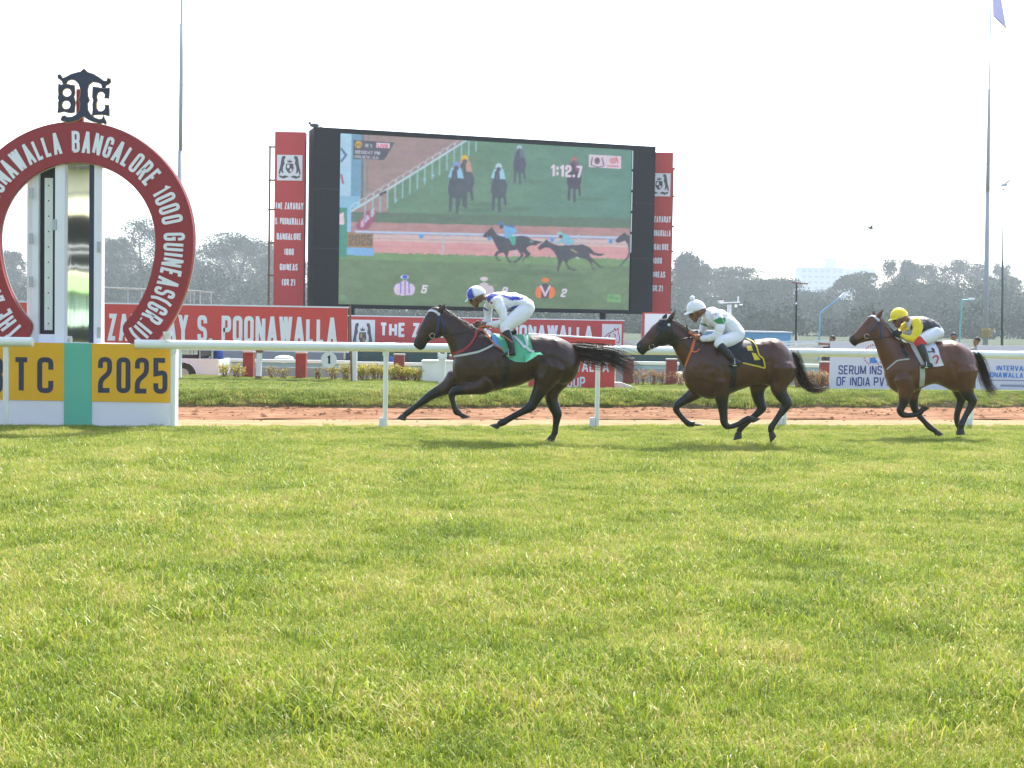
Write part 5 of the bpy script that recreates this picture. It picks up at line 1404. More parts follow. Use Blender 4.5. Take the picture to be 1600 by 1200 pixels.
h2, s2 = make_horse(D2, 'brown racehorse with a black saddle cloth, running second between the other two',
 [(1068, 575, 592, .06), (1072, 556, 604, .13), (1082, 540, 612, .18), (1095, 530, 620, .22), (1110, 527, 624, .25), (1130, 528, 621, .28), (1145, 529.5, 614, .29), (1160, 530, 608, .29), (1172, 530.5, 604, .28), (1184, 530, 601, .265), (1195, 528.5, 601, .26), (1207, 528, 604, .265), (1218, 531, 607, .255), (1229, 541, 603, .2), (1238, 554, 596, .13), (1243.5, 566, 586, .06)],
 [(1112, 527, 1078, 606, .17), (1096, 525.5, 1070, 582, .14), (1084, 521, 1063, 566, .115), (1072, 514.5, 1056, 553, .10), (1062, 508, 1051, 543, .088), (1053, 501, 1043, 538, .08)],
 [(1049, 498, 1060, 520, .065), (1040, 497.5, 1055, 530, .08), (1031, 500, 1046, 538, .09), (1023, 506, 1036, 541, .09), (1015, 514.5, 1027, 543, .072), (1008, 522.5, 1019, 546, .06), (1002, 529.5, 1012, 549, .05), (996.5, 535, 1007, 554, .05), (993.5, 540, 1003, 555, .042), (995, 546, 1001, 553, .025)],
 legs,
 [(1086, 660, 1101.5, 663.5, 1088, 664.5, .13), (1173, 651, 1187, 657, 1176, 658.5, -.14), (1153, 676.5, 1149, 688, 1157, 684, .13), (1204, 677, 1207.5, 692.5, 1211.5, 683, -.13)],
 [(1045, 502, 1056, 484.5), (1037, 500, 1042, 489)], (1029, 512),
 dict(guide=[(1238, 556, 0), (1246, 568, 0), (1253, 588, 0), (1262, 604, 0), (1277, 608, .02), (1294, 606, .04)], spread=.022, extra=[[(1238, 556, 0), (1244, 572, 0), (1249, 592, 0), (1262, 606, 0), (1282, 609, 0)], [(1239, 558, 0), (1243, 575, 0), (1247, 590, 0), (1256, 600, 0)]]),
 [(1052, 500), (1062, 507), (1072, 513.5), (1084, 520.5), (1096, 525)],
 (.070, .026, .015), (.010, .008, .008),
 [([(1066, 628), (1057, 634), (1075, 662), (1098, 663)], 8, 20), ([(1129, 636), (1133, 664), (1185, 655)], 9, 24), ([(1186, 626), (1190, 638), (1156, 670), (1151, 685)], 9, 20), ([(1226, 626), (1228, 634), (1204, 670), (1208, 690)], 9, 22), ([(995, 538), (1004, 552)], 5, 13), ([(1040, 500), (1034, 530), (1050, 532)], 7, 16)],
 markings=[(1118, 560, 1124, 590, 16, .010), (1094, 540, 1112, 534, 10, -.008), (1168, 575, 1150, 590, 14, .006), (1214, 545, 1222, 578, 13, .016), (1192, 550, 1190, 588, 7, -.016), (1208, 536, 1216, 546, 4, .010), (1204, 566, 1210, 596, 4, -.008), (1122, 548, 1134, 596, 4, -.008), (1104, 590, 1120, 574, 5, .008), (1130, 604, 1140, 596, 6, -.006), (1062, 520, 1082, 552, 7, .006), (1074, 564, 1090, 552, 6, -.006), (1026, 520, 1016, 530, 4, -.005)],
 brown=[(1246, 570, 0), (1256, 594, 0), (1272, 607, 0), (1286, 606, 0), (1297, 604, 0)], tail_n=420)
D3 = 21.3
legs = [
 [(1412, 592, 17, -.12), (1416, 606, 13, -.13), (1413.5, 620, 9.4, -.13), (1410.5, 632, 6.8, -.13), (1406.5, 642, 5.6, -.13), (1410.5, 648, 4.7, -.13), (1420, 649, 3.8, -.13), (1430, 648, 3.8, -.13), (1437, 644.5, 4.6, -.13), (1441, 641.5, 4, -.13)],
 [(1428, 590, 17, .12), (1427, 606, 12.5, .12), (1426, 620, 9, .12), (1428, 633, 6.6, .12), (1431, 642, 5.6, .12), (1437, 650.5, 4.5, .12), (1444.5, 659, 3.9, .12), (1451.5, 666.5, 4.7, .12), (1457.5, 671, 4.1, .12), (1463, 674.5, 3.7, .12)],
 [(1506, 580, 22, -.12), (1508, 598, 16, -.13), (1510, 611, 11.5, -.13), (1515, 620, 9, -.13), (1519.5, 626, 7.4, -.13), (1516.5, 636, 5.4, -.13), (1510.5, 646.5, 4.5, -.13), (1505.5, 656.5, 4.4, -.13), (1502, 664, 4.9, -.13), (1501.5, 670, 4, -.13)],
 [(1498, 590, 18, .12), (1499, 606, 13, .12), (1500, 616, 9, .12), (1502, 624, 7.2, .12), (1499.5, 633, 5.6, .12), (1496, 645, 4.8, .12), (1495, 655, 4.5, .12), (1497, 663, 4.6, .12), (1500, 669, 4, .12)],
]
h3, s3 = make_horse(D3, 'reddish bay racehorse with a white saddle cloth, last of the three at the right',
 [(1384, 572, 592, .06), (1388.5, 556, 604, .13), (1398, 545, 612, .18), (1410, 539, 616, .22), (1422, 536, 616, .25), (1435, 534.5, 609, .27), (1450, 534, 602, .28), (1462, 533.5, 600, .28), (1475, 532, 605, .27), (1488, 531.5, 611, .265), (1500, 536, 612, .255), (1512, 544, 606, .21), (1520.5, 553, 598, .15), (1526.5, 565, 584, .06)],
 [(1420, 535, 1392, 606, .17), (1406, 531, 1385, 588, .14), (1397, 524, 1379, 572, .115), (1389, 514, 1373, 557, .1), (1381, 505, 1369, 544, .088), (1374, 497, 1365, 534, .08)],
 [(1370, 493, 1381, 512, .065), (1361, 492.5, 1376, 521, .08), (1353, 499, 1368, 530, .09), (1347, 506, 1361, 532.5, .088), (1341, 513, 1353, 534, .072), (1335.5, 519.5, 1346, 536, .058), (1330.5, 524.5, 1340, 538, .05), (1327, 528, 1337, 541, .048), (1326.5, 532, 1333, 540, .038), (1329, 536, 1332, 538.5, .02)],
 legs,
 [(1441, 640.5, 1450.5, 637.5, 1438.5, 636.5, -.13), (1463, 673, 1470, 678, 1462, 679, .12), (1501.5, 671, 1498, 679.5, 1506, 678.5, -.13), (1500.5, 670, 1497, 678, 1504, 678, .12)],
 [(1372, 496, 1380, 482.5), (1365, 494, 1366, 484)], (1355.5, 505),
 dict(guide=[(1524, 556, 0), (1531, 564, 0), (1537, 580, 0), (1541, 596, 0), (1546, 608, .02), (1555, 612, .04)], spread=.045, extra=[[(1525, 557, 0), (1529, 572, 0), (1532, 588, 0), (1538, 600, 0), (1545, 612, 0)]]),
 [(1374, 496), (1382, 504), (1390, 513), (1398, 523), (1407, 530)],
 (.115, .041, .020), (.011, .008, .008),
 [([(1410, 634), (1407, 643), (1448, 640)], 7, 18), ([(1429, 636), (1440, 655), (1468, 677)], 7, 18), ([(1516, 624), (1512, 645), (1501, 676)], 7, 20), ([(1500, 626), (1495, 655), (1501, 676)], 7, 20), ([(1328, 530), (1335, 538)], 4, 12)],
 markings=[(1424, 562, 1430, 590, 15, .010), (1404, 546, 1418, 540, 9, -.008), (1466, 570, 1450, 586, 13, .006), (1502, 552, 1508, 580, 12, .016), (1478, 556, 1480, 596, 7, -.016), (1494, 540, 1502, 550, 4, .010), (1490, 568, 1496, 598, 4, -.008), (1430, 556, 1438, 600, 4, -.008), (1410, 592, 1424, 576, 5, .008), (1384, 522, 1396, 556, 6, .006), (1392, 570, 1404, 558, 6, -.006), (1352, 512, 1344, 522, 4, -.005)],
 brown=[(1529, 562, 0), (1539, 590, 0), (1547, 608, 0), (1553, 612, 0), (1560, 612, .04)], tail_n=380)

# ---- tack
def tack(h, sf, browband, cheek, throat, nose, ring, rein_px, hand, bm, bw=.03):
    mb = MB(); sf.strap(mb, browband, .032, both=True); mb.build('browband', M['bridle_white'] if bm != 'k' else M['leather'], h)
    mm = {'b': M['bridle_blue'], 'k': M['leather']}[bm]
    mb = MB(); sf.strap(mb, cheek, bw, both=True); mb.build('cheek_strap', mm, h)
    for fr in (False, True): mb = MB(); sf.strap(mb, throat, bw * .8, far=fr); mb.build('throat_strap', mm, h)
    mb = MB(); sf.strap(mb, nose, .022, both=True); mb.build('noseband', M['leather'], h)
    bit_ring(sf, ring[0], ring[1], ring[2], h, M['bit_steel'])
    for sg in (-1, 1):
        a, n_ = sf.hit(ring[0] + 1, ring[1], .012, far=sg > 0)
        pts = [a] + [P(x, y, sf.D + sg * o) for x, y, o in rein_px] + [P(hand[0], hand[1], sf.D + sg * .09)]
        free_tube('rein', pts, .0065, M['leather'], h, 6)
tack(h1, s1, [(669, 486), (675, 485), (681, 487), (686, 491)], [(686, 492), (684.5, 505), (682, 520)], [(688, 493), (693, 506), (694.5, 520)], [(663, 530), (670, 528), (677, 526), (684, 524)], (675.5, 524, 4), [(700, 524, .17), (724, 518, .16)], (749, 511), 'b', .036)
tack(h2, s2, [(1029, 500.5), (1036, 499.5), (1041, 503), (1045, 508)], [(1045, 508), (1038, 520), (1026, 536)], [(1048, 510), (1052, 522), (1046, 537)], [(1011, 541), (1017, 537), (1022, 533)], (1018, 541, 4), [(1044, 536, .15), (1064, 530, .15)], (1084, 527), 'k', .03)
tack(h3, s3, [(1357, 494.5), (1363, 493), (1368, 496), (1373, 500)], [(1372.5, 501), (1369, 509), (1360, 520)], [(1374, 503), (1376, 516), (1375, 530)], [(1339, 533), (1346, 530), (1352, 527)], (1354, 525, 3.6), [(1368, 530, .14), (1384, 527, .14)], (1401, 524), 'b', .026)
for sf, h, x, y in ((s1, h1, 685.5, 491), (s2, h2, 1045, 508), (s3, h3, 1372.5, 500.5)):
    p, nn = sf.hit(x, y, .01); mb = MB(); mb.ball(p, (.022, .01, .022), 12, 8); mb.build('rosette', M['bridle_white'], h, smooth=True)
for sf, h, q in ((s1, h1, (650, 536)), (s2, h2, (998.5, 541)), (s3, h3, (1330.5, 530))):
    p, nn = sf.hit(q[0], q[1], -.002); mb = MB(); mb.ball(p, (.022, .008, .014), 10, 6); mb.build('nostril', M['eye'], h, smooth=True)
# lead horse: red breast strap, white martingale, green cloth
mb = MB(); s1.strap(mb, [(746, 516), (742, 528), (735, 539), (724, 548), (708, 553)], .036, both=True); mb.build('breast_strap', M['rubber_red'], h1)
mb = MB(); s1.strap(mb, [(709, 557), (728, 554), (748, 550), (762, 544), (774, 537)], .028, both=True); mb.build('breast_girth', M['girth_white'], h1)
mb = MB(); s1.strap(mb, [(794, 548), (792, 575), (788, 604)], .07, both=True); mb.build('girth', M['leather'], h1)
M['cloth_green'] = mat('green_cloth', (.10, .44, .26), .55, .12, 8, bump=.2, bscale=12); M['cloth_black'] = mat('black_cloth', (.014, .015, .02), .6, .2, 8, bump=.2, bscale=12)
M['cloth_white'] = mat('white_cloth', (.66, .67, .74), .55, .06, 8, bump=.2, bscale=12); M['pad_blue'] = mat('blue_pad', (.12, .36, .72), .6, .1, 8)
M['mark_yellow'] = mat('cloth_yellow', (.62, .48, .03), .6, .1)
mb = MB(); s1.patch(mb, (766, 521), (826, 523.5), (833, 551), (783, 545), both=True, bottom=[(795, 561), (806, 565.5), (820, 566)], right=[(830, 538)], ripple=.016, nu=22, nv=12)
mb.build('saddle_cloth', M['cloth_green'], h1, smooth=True)
mb = MB(); pts = [(820, 553), (833, 550.5), (845, 550), (849, 555), (842, 553.5), (830, 562), (821, 566.5)]
vs = [P(x, y, D1 - .30 - .02 * i) for i, (x, y) in enumerate(pts)]; mb.add(vs + [v + Vector((0, .006, 0)) for v in vs], [tuple(range(7)), tuple(range(13, 6, -1))] + [(i, i + 7, (i + 1) % 7 + 7, (i + 1) % 7) for i in range(7)]); mb.build('cloth_flap', M['cloth_green'], h1)
mb = MB(); s1.patch(mb, (767, 523), (775, 526), (785, 547), (771, 541), off=.02, nu=6, nv=6, both=True); mb.build('pad', M['pad_blue'], h1, smooth=True)
mb = MB()
for pl in ([(818, 526), (825, 541)], [(820, 541), (828, 549), (834, 550)], [(803, 528), (812, 536), (820, 545)]): s1.strap(mb, pl, .03, off=.032)
mb.build('cloth_marks', M['bridle_white'], h1)
# second horse: black cloth with yellow marks and edging
mb = MB(); s2.patch(mb, (1118, 529), (1178, 531), (1196, 575), (1140, 565), both=True, right=[(1183, 542), (1187, 556), (1194, 562)], bottom=[(1160, 567), (1178, 572)], ripple=.008, nu=20, nv=12); mb.build('saddle_cloth', M['cloth_black'], h2, smooth=True)
mb = MB(); s2.strap(mb, [(1166, 531), (1176, 535), (1181, 541), (1185, 556), (1193, 561), (1196, 575), (1180, 571.5), (1160, 567)], .018, off=.020, both=True); mb.build('cloth_edging', M['mark_yellow'], h2)
mb = MB()
for a in ((1166, 543, 1173, 541, 1176, 549, 1168, 549), (1174, 552, 1180, 553, 1187, 562, 1178, 563)):
    s2.patch(mb, a[0:2], a[2:4], a[4:6], a[6:8], off=.019, nu=5, nv=5)
mb.build('cloth_marks', M['mark_yellow'], h2)
mb = MB(); s2.strap(mb, [(1146, 570), (1146, 592), (1141, 612)], .08, both=True); mb.build('girth', M['leather'], h2)
mb = MB(); s2.strap(mb, [(1085, 531), (1082, 544), (1076, 558), (1071, 573)], .032, both=True); mb.build('breast_strap', M['orange'], h2)
free_tube('martingale_loop', [P(1083, 535, D2 - .24), P(1080, 547, D2 - .27), P(1087, 550, D2 - .3), P(1093, 545, D2 - .28)], .009, M['orange'], h2)
# third horse: white cloth, white girth and breast strap
mb = MB(); s3.patch(mb, (1419, 535), (1460, 535.5), (1474, 571), (1441, 573), both=True, right=[(1466, 546), (1469, 560)], bottom=[(1452, 572), (1462, 573)], ripple=.012, nu=18, nv=12); mb.build('saddle_cloth', M['cloth_white'], h3, smooth=True)
mb = MB()
for pl in ([(1449, 550.5), (1452, 551.5), (1456, 551), (1459, 549)], [(1459, 553), (1460, 549), (1457, 545), (1454, 545), (1455, 548), (1459, 548)]): s3.strap(mb, pl, .016, off=.026)
mb.build('cloth_number', M['navy'], h3)
mb = MB(); s3.strap(mb, [(1457, 560), (1460, 556), (1464, 556), (1466, 560), (1463, 565), (1462, 568)], .022, off=.026); mb.build('cloth_mark', M['mark_red'], h3)
mb = MB(); s3.strap(mb, [(1441, 572), (1441.5, 588), (1440, 603)], .075, both=True); mb.build('girth', M['girth_white'], h3)
mb = MB(); s3.strap(mb, [(1386, 577), (1394, 570), (1402, 563.5), (1412, 562), (1421, 561)], .018, both=True); mb.build('breast_girth', M['girth_white'], h3)
mb = MB(); s3.strap(mb, [(1408, 530), (1410, 545), (1418, 557)], .045, both=True); mb.build('breast_strap', M['leather'], h3)
mb = MB(); s3.strap(mb, [(1441, 536), (1449, 537), (1455, 538)], .05, off=.03, both=True); mb.build('pad', M['rubber_red'], h3)
# saddles, irons
def saddle(h, sf, x0, x1, y, foot):
    D = sf.D; a = P(x0, y, D); b = P(x1, y, D); mb = MB()
    loft(mb, [(a + Vector((0, 0, .02)), Vector((0, 0, .035)), Vector((0, .10, 0))), (a.lerp(b, .4), Vector((0, 0, .025)), Vector((0, .13, 0))), (b + Vector((0, 0, .02)), Vector((0, 0, .035)), Vector((0, .15, 0)))], 14, 3)
    mb.build('saddle', M['leather'], h, smooth=True)
    for sg in (-1, 1):
        f = P(foot[0], foot[1], D + sg * .33); top = P(x0 + 6, y + 2, D + sg * .16)
        mb = MB(); mb.bar(top, f + Vector((0, 0, .10)), .004, .022); mb.build('stirrup_leather', M['leather'], h)
        mb = MB(); pts = [f + Vector((.0, math.cos(t) * .055, .02 + math.sin(t) * .085)) for t in [math.pi * i / 8 for i in range(9)]] ; pts += [pts[0]]; mb.tube(pts, .006, 6); mb.box(f + Vector((0, 0, .0)), (.05, .11, .012)); mb.build('stirrup_iron', M['bit_steel'], h)
saddle(h1, s1, 784, 806, 521, (794, 556)); saddle(h2, s2, 1122, 1152, 528.5, (1147, 571)); saddle(h3, s3, 1432, 1456, 533.5, (1446, 574))
# ---------------------------------------------------------------- people
M['skin'] = mat('brown_skin', (.20, .095, .055), .5, .12, 14, spec=.4)
M['hair_black'] = mat('black_hair', (.010, .009, .009), .6, .3, 20)
M['silk'] = mat_attr('racing_silk', rough=.45, spec=.4, bump=.35, bscale=16, sheen=.2, var=.05)
M['breeches'] = mat('white_breeches', (.72, .73, .76), .6, .04, 10, bump=.35, bscale=18)
M['breeches_knee'] = mat_attr('breeches_red_knee', rough=.6, bump=.3, bscale=18, var=.05)
M['boot'] = mat('riding_boot', (.018, .018, .022), .3, .2, 14)
M['boot_olive'] = mat('riding_boot_olive', (.030, .030, .022), .35, .2, 14)
M['helmet'] = mat_attr('helmet_silk', rough=.35, spec=.5, bump=.12, bscale=20, var=.04)
M['goggle_dark'] = mat('goggle_lens', (.02, .018, .016), .12, .1, spec=.8)
M['goggle_strap'] = mat('goggle_strap', (.55, .55, .5), .6, .1)
M['glove'] = mat('black_glove', (.02, .02, .025), .6, .2)
M['eye_white'] = mat('eye_white', (.5, .5, .48), .3, .05)

def head_shape(mb, c, f, u, k=1.0):
    """head with brow, nose, lips, chin and ears; f = facing direction, u = up"""
    y = u.cross(f).normalized()
    def q(a, b, z): return c + f * a * k + y * b * k + u * z * k
    def el(ctr, ra, rb, rz):
        secs = []
        for t in (-.92, -.6, -.2, .2, .6, .92):
            w_ = math.sqrt(1 - t * t); secs.append((ctr + u * rz * k * t, f * ra * k * w_, y * rb * k * w_))
        loft(mb, secs, 16, 2, .4)
    el(q(-.012, 0, .03), .098, .076, .098)
    loft(mb, [(q(.035, 0, .045), f * .055 * k, y * .064 * k), (q(.040, 0, 0), f * .05 * k, y * .062 * k), (q(.044, 0, -.045), f * .045 * k, y * .053 * k), (q(.048, 0, -.082), f * .038 * k, y * .042 * k), (q(.056, 0, -.105), f * .026 * k, y * .028 * k)], 16, 2, .4)
    loft(mb, [(q(.088, 0, .022), f * .010 * k, y * .010 * k), (q(.100, 0, -.008), f * .013 * k, y * .011 * k), (q(.108, 0, -.030), f * .014 * k, y * .017 * k), (q(.098, 0, -.040), f * .010 * k, y * .014 * k)], 10, 2, .4)
    loft(mb, [(q(.080, -.045, .028), f * .012 * k, u * .008 * k), (q(.090, 0, .026), f * .010 * k, u * .008 * k), (q(.080, .045, .028), f * .012 * k, u * .008 * k)], 8, 2)
    for z in (-.056, -.068): loft(mb, [(q(.080, -.022, z), f * .008 * k, u * .005 * k), (q(.091, 0, z), f * .009 * k, u * .0065 * k), (q(.080, .022, z), f * .008 * k, u * .005 * k)], 8, 2)
    for sg in (-1, 1): loft(mb, [(q(-.006, sg * .076, .012), f * .014 * k, y * .008 * k), (q(-.008, sg * .083, -.008), f * .016 * k, y * .008 * k), (q(-.002, sg * .076, -.032), f * .009 * k, y * .007 * k)], 8, 2)
def hand_shape(mb, wrist, fwd, sg, k=1.0):
    """closed fist round the reins: palm, four curled fingers of different length, thumb from the side of the palm"""
    f = fwd.normalized(); inn = Vector((0, -sg, 0)); inn = (inn - f * inn.dot(f)).normalized(); u = f.cross(inn).normalized()
    if u.z < 0: u = -u
    c = wrist
    def q(a, b, z): return c + f * a * k + inn * b * k + u * z * k
    loft(mb, [(q(.0, 0, 0), u * .024 * k, inn * .018 * k), (q(.03, 0, 0), u * .034 * k, inn * .016 * k), (q(.065, .002, 0), u * .042 * k, inn * .015 * k), (q(.085, .004, 0), u * .040 * k, inn * .013 * k)], 14, 2)
    for i, (z, L) in enumerate(((.032, 1.0), (.011, 1.1), (-.010, 1.02), (-.030, .82))):
        r = (.0092, .0095, .009, .008)[i] * k
        pts = [q(.080, .003, z), q(.080 + .030 * L, .008, z), q(.080 + .034 * L, .034 * L, z * .95), q(.080 + .010 * L, .046 * L, z * .9)]
        sc_ = []
        for j, p in enumerate(pts):
            t = (pts[min(j + 1, 3)] - pts[max(j - 1, 0)]).normalized(); a = t.cross(u).normalized(); rr = r * (1, 1, .92, .8)[j]
            sc_.append((p, a * rr, u * rr))
        loft(mb, sc_, 10, 2, .8)
    pts = [q(.022, .008, .030), q(.052, .022, .044), q(.078, .034, .040), q(.094, .040, .030)]; sc_ = []
    for j, p in enumerate(pts):
        t = (pts[min(j + 1, 3)] - pts[max(j - 1, 0)]).normalized(); a = t.cross(inn).normalized(); b = t.cross(a).normalized(); rr = (.013, .0115, .0105, .008)[j] * k
        sc_.append((p, a * rr, b * rr))
    loft(mb, sc_, 10, 2, .8)
def shirtcolor(me, fn):
    co = coords(me); X_, Y_ = project(co); set_color(me, fn(X_, Y_, co)); return me
def helmet(par, c, f, u, colfn, k=1.0, pompom=None, peakcol=None):
    y = u.cross(f).normalized(); mb = MB(); n = 26; R_ = 12
    def q(a, b, z): return c + f * a * k + y * b * k + u * z * k
    c0 = (-.008, 0, .050); rx_, ry_, rz_ = .128, .104, .118
    base = 0
    for i in range(R_ + 1):
        th = (math.pi / 2 + .18) * i / R_
        for j in range(n):
            a = 2 * math.pi * j / n; z = c0[2] + rz_ * math.cos(th); s_ = math.sin(th)
            mb.v.append(tuple(q(c0[0] + rx_ * s_ * math.cos(a), ry_ * s_ * math.sin(a), z - .012 * (math.cos(a) < 0) * s_ * abs(math.cos(a)))))
    for i in range(R_):
        for j in range(n):
            a = i * n + j; b = i * n + (j + 1) % n; mb.f.append((a, a + n, b + n, b)); mb.m.append(0)
    # inner shell
    m0 = len(mb.v)
    for j in range(n): mb.v.append(tuple(Vector(mb.v[R_ * n + j]).lerp(q(*c0), .07)))
    for j in range(n): mb.f.append((R_ * n + j, m0 + j, m0 + (j + 1) % n, R_ * n + (j + 1) % n)); mb.m.append(0)
    mb.f.append(tuple(m0 + j for j in range(n))); mb.m.append(0)
    # peak
    pz = c0[2] + rz_ * math.cos(math.pi / 2 + .18); top = []; 
    for j in range(13):
        a = rad(-62 + 124 * j / 12); r1 = 1.0; ext = .050 * math.cos(rad(-62 + 124 * j / 12) * 1.4)
        x1, y1 = c0[0] + rx_ * math.cos(a) * .97, ry_ * math.sin(a) * .97
        x2, y2 = x1 + max(.004, ext), y1 * (1 + .1 * math.cos(a))
        top.append(((x1, y1, pz + .016), (x2, y2, pz - .004)))
    b0 = len(mb.v)
    for a_, b_ in top: mb.v += [tuple(q(*a_)), tuple(q(*b_)), tuple(q(b_[0], b_[1], b_[2] - .007)), tuple(q(a_[0], a_[1], a_[2] - .007))]
    for j in range(12):
        for k_ in range(4):
            a = b0 + 4 * j + k_; b = b0 + 4 * j + (k_ + 1) % 4; mb.f.append((a, b, b + 4, a + 4)); mb.m.append(0)
    if pompom: mb.ball(q(pompom[0], 0, pompom[1]), .035 * k, 12, 8)
    me = mb.mesh('helmet', M['helmet']); co = coords(me); d = co - np.array(c)
    la = d @ np.array(f) / k; lb = d @ np.array(y) / k; lz = d @ np.array(u) / k
    set_color(me, colfn(la, lb, lz)); o = link_mesh('helmet', me, None, par, smooth=True); finish(o, 50)
    # goggles and chin strap
    mb = MB()
    for sg in (-1, 1): mb.ball(q(.082, sg * .031, .006), (.028 * k, .026 * k, .020 * k), 12, 8)
    mb.ball(q(.094, 0, .010), .012 * k, 8, 6); mb.build('goggles', M['goggle_dark'], par, smooth=True)
    mb = MB(); pts = [q(.088 * math.cos(a) - .004, .079 * math.sin(a), .012 + .01 * (1 - math.cos(a))) for a in [rad(35 + 290 * i / 20) for i in range(21)]]
    mb.tube(pts, .008 * k, 6); mb.build('goggle_strap', M['goggle_strap'], par, smooth=True)
    mb = MB(); pts = [q(.0, .082 * math.cos(a), -.015 - .100 * abs(math.sin(a)) ** .8) if 0 < a < math.pi else q(.0, .082 * math.cos(a), -.01) for a in [math.pi * i / 14 for i in range(15)]]
    pts = [p + f * (.05 * k * math.sin(math.pi * i / 14)) for i, p in enumerate(pts)]; mb.tube(pts, .005 * k, 6); mb.build('chin_strap', M['leather'], par, smooth=True)

def flip(L): return [(a[0], a[1], a[2], -a[3]) + tuple(a[4:]) for a in L]
def jockey(D, label, headpx, tilt, torso, armN, handN, armF, handF, thigh, boot, foot, shirt, shirt_lat, hel, pompom=None, bootm='boot', glove=False, yaw=0.06, knee=None):
    s = PPM(D); q0 = P(torso[2][0], 600, D); j = thing('person', (q0.x, D, 0), label, 'person', 'jockeys riding the racehorses')
    j.location.z = P(torso[-1][0], torso[-1][1], D).z
    f = Vector((-math.cos(tilt), -yaw, -math.sin(tilt))).normalized(); u = Vector((-math.sin(tilt), 0, math.cos(tilt))); u = (u - f * u.dot(f)).normalized()
    hc = P(headpx[0], headpx[1], D); K = 1.04
    wN = [P(armN[-1][0], armN[-1][1], D + armN[-1][3]), P(handN[0], handN[1], D + handN[2])]
    wF = [P(armF[-1][0], armF[-1][1], D + armF[-1][3]), P(handF[0], handF[1], D + handF[2])]
    # one continuous body
    mb = MB(); head_shape(mb, hc, f, u, K)
    nb = P(torso[0][0], torso[0][1], D)
    loft(mb, [(hc - f * .012 - u * .03, f * .055, Vector((0, .055, 0))), ((hc + nb) / 2 - u * .02, f * .05 + u * .015, Vector((0, .056, 0))), (nb, Vector((.02, 0, .055)), Vector((0, .07, 0)))], 14, 3)
    def tor(mb, infl):
        secs = []
        for i, (x, y, r, wl) in enumerate(torso):
            a = torso[max(i - 1, 0)]; b = torso[min(i + 1, len(torso) - 1)]
            t = P(b[0], b[1], D) - P(a[0], a[1], D); t.normalize(); up = Vector((-t.z, 0, t.x))
            secs.append((P(x, y, D), up * (r / s + infl), Vector((0, wl + infl, 0))))
        loft(mb, secs, 20, 3, .4, .95)
    tor(mb, -.012)
    for arm, w_, sg in ((armN, wN, -1), (armF, wF, 1)):
        limb(mb, arm, D, infl=-.010); hand_shape(mb, w_[0], w_[1] - w_[0], sg)
    for sg, F in ((-1, lambda L: L), (1, flip)):
        limb(mb, F(thigh), D, infl=-.012); limb(mb, F(boot), D, infl=-.012); limb(mb, F(foot), D, infl=-.010)
    me = skin(mb, .0058, 3, .5); me.materials.append(M['skin']); body = link_mesh('body', me, None, j)
    # clothes
    mb = MB(); tor(mb, .0)
    for arm in (armN, armF): limb(mb, arm[:-1] + [arm[-1]], D, infl=.002)
    me = skin(mb, .011, 3, .5)
    # cloth folds
    co = coords(me); nr = np.empty(len(co) * 3, 'f'); me.vertices.foreach_get('normal', nr); nr = nr.reshape(-1, 3)
    fold = np.array([noise.noise(Vector((c[0] * 9 + c[2] * 5, c[1] * 5, c[2] * 9 - c[0] * 4 + D))) for c in co]) * .016 + np.array([noise.noise(Vector((c[0] * 26 + c[2] * 14, c[1] * 10, c[2] * 24 - c[0] * 12))) for c in co]) * .006
    me.vertices.foreach_set('co', (co + nr * fold[:, None].astype('f')).ravel())
    shirtcolor(me, shirt); me.materials.append(M['silk']); link_mesh('jersey', me, None, j)
    mb = MB()
    last = [(torso[-3][0], torso[-3][1], torso[-3][2] * .96, torso[-3][3] + .002), (torso[-2][0], torso[-2][1], torso[-2][2] + .6, torso[-2][3] + .012), (torso[-1][0], torso[-1][1], torso[-1][2] + .8, torso[-1][3] + .012)]
    secs = []
    for i, (x, y, r, wl) in enumerate(last):
        a = last[max(i - 1, 0)]; b = last[min(i + 1, 2)]; t = (P(b[0], b[1], D) - P(a[0], a[1], D)).normalized(); up = Vector((-t.z, 0, t.x)); secs.append((P(x, y, D), up * (r / s), Vector((0, wl, 0))))
    loft(mb, secs, 20, 3, .5, .95)
    for F in (lambda L: L, flip): limb(mb, F(thigh), D, infl=.0); limb(mb, F([thigh[-1], boot[0], boot[1]]), D, infl=-.004)
    me = skin(mb, .011, 3, .5)
    if knee is not None: shirtcolor(me, knee); me.materials.append(M['breeches_knee'])
    else: me.materials.append(M['breeches'])
    link_mesh('breeches', me, None, j)
    for F in (lambda L: L, flip):
        mb = MB(); limb(mb, F(boot), D, infl=.003); limb(mb, F(foot), D, infl=.002, lat=1.1)
        hx = P(foot[0][0], foot[0][1] + 2.6, D + F(foot)[0][3]); mb.box(hx, (.05, .07, .02), bevel=.004)
        me = skin(mb, .009, 3, .5); me.materials.append(M[bootm]); link_mesh('boot', me, None, j)
    if glove:
        for w_, sg in ((wN, -1), (wF, 1)):
            mb = MB(); hand_shape(mb, w_[0], w_[1] - w_[0], sg, 1.07); me = skin(mb, .0055, 2, .4); me.materials.append(M['glove']); link_mesh('glove', me, None, j)
    for w_ in (wN, wF):
        mb = MB(); d = (w_[1] - w_[0]).normalized(); mb.tube([w_[0] - d * .022, w_[0] - d * .006], .037, 14); mb.build('cuff', M['navy'], j, smooth=True)
    helmet(j, hc, f, u, hel, K, pompom)
    return j, wN, wF
W_ = np.array((.74, .74, .80)); BLU = np.array((.045, .05, .42)); GRN = np.array((.02, .22, .05)); YEL = np.array((.80, .62, .02)); BLK = np.array((.022, .022, .028)); RED = np.array((.55, .03, .03)); WS = np.array((.78, .78, .82))
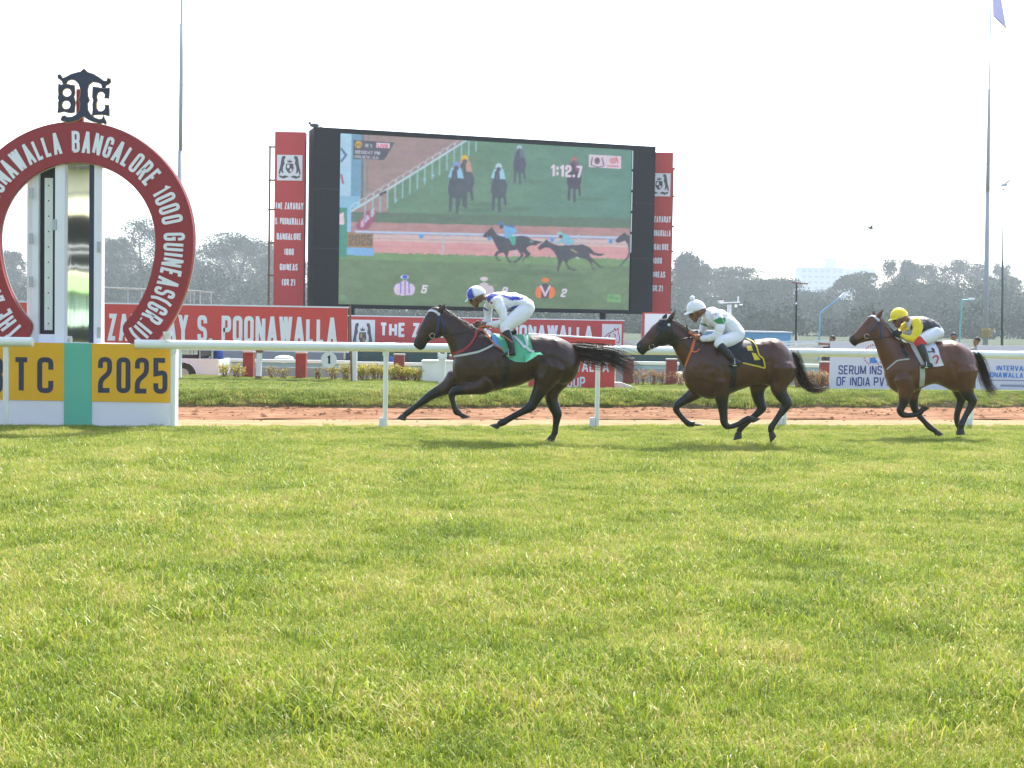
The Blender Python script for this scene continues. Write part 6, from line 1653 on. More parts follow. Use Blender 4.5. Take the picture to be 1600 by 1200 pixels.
def shirt1(X_, Y_, co):
    C = np.repeat(W_[None], len(X_), 0)
    k = inside(X_, Y_, [(760, 466), (766, 458.5), (778, 458.5), (795, 463), (811, 464), (818, 459.5), (817, 468), (800, 469.5), (786, 463.5), (773, 463), (766, 469), (763, 474)]) | (inside(X_, Y_, [(792, 485), (800, 479), (812, 476), (810, 482), (797, 488), (793, 490)]) & (segdist(X_, Y_, [(781, 479), (787, 492), (786.5, 501)]) > 8.5)) | inside(X_, Y_, [(754, 478), (764, 485), (762, 487), (753, 481)])
    C[k] = BLU; return C
def hel1(a, b, z):
    C = np.repeat(WS[None], len(a), 0)
    k = (z > -.002) & (z < .150) & ((a > .012) & (a < .112)) & (np.abs(b) > .018); C[k] = BLU; return C
wh1 = jockey(D1, 'person in white and blue racing silks riding the dark brown lead horse', (745.5, 466), rad(25),
 [(760, 467, 6.5, .06), (767, 469, 11, .13), (776, 470, 14, .19), (790, 470.5, 14.5, .18), (803, 471, 13, .155), (815, 474, 12.5, .16), (824, 480, 12, .165), (828, 486, 8.5, .13)],
 [(777, 468, 8, -.16), (781, 479, 7.6, -.2), (786, 492, 7, -.22), (786.5, 501, 6.5, -.22), (778, 505.5, 5.8, -.18), (768, 508, 4.9, -.13), (762.5, 508.5, 4.1, -.11)], (750, 509.5, -.09),
 [(769, 468, 8, .16), (763, 480, 7, .2), (762, 492, 6.4, .2), (763, 501, 6, .18), (757, 504.5, 4.8, .14), (752, 506, 4.1, .11)], (742, 508, .09),
 [(822, 484, 13, -.09), (811, 494, 13, -.15), (798, 504, 11, -.21), (788, 512, 8.6, -.26)],
 [(790.5, 519, 6.8, -.29), (793.5, 524, 6.2, -.30), (797.5, 535, 5.6, -.32), (799.5, 545, 4.4, -.33), (800, 550.5, 4.2, -.33)],
 [(803, 551.5, 3.8, -.33), (796, 552.5, 3.7, -.335), (789, 554, 3.0, -.34), (785.5, 555, 2.2, -.34)], shirt1, None, hel1)
def shirt2(X_, Y_, co):
    C = np.repeat(W_[None], len(X_), 0)
    k = inside(X_, Y_, [(1114, 501), (1124, 496), (1134, 497), (1132, 506), (1121, 506)]) | inside(X_, Y_, [(1091, 503), (1103, 507), (1115, 511), (1116, 517), (1104, 511), (1092, 506)])
    C[k] = GRN; return C
wh2 = jockey(D2, 'person in white silks with green armbands riding the second horse', (1088.5, 488), rad(20),
 [(1101, 488, 7, .065), (1107, 491, 12, .13), (1115, 495.5, 15, .19), (1125, 500, 16, .18), (1136, 506.5, 15, .155), (1146, 515, 13.5, .16), (1152, 523, 11.5, .165), (1153.5, 529, 8.5, .13)],
 [(1118, 491, 8, -.16), (1123, 501, 8, -.2), (1124.5, 512, 7.6, -.22), (1122, 521.5, 7, -.22), (1113, 527, 6, -.19), (1103, 529, 5, -.14), (1096, 529, 4.2, -.11)], (1084, 526.5, -.09),
 [(1108, 493, 8, .16), (1101, 503, 6.6, .2), (1099, 512, 6, .2), (1096, 519, 5, .16), (1092, 522, 4.1, .12)], (1082, 521.5, .09),
 [(1152, 526, 12, -.09), (1142, 531, 12, -.15), (1131, 533.5, 10.5, -.22), (1122.5, 536, 8.6, -.27)],
 [(1125.5, 540.5, 6.8, -.3), (1129, 544, 6.2, -.31), (1136, 551.5, 5.6, -.32), (1144.5, 560, 4.5, -.33), (1149.5, 564.5, 4.2, -.33)],
 [(1155.5, 567, 3.8, -.33), (1149, 568, 3.7, -.335), (1143, 570, 3.0, -.34), (1139.5, 571, 2.2, -.34)], shirt2, None, lambda a, b, z: np.repeat(WS[None], len(a), 0), pompom=(-.006, .192))
def shirt3(X_, Y_, co):
    C = np.repeat(BLK[None], len(X_), 0); D = D3
    arm = (segdist(X_, Y_, [(1430, 501), (1434.5, 511), (1432, 521), (1427, 530), (1409, 525)]) < 7.8) & (co[:, 1] < D - .10)
    arm |= (segdist(X_, Y_, [(1416, 509), (1408, 513), (1404, 521)]) < 8) & (co[:, 1] > D + .08)
    k = inside(X_, Y_, [(1414, 488), (1430, 488), (1444, 494), (1430, 497), (1424, 503), (1421, 518), (1416, 514), (1412, 500)])
    C[k] = W_; C[arm] = YEL; return C
def knee3(X_, Y_, co):
    C = np.repeat(np.array((.70, .72, .78))[None], len(X_), 0); k = segdist(X_, Y_, [(1434, 534), (1440, 541)]) < 9.5; C[k] = RED; return C
wh3 = jockey(D3, 'person in black and yellow silks with a yellow cap riding the bay horse', (1405.5, 498.5), rad(18),
 [(1418, 500, 6.5, .06), (1424, 503, 10.5, .13), (1432, 507, 12.6, .19), (1442, 508.5, 13.5, .18), (1452, 511, 12.6, .155), (1460, 516, 11.5, .155), (1465, 522, 9.5, .14), (1466, 526, 7, .11)],
 [(1431, 502, 7.4, -.16), (1434.5, 511, 7.4, -.2), (1432, 521, 6.9, -.22), (1427, 529, 6.4, -.22), (1419, 529, 5.4, -.18), (1413, 526.5, 4.6, -.14), (1409, 525, 3.9, -.11)], (1400, 521.5, -.09),
 [(1424, 503, 7, .16), (1415, 509, 6, .2), (1409, 513.5, 5.4, .2), (1407, 518, 4.5, .15), (1405, 520, 3.9, .12)], (1396, 520, .09),
 [(1463, 519, 11, -.09), (1453, 525, 11, -.15), (1443.5, 529.5, 9.6, -.21), (1435.5, 534.5, 8, -.26)],
 [(1438, 540, 6.6, -.29), (1440, 544, 6.2, -.30), (1444, 554, 5.5, -.32), (1448, 564.5, 4.3, -.33), (1449.5, 568.5, 4, -.33)],
 [(1455, 570.5, 3.6, -.33), (1449, 571.5, 3.5, -.335), (1443, 573, 2.9, -.34), (1440, 574, 2.1, -.34)], shirt3, None, lambda a, b, z: np.repeat(np.array((.84, .66, .02))[None], len(a), 0), bootm='boot_olive', glove=True, knee=knee3)
# rein ends and whips held in the hands
def whip(name, pts, r0, m, label):
    g = [Vector(tuple(p)) for p in catmull([list(p) for p in pts], 5)]; mb = MB(); mb.tube(g, [r0 * (1 - .5 * i / (len(g) - 1)) for i in range(len(g))], 8)
    return tag(mb.build(name, m, origin=g[0], smooth=True), label, 'whip', 'riding whips')
whip('riding_whip', [P(750, 511, D1 - .12), P(766, 510, D1 - .22), P(782, 521, D1 - .36), P(801, 535, D1 - .40)], .012, M['orange'], 'orange riding whip held by the jockey in white and blue')
free_tube('rein_loop', [P(752, 513, D1 - .12), P(762, 524, D1 - .24), P(772, 537, D1 - .31), P(786, 547, D1 - .34)], .010, M['orange'], h1)
whip('riding_whip', [P(1073, 507, D2 - .10), P(1074, 514, D2 - .09), P(1079, 520, D2 - .09), P(1090, 525, D2 - .1)], .010, M['leather'], 'short black riding whip handle above the hands of the jockey in white')
free_tube('rein_loop', [P(1076, 519, D2 - .09), P(1082, 522, D2 - .10), P(1088, 527, D2 - .11)], .018, M['orange'], h2)
whip('riding_whip', [P(1394, 515, D3 - .1), P(1402, 522, D3 - .12), P(1416, 533, D3 - .30), P(1424, 541, D3 - .34)], .008, M['leather'], 'black riding whip held by the jockey in the yellow cap')

# people standing beyond the banners
def stander(x, ytop, D, label, shirtc, face, k=1.0):
    s = PPM(D); top = P(x, ytop, D); zg = -.15; hgt = top.z - zg; b = Vector((top.x, D, zg)); K = hgt / 1.72
    j = thing('person', b, label, 'person')
    def q(x_, y_, z): return b + Vector((x_ * K, y_ * K, z * K))
    f = Vector((face, -math.sqrt(1 - face * face), -.05)).normalized(); u = Vector((0, 0, 1)); u = (u - f * u.dot(f)).normalized(); side = u.cross(f)
    hc = q(0, 0, 1.60); mb = MB(); head_shape(mb, hc, f, u, K)
    loft(mb, [(q(0, 0, 1.56), f * .055 * K, side * .055 * K), (q(0, 0, 1.44), f * .058 * K, side * .06 * K)], 12, 2)
    TR = [(1.46, .06, .09), (1.42, .10, .17), (1.32, .12, .20), (1.15, .12, .17), (1.0, .12, .16), (.9, .13, .17)]
    loft(mb, [(q(0, 0, z), f * r * K, side * w_ * K) for z, r, w_ in TR], 16, 2)
    arms = []
    for sg in (-1, 1):
        A_ = [(side * sg * .18 + u * 1.40, .055), (side * sg * .22 + u * 1.18, .045), (side * sg * .23 + f * .05 + u * .95, .036), (side * sg * .22 + f * .09 + u * .82, .03), (side * sg * .22 + f * .10 + u * .70, .028)]
        secs = [(b + v * K, f * r * K, side * r * K) for v, r in A_]; arms.append(secs); loft(mb, secs, 10, 2)
        loft(mb, [(b + (side * sg * .09 + u * z) * K, f * r * K, side * r * K) for z, r in ((.92, .09), (.7, .08), (.48, .058), (.3, .055), (.08, .04))], 12, 2)
        loft(mb, [(b + (side * sg * .09 + u * .05 + f * t) * K, u * .035 * K, side * .042 * K) for t in (-.05, .05, .16)], 10, 2)
    me = skin(mb, .014, 2); me.materials.append(M['skin']); link_mesh('body', me, None, j)
    mb = MB(); loft(mb, [(q(0, 0, z), f * (r + .012) * K, side * (w_ + .012) * K) for z, r, w_ in TR], 16, 2)
    for secs in arms: loft(mb, [(c_, a_ * 1.3, d_ * 1.3) for c_, a_, d_ in secs[:3]], 10, 2)
    me = skin(mb, .016, 2); me.materials.append(shirtc); link_mesh('shirt', me, None, j)
    mb = MB()
    for sg in (-1, 1): loft(mb, [(b + (side * sg * .09 + u * z) * K, f * r * K, side * r * K) for z, r in ((.95, .11), (.7, .095), (.4, .08), (.1, .07))], 12, 2)
    me = skin(mb, .016, 2); me.materials.append(M['navy']); link_mesh('trousers', me, None, j)
    mb = MB()
    secs = [(hc - f * .022 * K + u * (.045 + .098 * t) * K, f * .100 * K * math.sqrt(max(0.02, 1 - t * t)), side * .083 * K * math.sqrt(max(.02, 1 - t * t))) for t in (-.25, 0, .35, .7, .93)]
    loft(mb, secs, 16, 2, .3); me = skin(mb, .011, 2); me.materials.append(M['hair_black']); link_mesh('hair', me, None, j)
M['shirt_grey'] = mat('grey_shirt', (.30, .30, .30), .8, .1, 9); M['shirt_red'] = mat('maroon_shirt', (.22, .05, .05), .8, .1, 9); M['shirt_dark'] = mat('dark_shirt', (.06, .06, .07), .8, .1, 9)
stander(1300.5, 525, 36.5, 'person with dark hair standing at the left end of the white institute banner', M['shirt_dark'], -.7)
stander(1490.5, 520.5, 37.0, 'person whose head shows just above the croup of the bay horse', M['shirt_red'], -.3)
stander(1526, 527.5, 36.2, 'person in a grey shirt standing left of the light blue lettered banner', M['shirt_grey'], -.9)
# ---------------------------------------------------------------- trees
def leaf_mat(name, c1, c2, c3):
    m = mat_attr(name, rough=.8, spec=.03, transl=.08, var=.15, vscale=.3); return m
M['leaves'] = leaf_mat('tree_leaves', 0, 0, 0); M['bark'] = mat('tree_bark', (.07, .055, .04), .9, .3, 2, bump=.5, bscale=6)
def leaf_cloud(name, centers, radii, n, size, cols, seed, flat=.55, hollow=.5):
    """leaf clumps spread through overlapping lobes; returns a mesh of small crooked faces"""
    r = np.random.default_rng(seed); k = r.choice(len(centers), n, p=np.array([a * a for a in radii[:, 0]]) / sum(a * a for a in radii[:, 0]))
    d = r.normal(size=(n, 3)); d /= np.linalg.norm(d, axis=1)[:, None]; rr = (hollow + (1 - hollow) * r.random(n)) ** .8
    # clumping: pull the directions towards a few clump centres
    ng = 26; g = r.normal(size=(len(centers), ng, 3)); g /= np.linalg.norm(g, axis=2)[..., None]
    gi = r.integers(0, ng, n); d = d * .60 + g[k, gi]; d /= np.linalg.norm(d, axis=1)[:, None]
    p = centers[k] + d * radii[k] * rr[:, None]
    a = r.normal(size=(n, 3)); a /= np.linalg.norm(a, axis=1)[:, None]; b = np.cross(a, r.normal(size=(n, 3))); b /= np.linalg.norm(b, axis=1)[:, None]
    s_ = size * (.5 + r.random(n))[:, None]; a *= s_; b *= s_ * .7
    V = np.stack([p - a, p - b * .8 + a * .1, p + a, p + b], 1).reshape(-1, 3); V[:, 2] = np.maximum(V[:, 2], .2)
    F = np.arange(4 * n).reshape(-1, 4)
    me = bpy.data.meshes.new(name); me.from_pydata(V.tolist(), [], F.tolist())
    cols = np.array(cols); t = r.random(n); ci = cols[r.integers(0, len(cols), n)] * (.86 + .28 * t)[:, None]
    lob = (.80 + .36 * r.random((len(centers), ng)))[k, gi]; ci *= lob[:, None]
    set_color(me, np.repeat(ci, 4, 0)); me.materials.append(M['leaves'])
    return me
GREENS = {'a': [(.040, .062, .034), (.050, .074, .036), (.034, .054, .034)], 'b': [(.036, .052, .030), (.030, .044, .026)], 'c': [(.07, .085, .03), (.06, .075, .03), (.08, .09, .035)]}
def tree(px, top, hw, D, kind, hue, label, seed, n=10000, group='trees beyond the racecourse'):
    D *= 1.5; s = PPM(D); b = P(px, 500, D); b.z = .2; zt_ = P(px, top, D).z; W_m = hw * (1.22 if kind == 'r' else 1.05) / s; Hh = zt_ - .2
    r = random.Random(seed); t = thing('tree', b, label, 'tree', group)
    C = []; R_ = []
    if kind == 'u':        # wide umbrella crown on spreading limbs
        for i in range(15):
            a = r.uniform(0, 6.283); d = W_m * math.sqrt((i + .5) / 15) * .9; dome = 1 - .38 * (d / W_m) ** 2
            C.append((b.x + d * math.cos(a), D + d * math.sin(a) * .8, .2 + Hh * dome - Hh * .10)); R_.append((W_m * .30, W_m * .30, Hh * .085))
        for i in range(5):
            a = r.uniform(0, 6.283); d = W_m * .7; C.append((b.x + d * math.cos(a), D + d * math.sin(a), .2 + Hh * r.uniform(.32, .5))); R_.append((W_m * .3, W_m * .3, Hh * .12))
    else:
        k = 24
        for i in range(k):
            z = r.uniform(.14, .86); prof = math.sqrt(max(.05, 1 - (abs(z - .48) / .56) ** 2.4)); a = r.uniform(0, 6.283); d = W_m * prof * r.uniform(.35, .85)
            C.append((b.x + d * math.cos(a), D + d * math.sin(a), .2 + Hh * z)); q = W_m * r.uniform(.22, .40); R_.append((q, q, min(q * .85, Hh * (1.0 - z) + .3)))
        for i in range(4):
            C.append((b.x + r.uniform(-.42, .42) * W_m, D, .2 + Hh * r.uniform(.82, .90))); R_.append((W_m * .30, W_m * .30, Hh * .10))
        C.append((b.x, D, .2 + Hh * .48)); R_.append((W_m * .7, W_m * .7, Hh * .40))
    C = np.array(C); R_ = np.array(R_)
    me = leaf_cloud('crown', C, R_, int(n * (1.6 if kind == 'r' else 1.5)), 1.25 / s, GREENS[hue], seed, hollow=.3 if kind == 'r' else .5)
    link_mesh('crown', me, None, t)
    mb = MB(); th = Hh * (.45 if kind == 'u' else .5)
    mb.tube([b + Vector((0, 0, -.2)), b + Vector((0, 0, th * .5)), b + Vector((r.uniform(-.5, .5), 0, th))], [W_m * .07 + .25, W_m * .05 + .2, W_m * .04 + .1], 8)
    mb.build('trunk', M['bark'], t)
    order = list(range(len(C))); r.shuffle(order)
    for i in order[:7]:
        mb = MB(); c = Vector(C[i]); p0 = b + Vector((0, 0, th * r.uniform(.55, 1.0))); mid = p0.lerp(c, .5) + Vector((0, 0, Hh * .03))
        mb.tube([p0, mid, c], [W_m * .03 + .12, W_m * .02 + .08, .05], 6); mb.build('limb', M['bark'], t)
TL = [
 (-30, 392, 60, 262, 'r', 'b', 'hazy dark green tree at the far left edge behind the horseshoe sign'),
 (14, 386, 34, 285, 'r', 'b', 'hazy tree seen left of the mirror column through the horseshoe'),
 (120, 385, 55, 300, 'r', 'b', 'hazy tree standing directly behind the mirror column'),
 (172, 362, 34, 270, 'r', 'a', 'hazy tree just right of the mirror column inside the horseshoe'),
 (222, 331, 46, 255, 'r', 'a', 'tallest hazy tree at left, behind the right arm of the horseshoe'),
 (288, 398, 38, 300, 'r', 'b', 'low hazy tree under the spreading tree left of the screen'),
 (372, 356, 92, 275, 'u', 'b', 'wide umbrella shaped tree left of the video screen'),
 (440, 392, 50, 310, 'r', 'b', 'hazy tree half hidden by the left red tower'),
 (560, 405, 75, 300, 'r', 'b', 'tree hidden behind the left half of the video screen'),
 (690, 400, 75, 290, 'r', 'b', 'tree hidden behind the middle of the video screen'),
 (820, 402, 75, 300, 'r', 'b', 'tree hidden behind the right half of the video screen'),
 (950, 398, 70, 300, 'r', 'b', 'tree hidden behind the right wing of the video screen'),
 (1066, 386, 30, 262, 'r', 'b', 'upright hazy tree directly right of the right red tower'),
 (1088, 398, 22, 300, 'r', 'b', 'narrow hazy tree second from the right red tower'),
 (1140, 410, 86, 285, 'u', 'b', 'flat umbrella shaped tree above the white capped jockey'),
 (1205, 432, 62, 250, 'r', 'a', 'rounded hazy tree behind the dark crossarm pole'),
 (1118, 462, 60, 240, 'r', 'a', 'low rounded tree behind the white camera mast'),
 (1272, 452, 42, 300, 'r', 'b', 'low hazy tree in front of the far white apartment blocks'),
 (1345, 421, 50, 270, 'u', 'c', 'pale spreading tree above the pink building'),
 (1402, 399, 34, 290, 'r', 'b', 'domed dark hazy tree above the yellow capped jockey'),
 (1448, 405, 44, 300, 'r', 'b', 'broad hazy tree between the domed tree and the right mast'),
 (1496, 402, 40, 310, 'r', 'b', 'broad hazy tree left of the right mast'),
 (1430, 440, 70, 235, 'r', 'a', 'lower grey green tree behind the bay horse'),
 (1542, 434, 44, 290, 'r', 'c', 'low hazy tree directly behind the right mast'),
 (1561, 410, 20, 330, 'r', 'b', 'small upright hazy tree behind the thin floodlight pole'),
 (1596, 427, 40, 300, 'r', 'b', 'hazy tree at the right edge of the picture'),
 (1655, 415, 55, 280, 'r', 'b', 'hazy tree beyond the right edge of the picture'),
 (335, 380, 70, 320, 'r', 'a', 'dense hazy tree filling in below the umbrella shaped tree at left'),
 (405, 372, 55, 330, 'r', 'b', 'dense hazy tree rising just left of the left red tower'),
 (248, 352, 50, 330, 'r', 'b', 'broad hazy tree showing on both sides of the right arm of the horseshoe'),
 (178, 378, 44, 330, 'r', 'b', 'low broad hazy tree behind the right edge of the mirror column'),
 (1100, 416, 60, 330, 'r', 'b', 'dense hazy tree filling in below the flat umbrella shaped tree'),
 (1180, 434, 60, 330, 'r', 'b', 'dense hazy tree between the camera mast and the crossarm pole'),
 (-95, 400, 55, 290, 'r', 'b', 'hazy tree beyond the left edge of the picture'),
]
for i, a in enumerate(TL): tree(*a, seed=300 + i)
# undergrowth below the crowns
cs = []; rs = []; r = random.Random(5)
for i in range(420):
    px = -180 + i * 4.7; D = r.choice((r.uniform(215, 250), r.uniform(300, 370), r.uniform(300, 370))); tp = r.uniform(428, 474) + (22 if 1230 < px < 1330 else 0) + (40 if D < 260 else 0) - (26 if 130 < px < 430 and D > 260 else 0); z = P(px, tp, D).z; x = P(px, 480, D).x
    cs.append((x, D, z * .5)); rs.append((3.9, 3.9, z * .52))
me = leaf_cloud('undergrowth', np.array(cs), np.array(rs), 165000, .30, [(.045, .068, .042), (.055, .078, .044), (.040, .060, .042)], 77, hollow=.45)
tag(link_mesh('undergrowth', me), 'continuous hazy mass of bushes along the foot of the distant trees', 'bushes', kind='stuff')

# ---------------------------------------------------------------- far buildings
M['far_white'] = mat('far_white_wall', (.70, .71, .73), .8, .06, .2); M['far_window'] = mat('far_window', (.50, .53, .56), .3, .1, .5)
M['pink_wall'] = mat('pink_wall', (.17, .12, .12), .8, .1, .8); M['roof_grey'] = mat('grey_roof', (.3, .3, .3), .8, .1, .8)
def block(t, x0, x1, y0, D, depth, floors, wins, roof=True):
    a, b = P(x0, y0, D), P(x1, y0, D); W = b.x - a.x; Hh = a.z - .2
    mb = MB(); mb.box(((a.x + b.x) / 2, D + depth / 2, .2 + Hh / 2), (W, depth, Hh)); mb.build('wall', M['far_white'], t)
    fh = Hh / floors
    for f in range(floors):
        if .2 + fh * f < 6: continue
        for w_ in range(wins):
            mb = MB(); ww = W / wins; mb.box((a.x + ww * (w_ + .5), D - .02, .2 + fh * (f + .5)), (ww * .62, .2, fh * .42)); mb.build('window', M['far_window'], t)
    if roof:
        mb = MB(); mb.box(((a.x + b.x) / 2, D + depth / 2, .2 + Hh + .3), (W + 1, depth + 1, .6)); mb.build('roof', M['far_white'], t)
t = thing('apartment_building', (P(1285, 500, 820).x, 820, .2), 'taller of the two far white hazy apartment blocks', 'building'); block(t, 1252, 1318, 419, 820, 18, 11, 7)
q = P(1300, 411, 820); mb = MB(); mb.box((q.x, 827, q.z), (7, 7, 6)); mb.build('stair_tower', M['far_white'], t)
t = thing('apartment_building', (P(1345, 500, 860).x, 860, .2), 'lower far white hazy block with a roof tank, right of the taller one', 'building'); block(t, 1320, 1368, 421, 860, 18, 10, 5)
q = P(1354, 415, 860); mb = MB(); mb.box((q.x, 868, q.z), (6, 6, 5)); mb.build('roof_tank', M['far_white'], t)
t = thing('pavilion', (P(1361, 500, 420).x, 300, .2), 'small hazy pink building with a flat roof among the trees', 'building')
a, b = P(1343, 459, 420), P(1381, 459, 420); mb = MB(); mb.box(((a.x + b.x) / 2, 423, a.z / 2 + .1), (b.x - a.x, 6, a.z - .2)); mb.build('wall', M['pink_wall'], t)
a2, b2 = P(1334, 455, 420), P(1388, 455, 420); mb = MB(); mb.box(((a2.x + b2.x) / 2, 423, a.z + .22), (b2.x - a2.x, 7, .5)); mb.build('roof', M['roof_grey'], t)
for k in range(3):
    mb = MB(); mb.box((a.x + (b.x - a.x) * (.2 + .3 * k), 419.95, a.z * .68), (1.1, .1, 1.8)); mb.build('window', M['far_window'], t)

# ---------------------------------------------------------------- masts, lamps
def pole_pts(pts, D): return [P(x, y, D) for x, y in pts]
def mast(name, segs, rungs, D, label, base, rcol='steel'):
    b = P(base[0], 545, D); b.z = .2; t = thing(name, b, label, 'mast')
    for (x0, y0, x1, y1, r0, r1) in segs:
        a, c = P(x0, y0, D), P(x1, y1, D)
        if y1 > 540: c.z = .1
        mb = MB(); mb.tube([c, a], [r1, r0], 14); mb.build('pole_section', M[rcol], t, smooth=True)
    for x, y, sd in rungs:
        p = P(x, y, D); mb = MB(); mb.tube([p, p + Vector((sd * .24, 0, 0))], .016, 6); mb.build('step_rung', M['steel'], t)
    return t
M['mast_grey'] = mat('mast_grey', (.36, .37, .39), .6, .1, 1)
mast('mast', [(284.3, -160, 284, 38, .035, .035), (284, 38, 281.8, 236, .075, .085), (281.8, 236, 277.6, 548, .10, .12)],
     [(284, 38, -1.2), (284, 38, 1.2), (283.6, 85, -1.3), (283.2, 133, 1.2), (282.6, 179.5, -1.4), (282, 227.5, 1.2), (281.2, 275, -1.4), (280.5, 322, 1.2)], 60, 'tall grey stepped mast rising behind the horseshoe sign', (277.6, 0), 'mast_grey')
mr = mast('mast', [(1549.3, -60, 1545.8, 140, .02, .025), (1545.8, 140, 1543.3, 300, .055, .085), (1543.3, 300, 1540, 548, .085, .115)],
     [(1545, 141, 1.0), (1545, 141, -1.0), (1544.5, 178, -1.0), (1544.8, 218, 1.0), (1543.6, 256, -1.0), (1544, 294, 1.0), (1542.6, 331, -1.0), (1543, 370, 1.0), (1541.6, 409, -1.0), (1542, 447, 1.0)], 60, 'tall pale stepped flag mast near the right edge', (1540, 0), 'mast_grey')
c = P(1541, 516, 60); mb = MB(); mb.tube([c + Vector((0, 0, -.3)), c, c + Vector((0, 0, .1))], [.20, .22, .16], 10); mb.tube([c + Vector((.15, 0, -.1)), c + Vector((.35, 0, .05))], [.05, .02], 6); mb.build('rope_coil', mat('rope', (.35, .26, .12), .9, .2, 9), mr)
M['flag'] = mat('pale_lilac_flag', (.62, .60, .80), .8, .08, 2, transl=.4)
fl = []; W0 = P(1552, 0, 60.0)
mb = MB(); N_u, N_v = 8, 14
tl, tr, bl, br = (1550, -45), (1557, -40), (1552, 26), (1573, 46)
for j in range(N_v + 1):
    for i in range(N_u + 1):
        u, v = i / N_u, j / N_v; x = (1 - v) * (tl[0] * (1 - u) + tr[0] * u) + v * (bl[0] * (1 - u) + br[0] * u); y = (1 - v) * (tl[1] * (1 - u) + tr[1] * u) + v * (bl[1] * (1 - u) + br[1] * u)
        mb.v.append(tuple(P(x, y, 60 + .10 * math.sin(u * 6 + v * 3))))
for j in range(N_v):
    for i in range(N_u):
        a = j * (N_u + 1) + i; mb.f.append((a, a + 1, a + N_u + 2, a + N_u + 1)); mb.m.append(0)
o = mb.build('flag', M['flag'], origin=P(1552, 0, 60), smooth=True); sm = o.modifiers.new('t', 'SOLIDIFY'); sm.thickness = .01; tag(o, 'pale lilac flag hanging limp at the top of the right mast', 'flag')
M['pole_green'] = mat('pole_dark_green', (.03, .07, .065), .5, .1, 2); M['pole_cyan'] = mat('pole_cyan', (.15, .48, .48), .5, .1, 2); M['pole_blue'] = mat('pole_light_blue', (.20, .42, .62), .5, .1, 2)
b = P(1566, 540, 75); b.z = .2; t = thing('floodlight_pole', b, 'thin floodlight pole with a tilted panel head at the right edge', 'lamp post')
mb = MB(); mb.tube([b, P(1566.6, 408, 75)], [.07, .055], 10); mb.build('lower_pole', M['pole_green'], t, smooth=True)
mb = MB(); mb.tube([P(1566.6, 408, 75), P(1567.5, 296, 75)], [.04, .03], 8); mb.build('upper_pole', M['steel'], t, smooth=True)
c = P(1571.5, 286, 75); mb = MB(); mb.box(c, (.42, .34, .08), rot=Matrix.Rotation(rad(-42), 3, 'Y')); mb.box(c + Vector((-.12, -.1, -.12)), (.3, .2, .09)); mb.build('lamp_head', M['steel'], t)
mb = MB(); mb.tube([P(1565, 295.5, 75), P(1570, 295.5, 75)], .03, 6); mb.build('bracket', M['steel'], t)
b = P(1498, 535, 62); b.z = .2; t = thing('street_lamp', b, 'cyan street lamp with a short horizontal arm behind the bay horse', 'lamp post')
mb = MB(); mb.tube([b, P(1503, 471, 62), P(1504, 469, 62), P(1514, 468.5, 62)], [.045, .035, .035, .03], 8); mb.build('pole', M['pole_cyan'], t)
mb = MB(); mb.box(P(1518.5, 467.5, 62), (.26, .16, .10), bevel=.03); mb.build('lamp_head', M['white_board'], t)
b = P(1280, 535, 62); b.z = .2; t = thing('street_lamp', b, 'light blue street lamp with a long slanting arm', 'lamp post')
mb = MB(); mb.tube([b, P(1281.5, 491, 62), P(1283, 488, 62), P(1313, 465, 62)], [.04, .035, .035, .03], 8); mb.build('pole', M['pole_blue'], t)
mb = MB(); mb.box(P(1315.5, 462, 62), (.30, .16, .09), rot=Matrix.Rotation(rad(-42), 3, 'Y'), bevel=.03); mb.build('lamp_head', M['white_board'], t)
b = P(1244, 535, 62); b.z = .2; t = thing('utility_pole', b, 'thin dark pole with a crossarm right of the white capped jockey', 'pole')
mb = MB(); mb.tube([b, P(1244.5, 442, 62)], [.05, .04], 8); mb.build('pole', M['dark_frame'], t)
mb = MB(); mb.bar(P(1237, 441.5, 62), P(1262.5, 443.5, 62), .05, .05); mb.build('crossarm', M['brick_red'], t)
mb = MB(); mb.ball(P(1244, 474, 61.9), .05); mb.build('insulator', M['white_board'], t)
b = P(1139.5, 535, 60); b.z = .2; t = thing('camera_mast', b, 'white camera mast with a crossbar behind the white jockey', 'mast')
mb = MB(); mb.tube([b, P(1139.5, 476, 60)], .085, 12); mb.build('column', M['white_paint'], t, smooth=True)
mb = MB(); mb.bar(P(1130, 473, 60), P(1156, 472, 60), .06, .05); mb.tube([P(1153, 473, 60), P(1153.5, 463, 60)], .03, 6); mb.build('crossbar', M['white_paint'], t)
mb = MB(); mb.box(P(1126.5, 471.5, 60), (.2, .3, .14), bevel=.02); mb.build('camera', M['white_paint'], t)
mb = MB(); mb.box(P(1126.5, 468.6, 60), (.18, .25, .05)); mb.build('camera_hood', M['brick_red'], t)
for a_, c_ in (((1150, 478), (.10, .12, .12)), ((1158, 476), (.14, .1, .05))):
    mb = MB(); mb.box(P(a_[0], a_[1], 60), c_, bevel=.02); mb.build('floodlight', M['white_paint'], t)
bird('bird', P(1360.5, 358.5, 80), 1.1, 'small dark bird flying above the far apartment blocks', True)

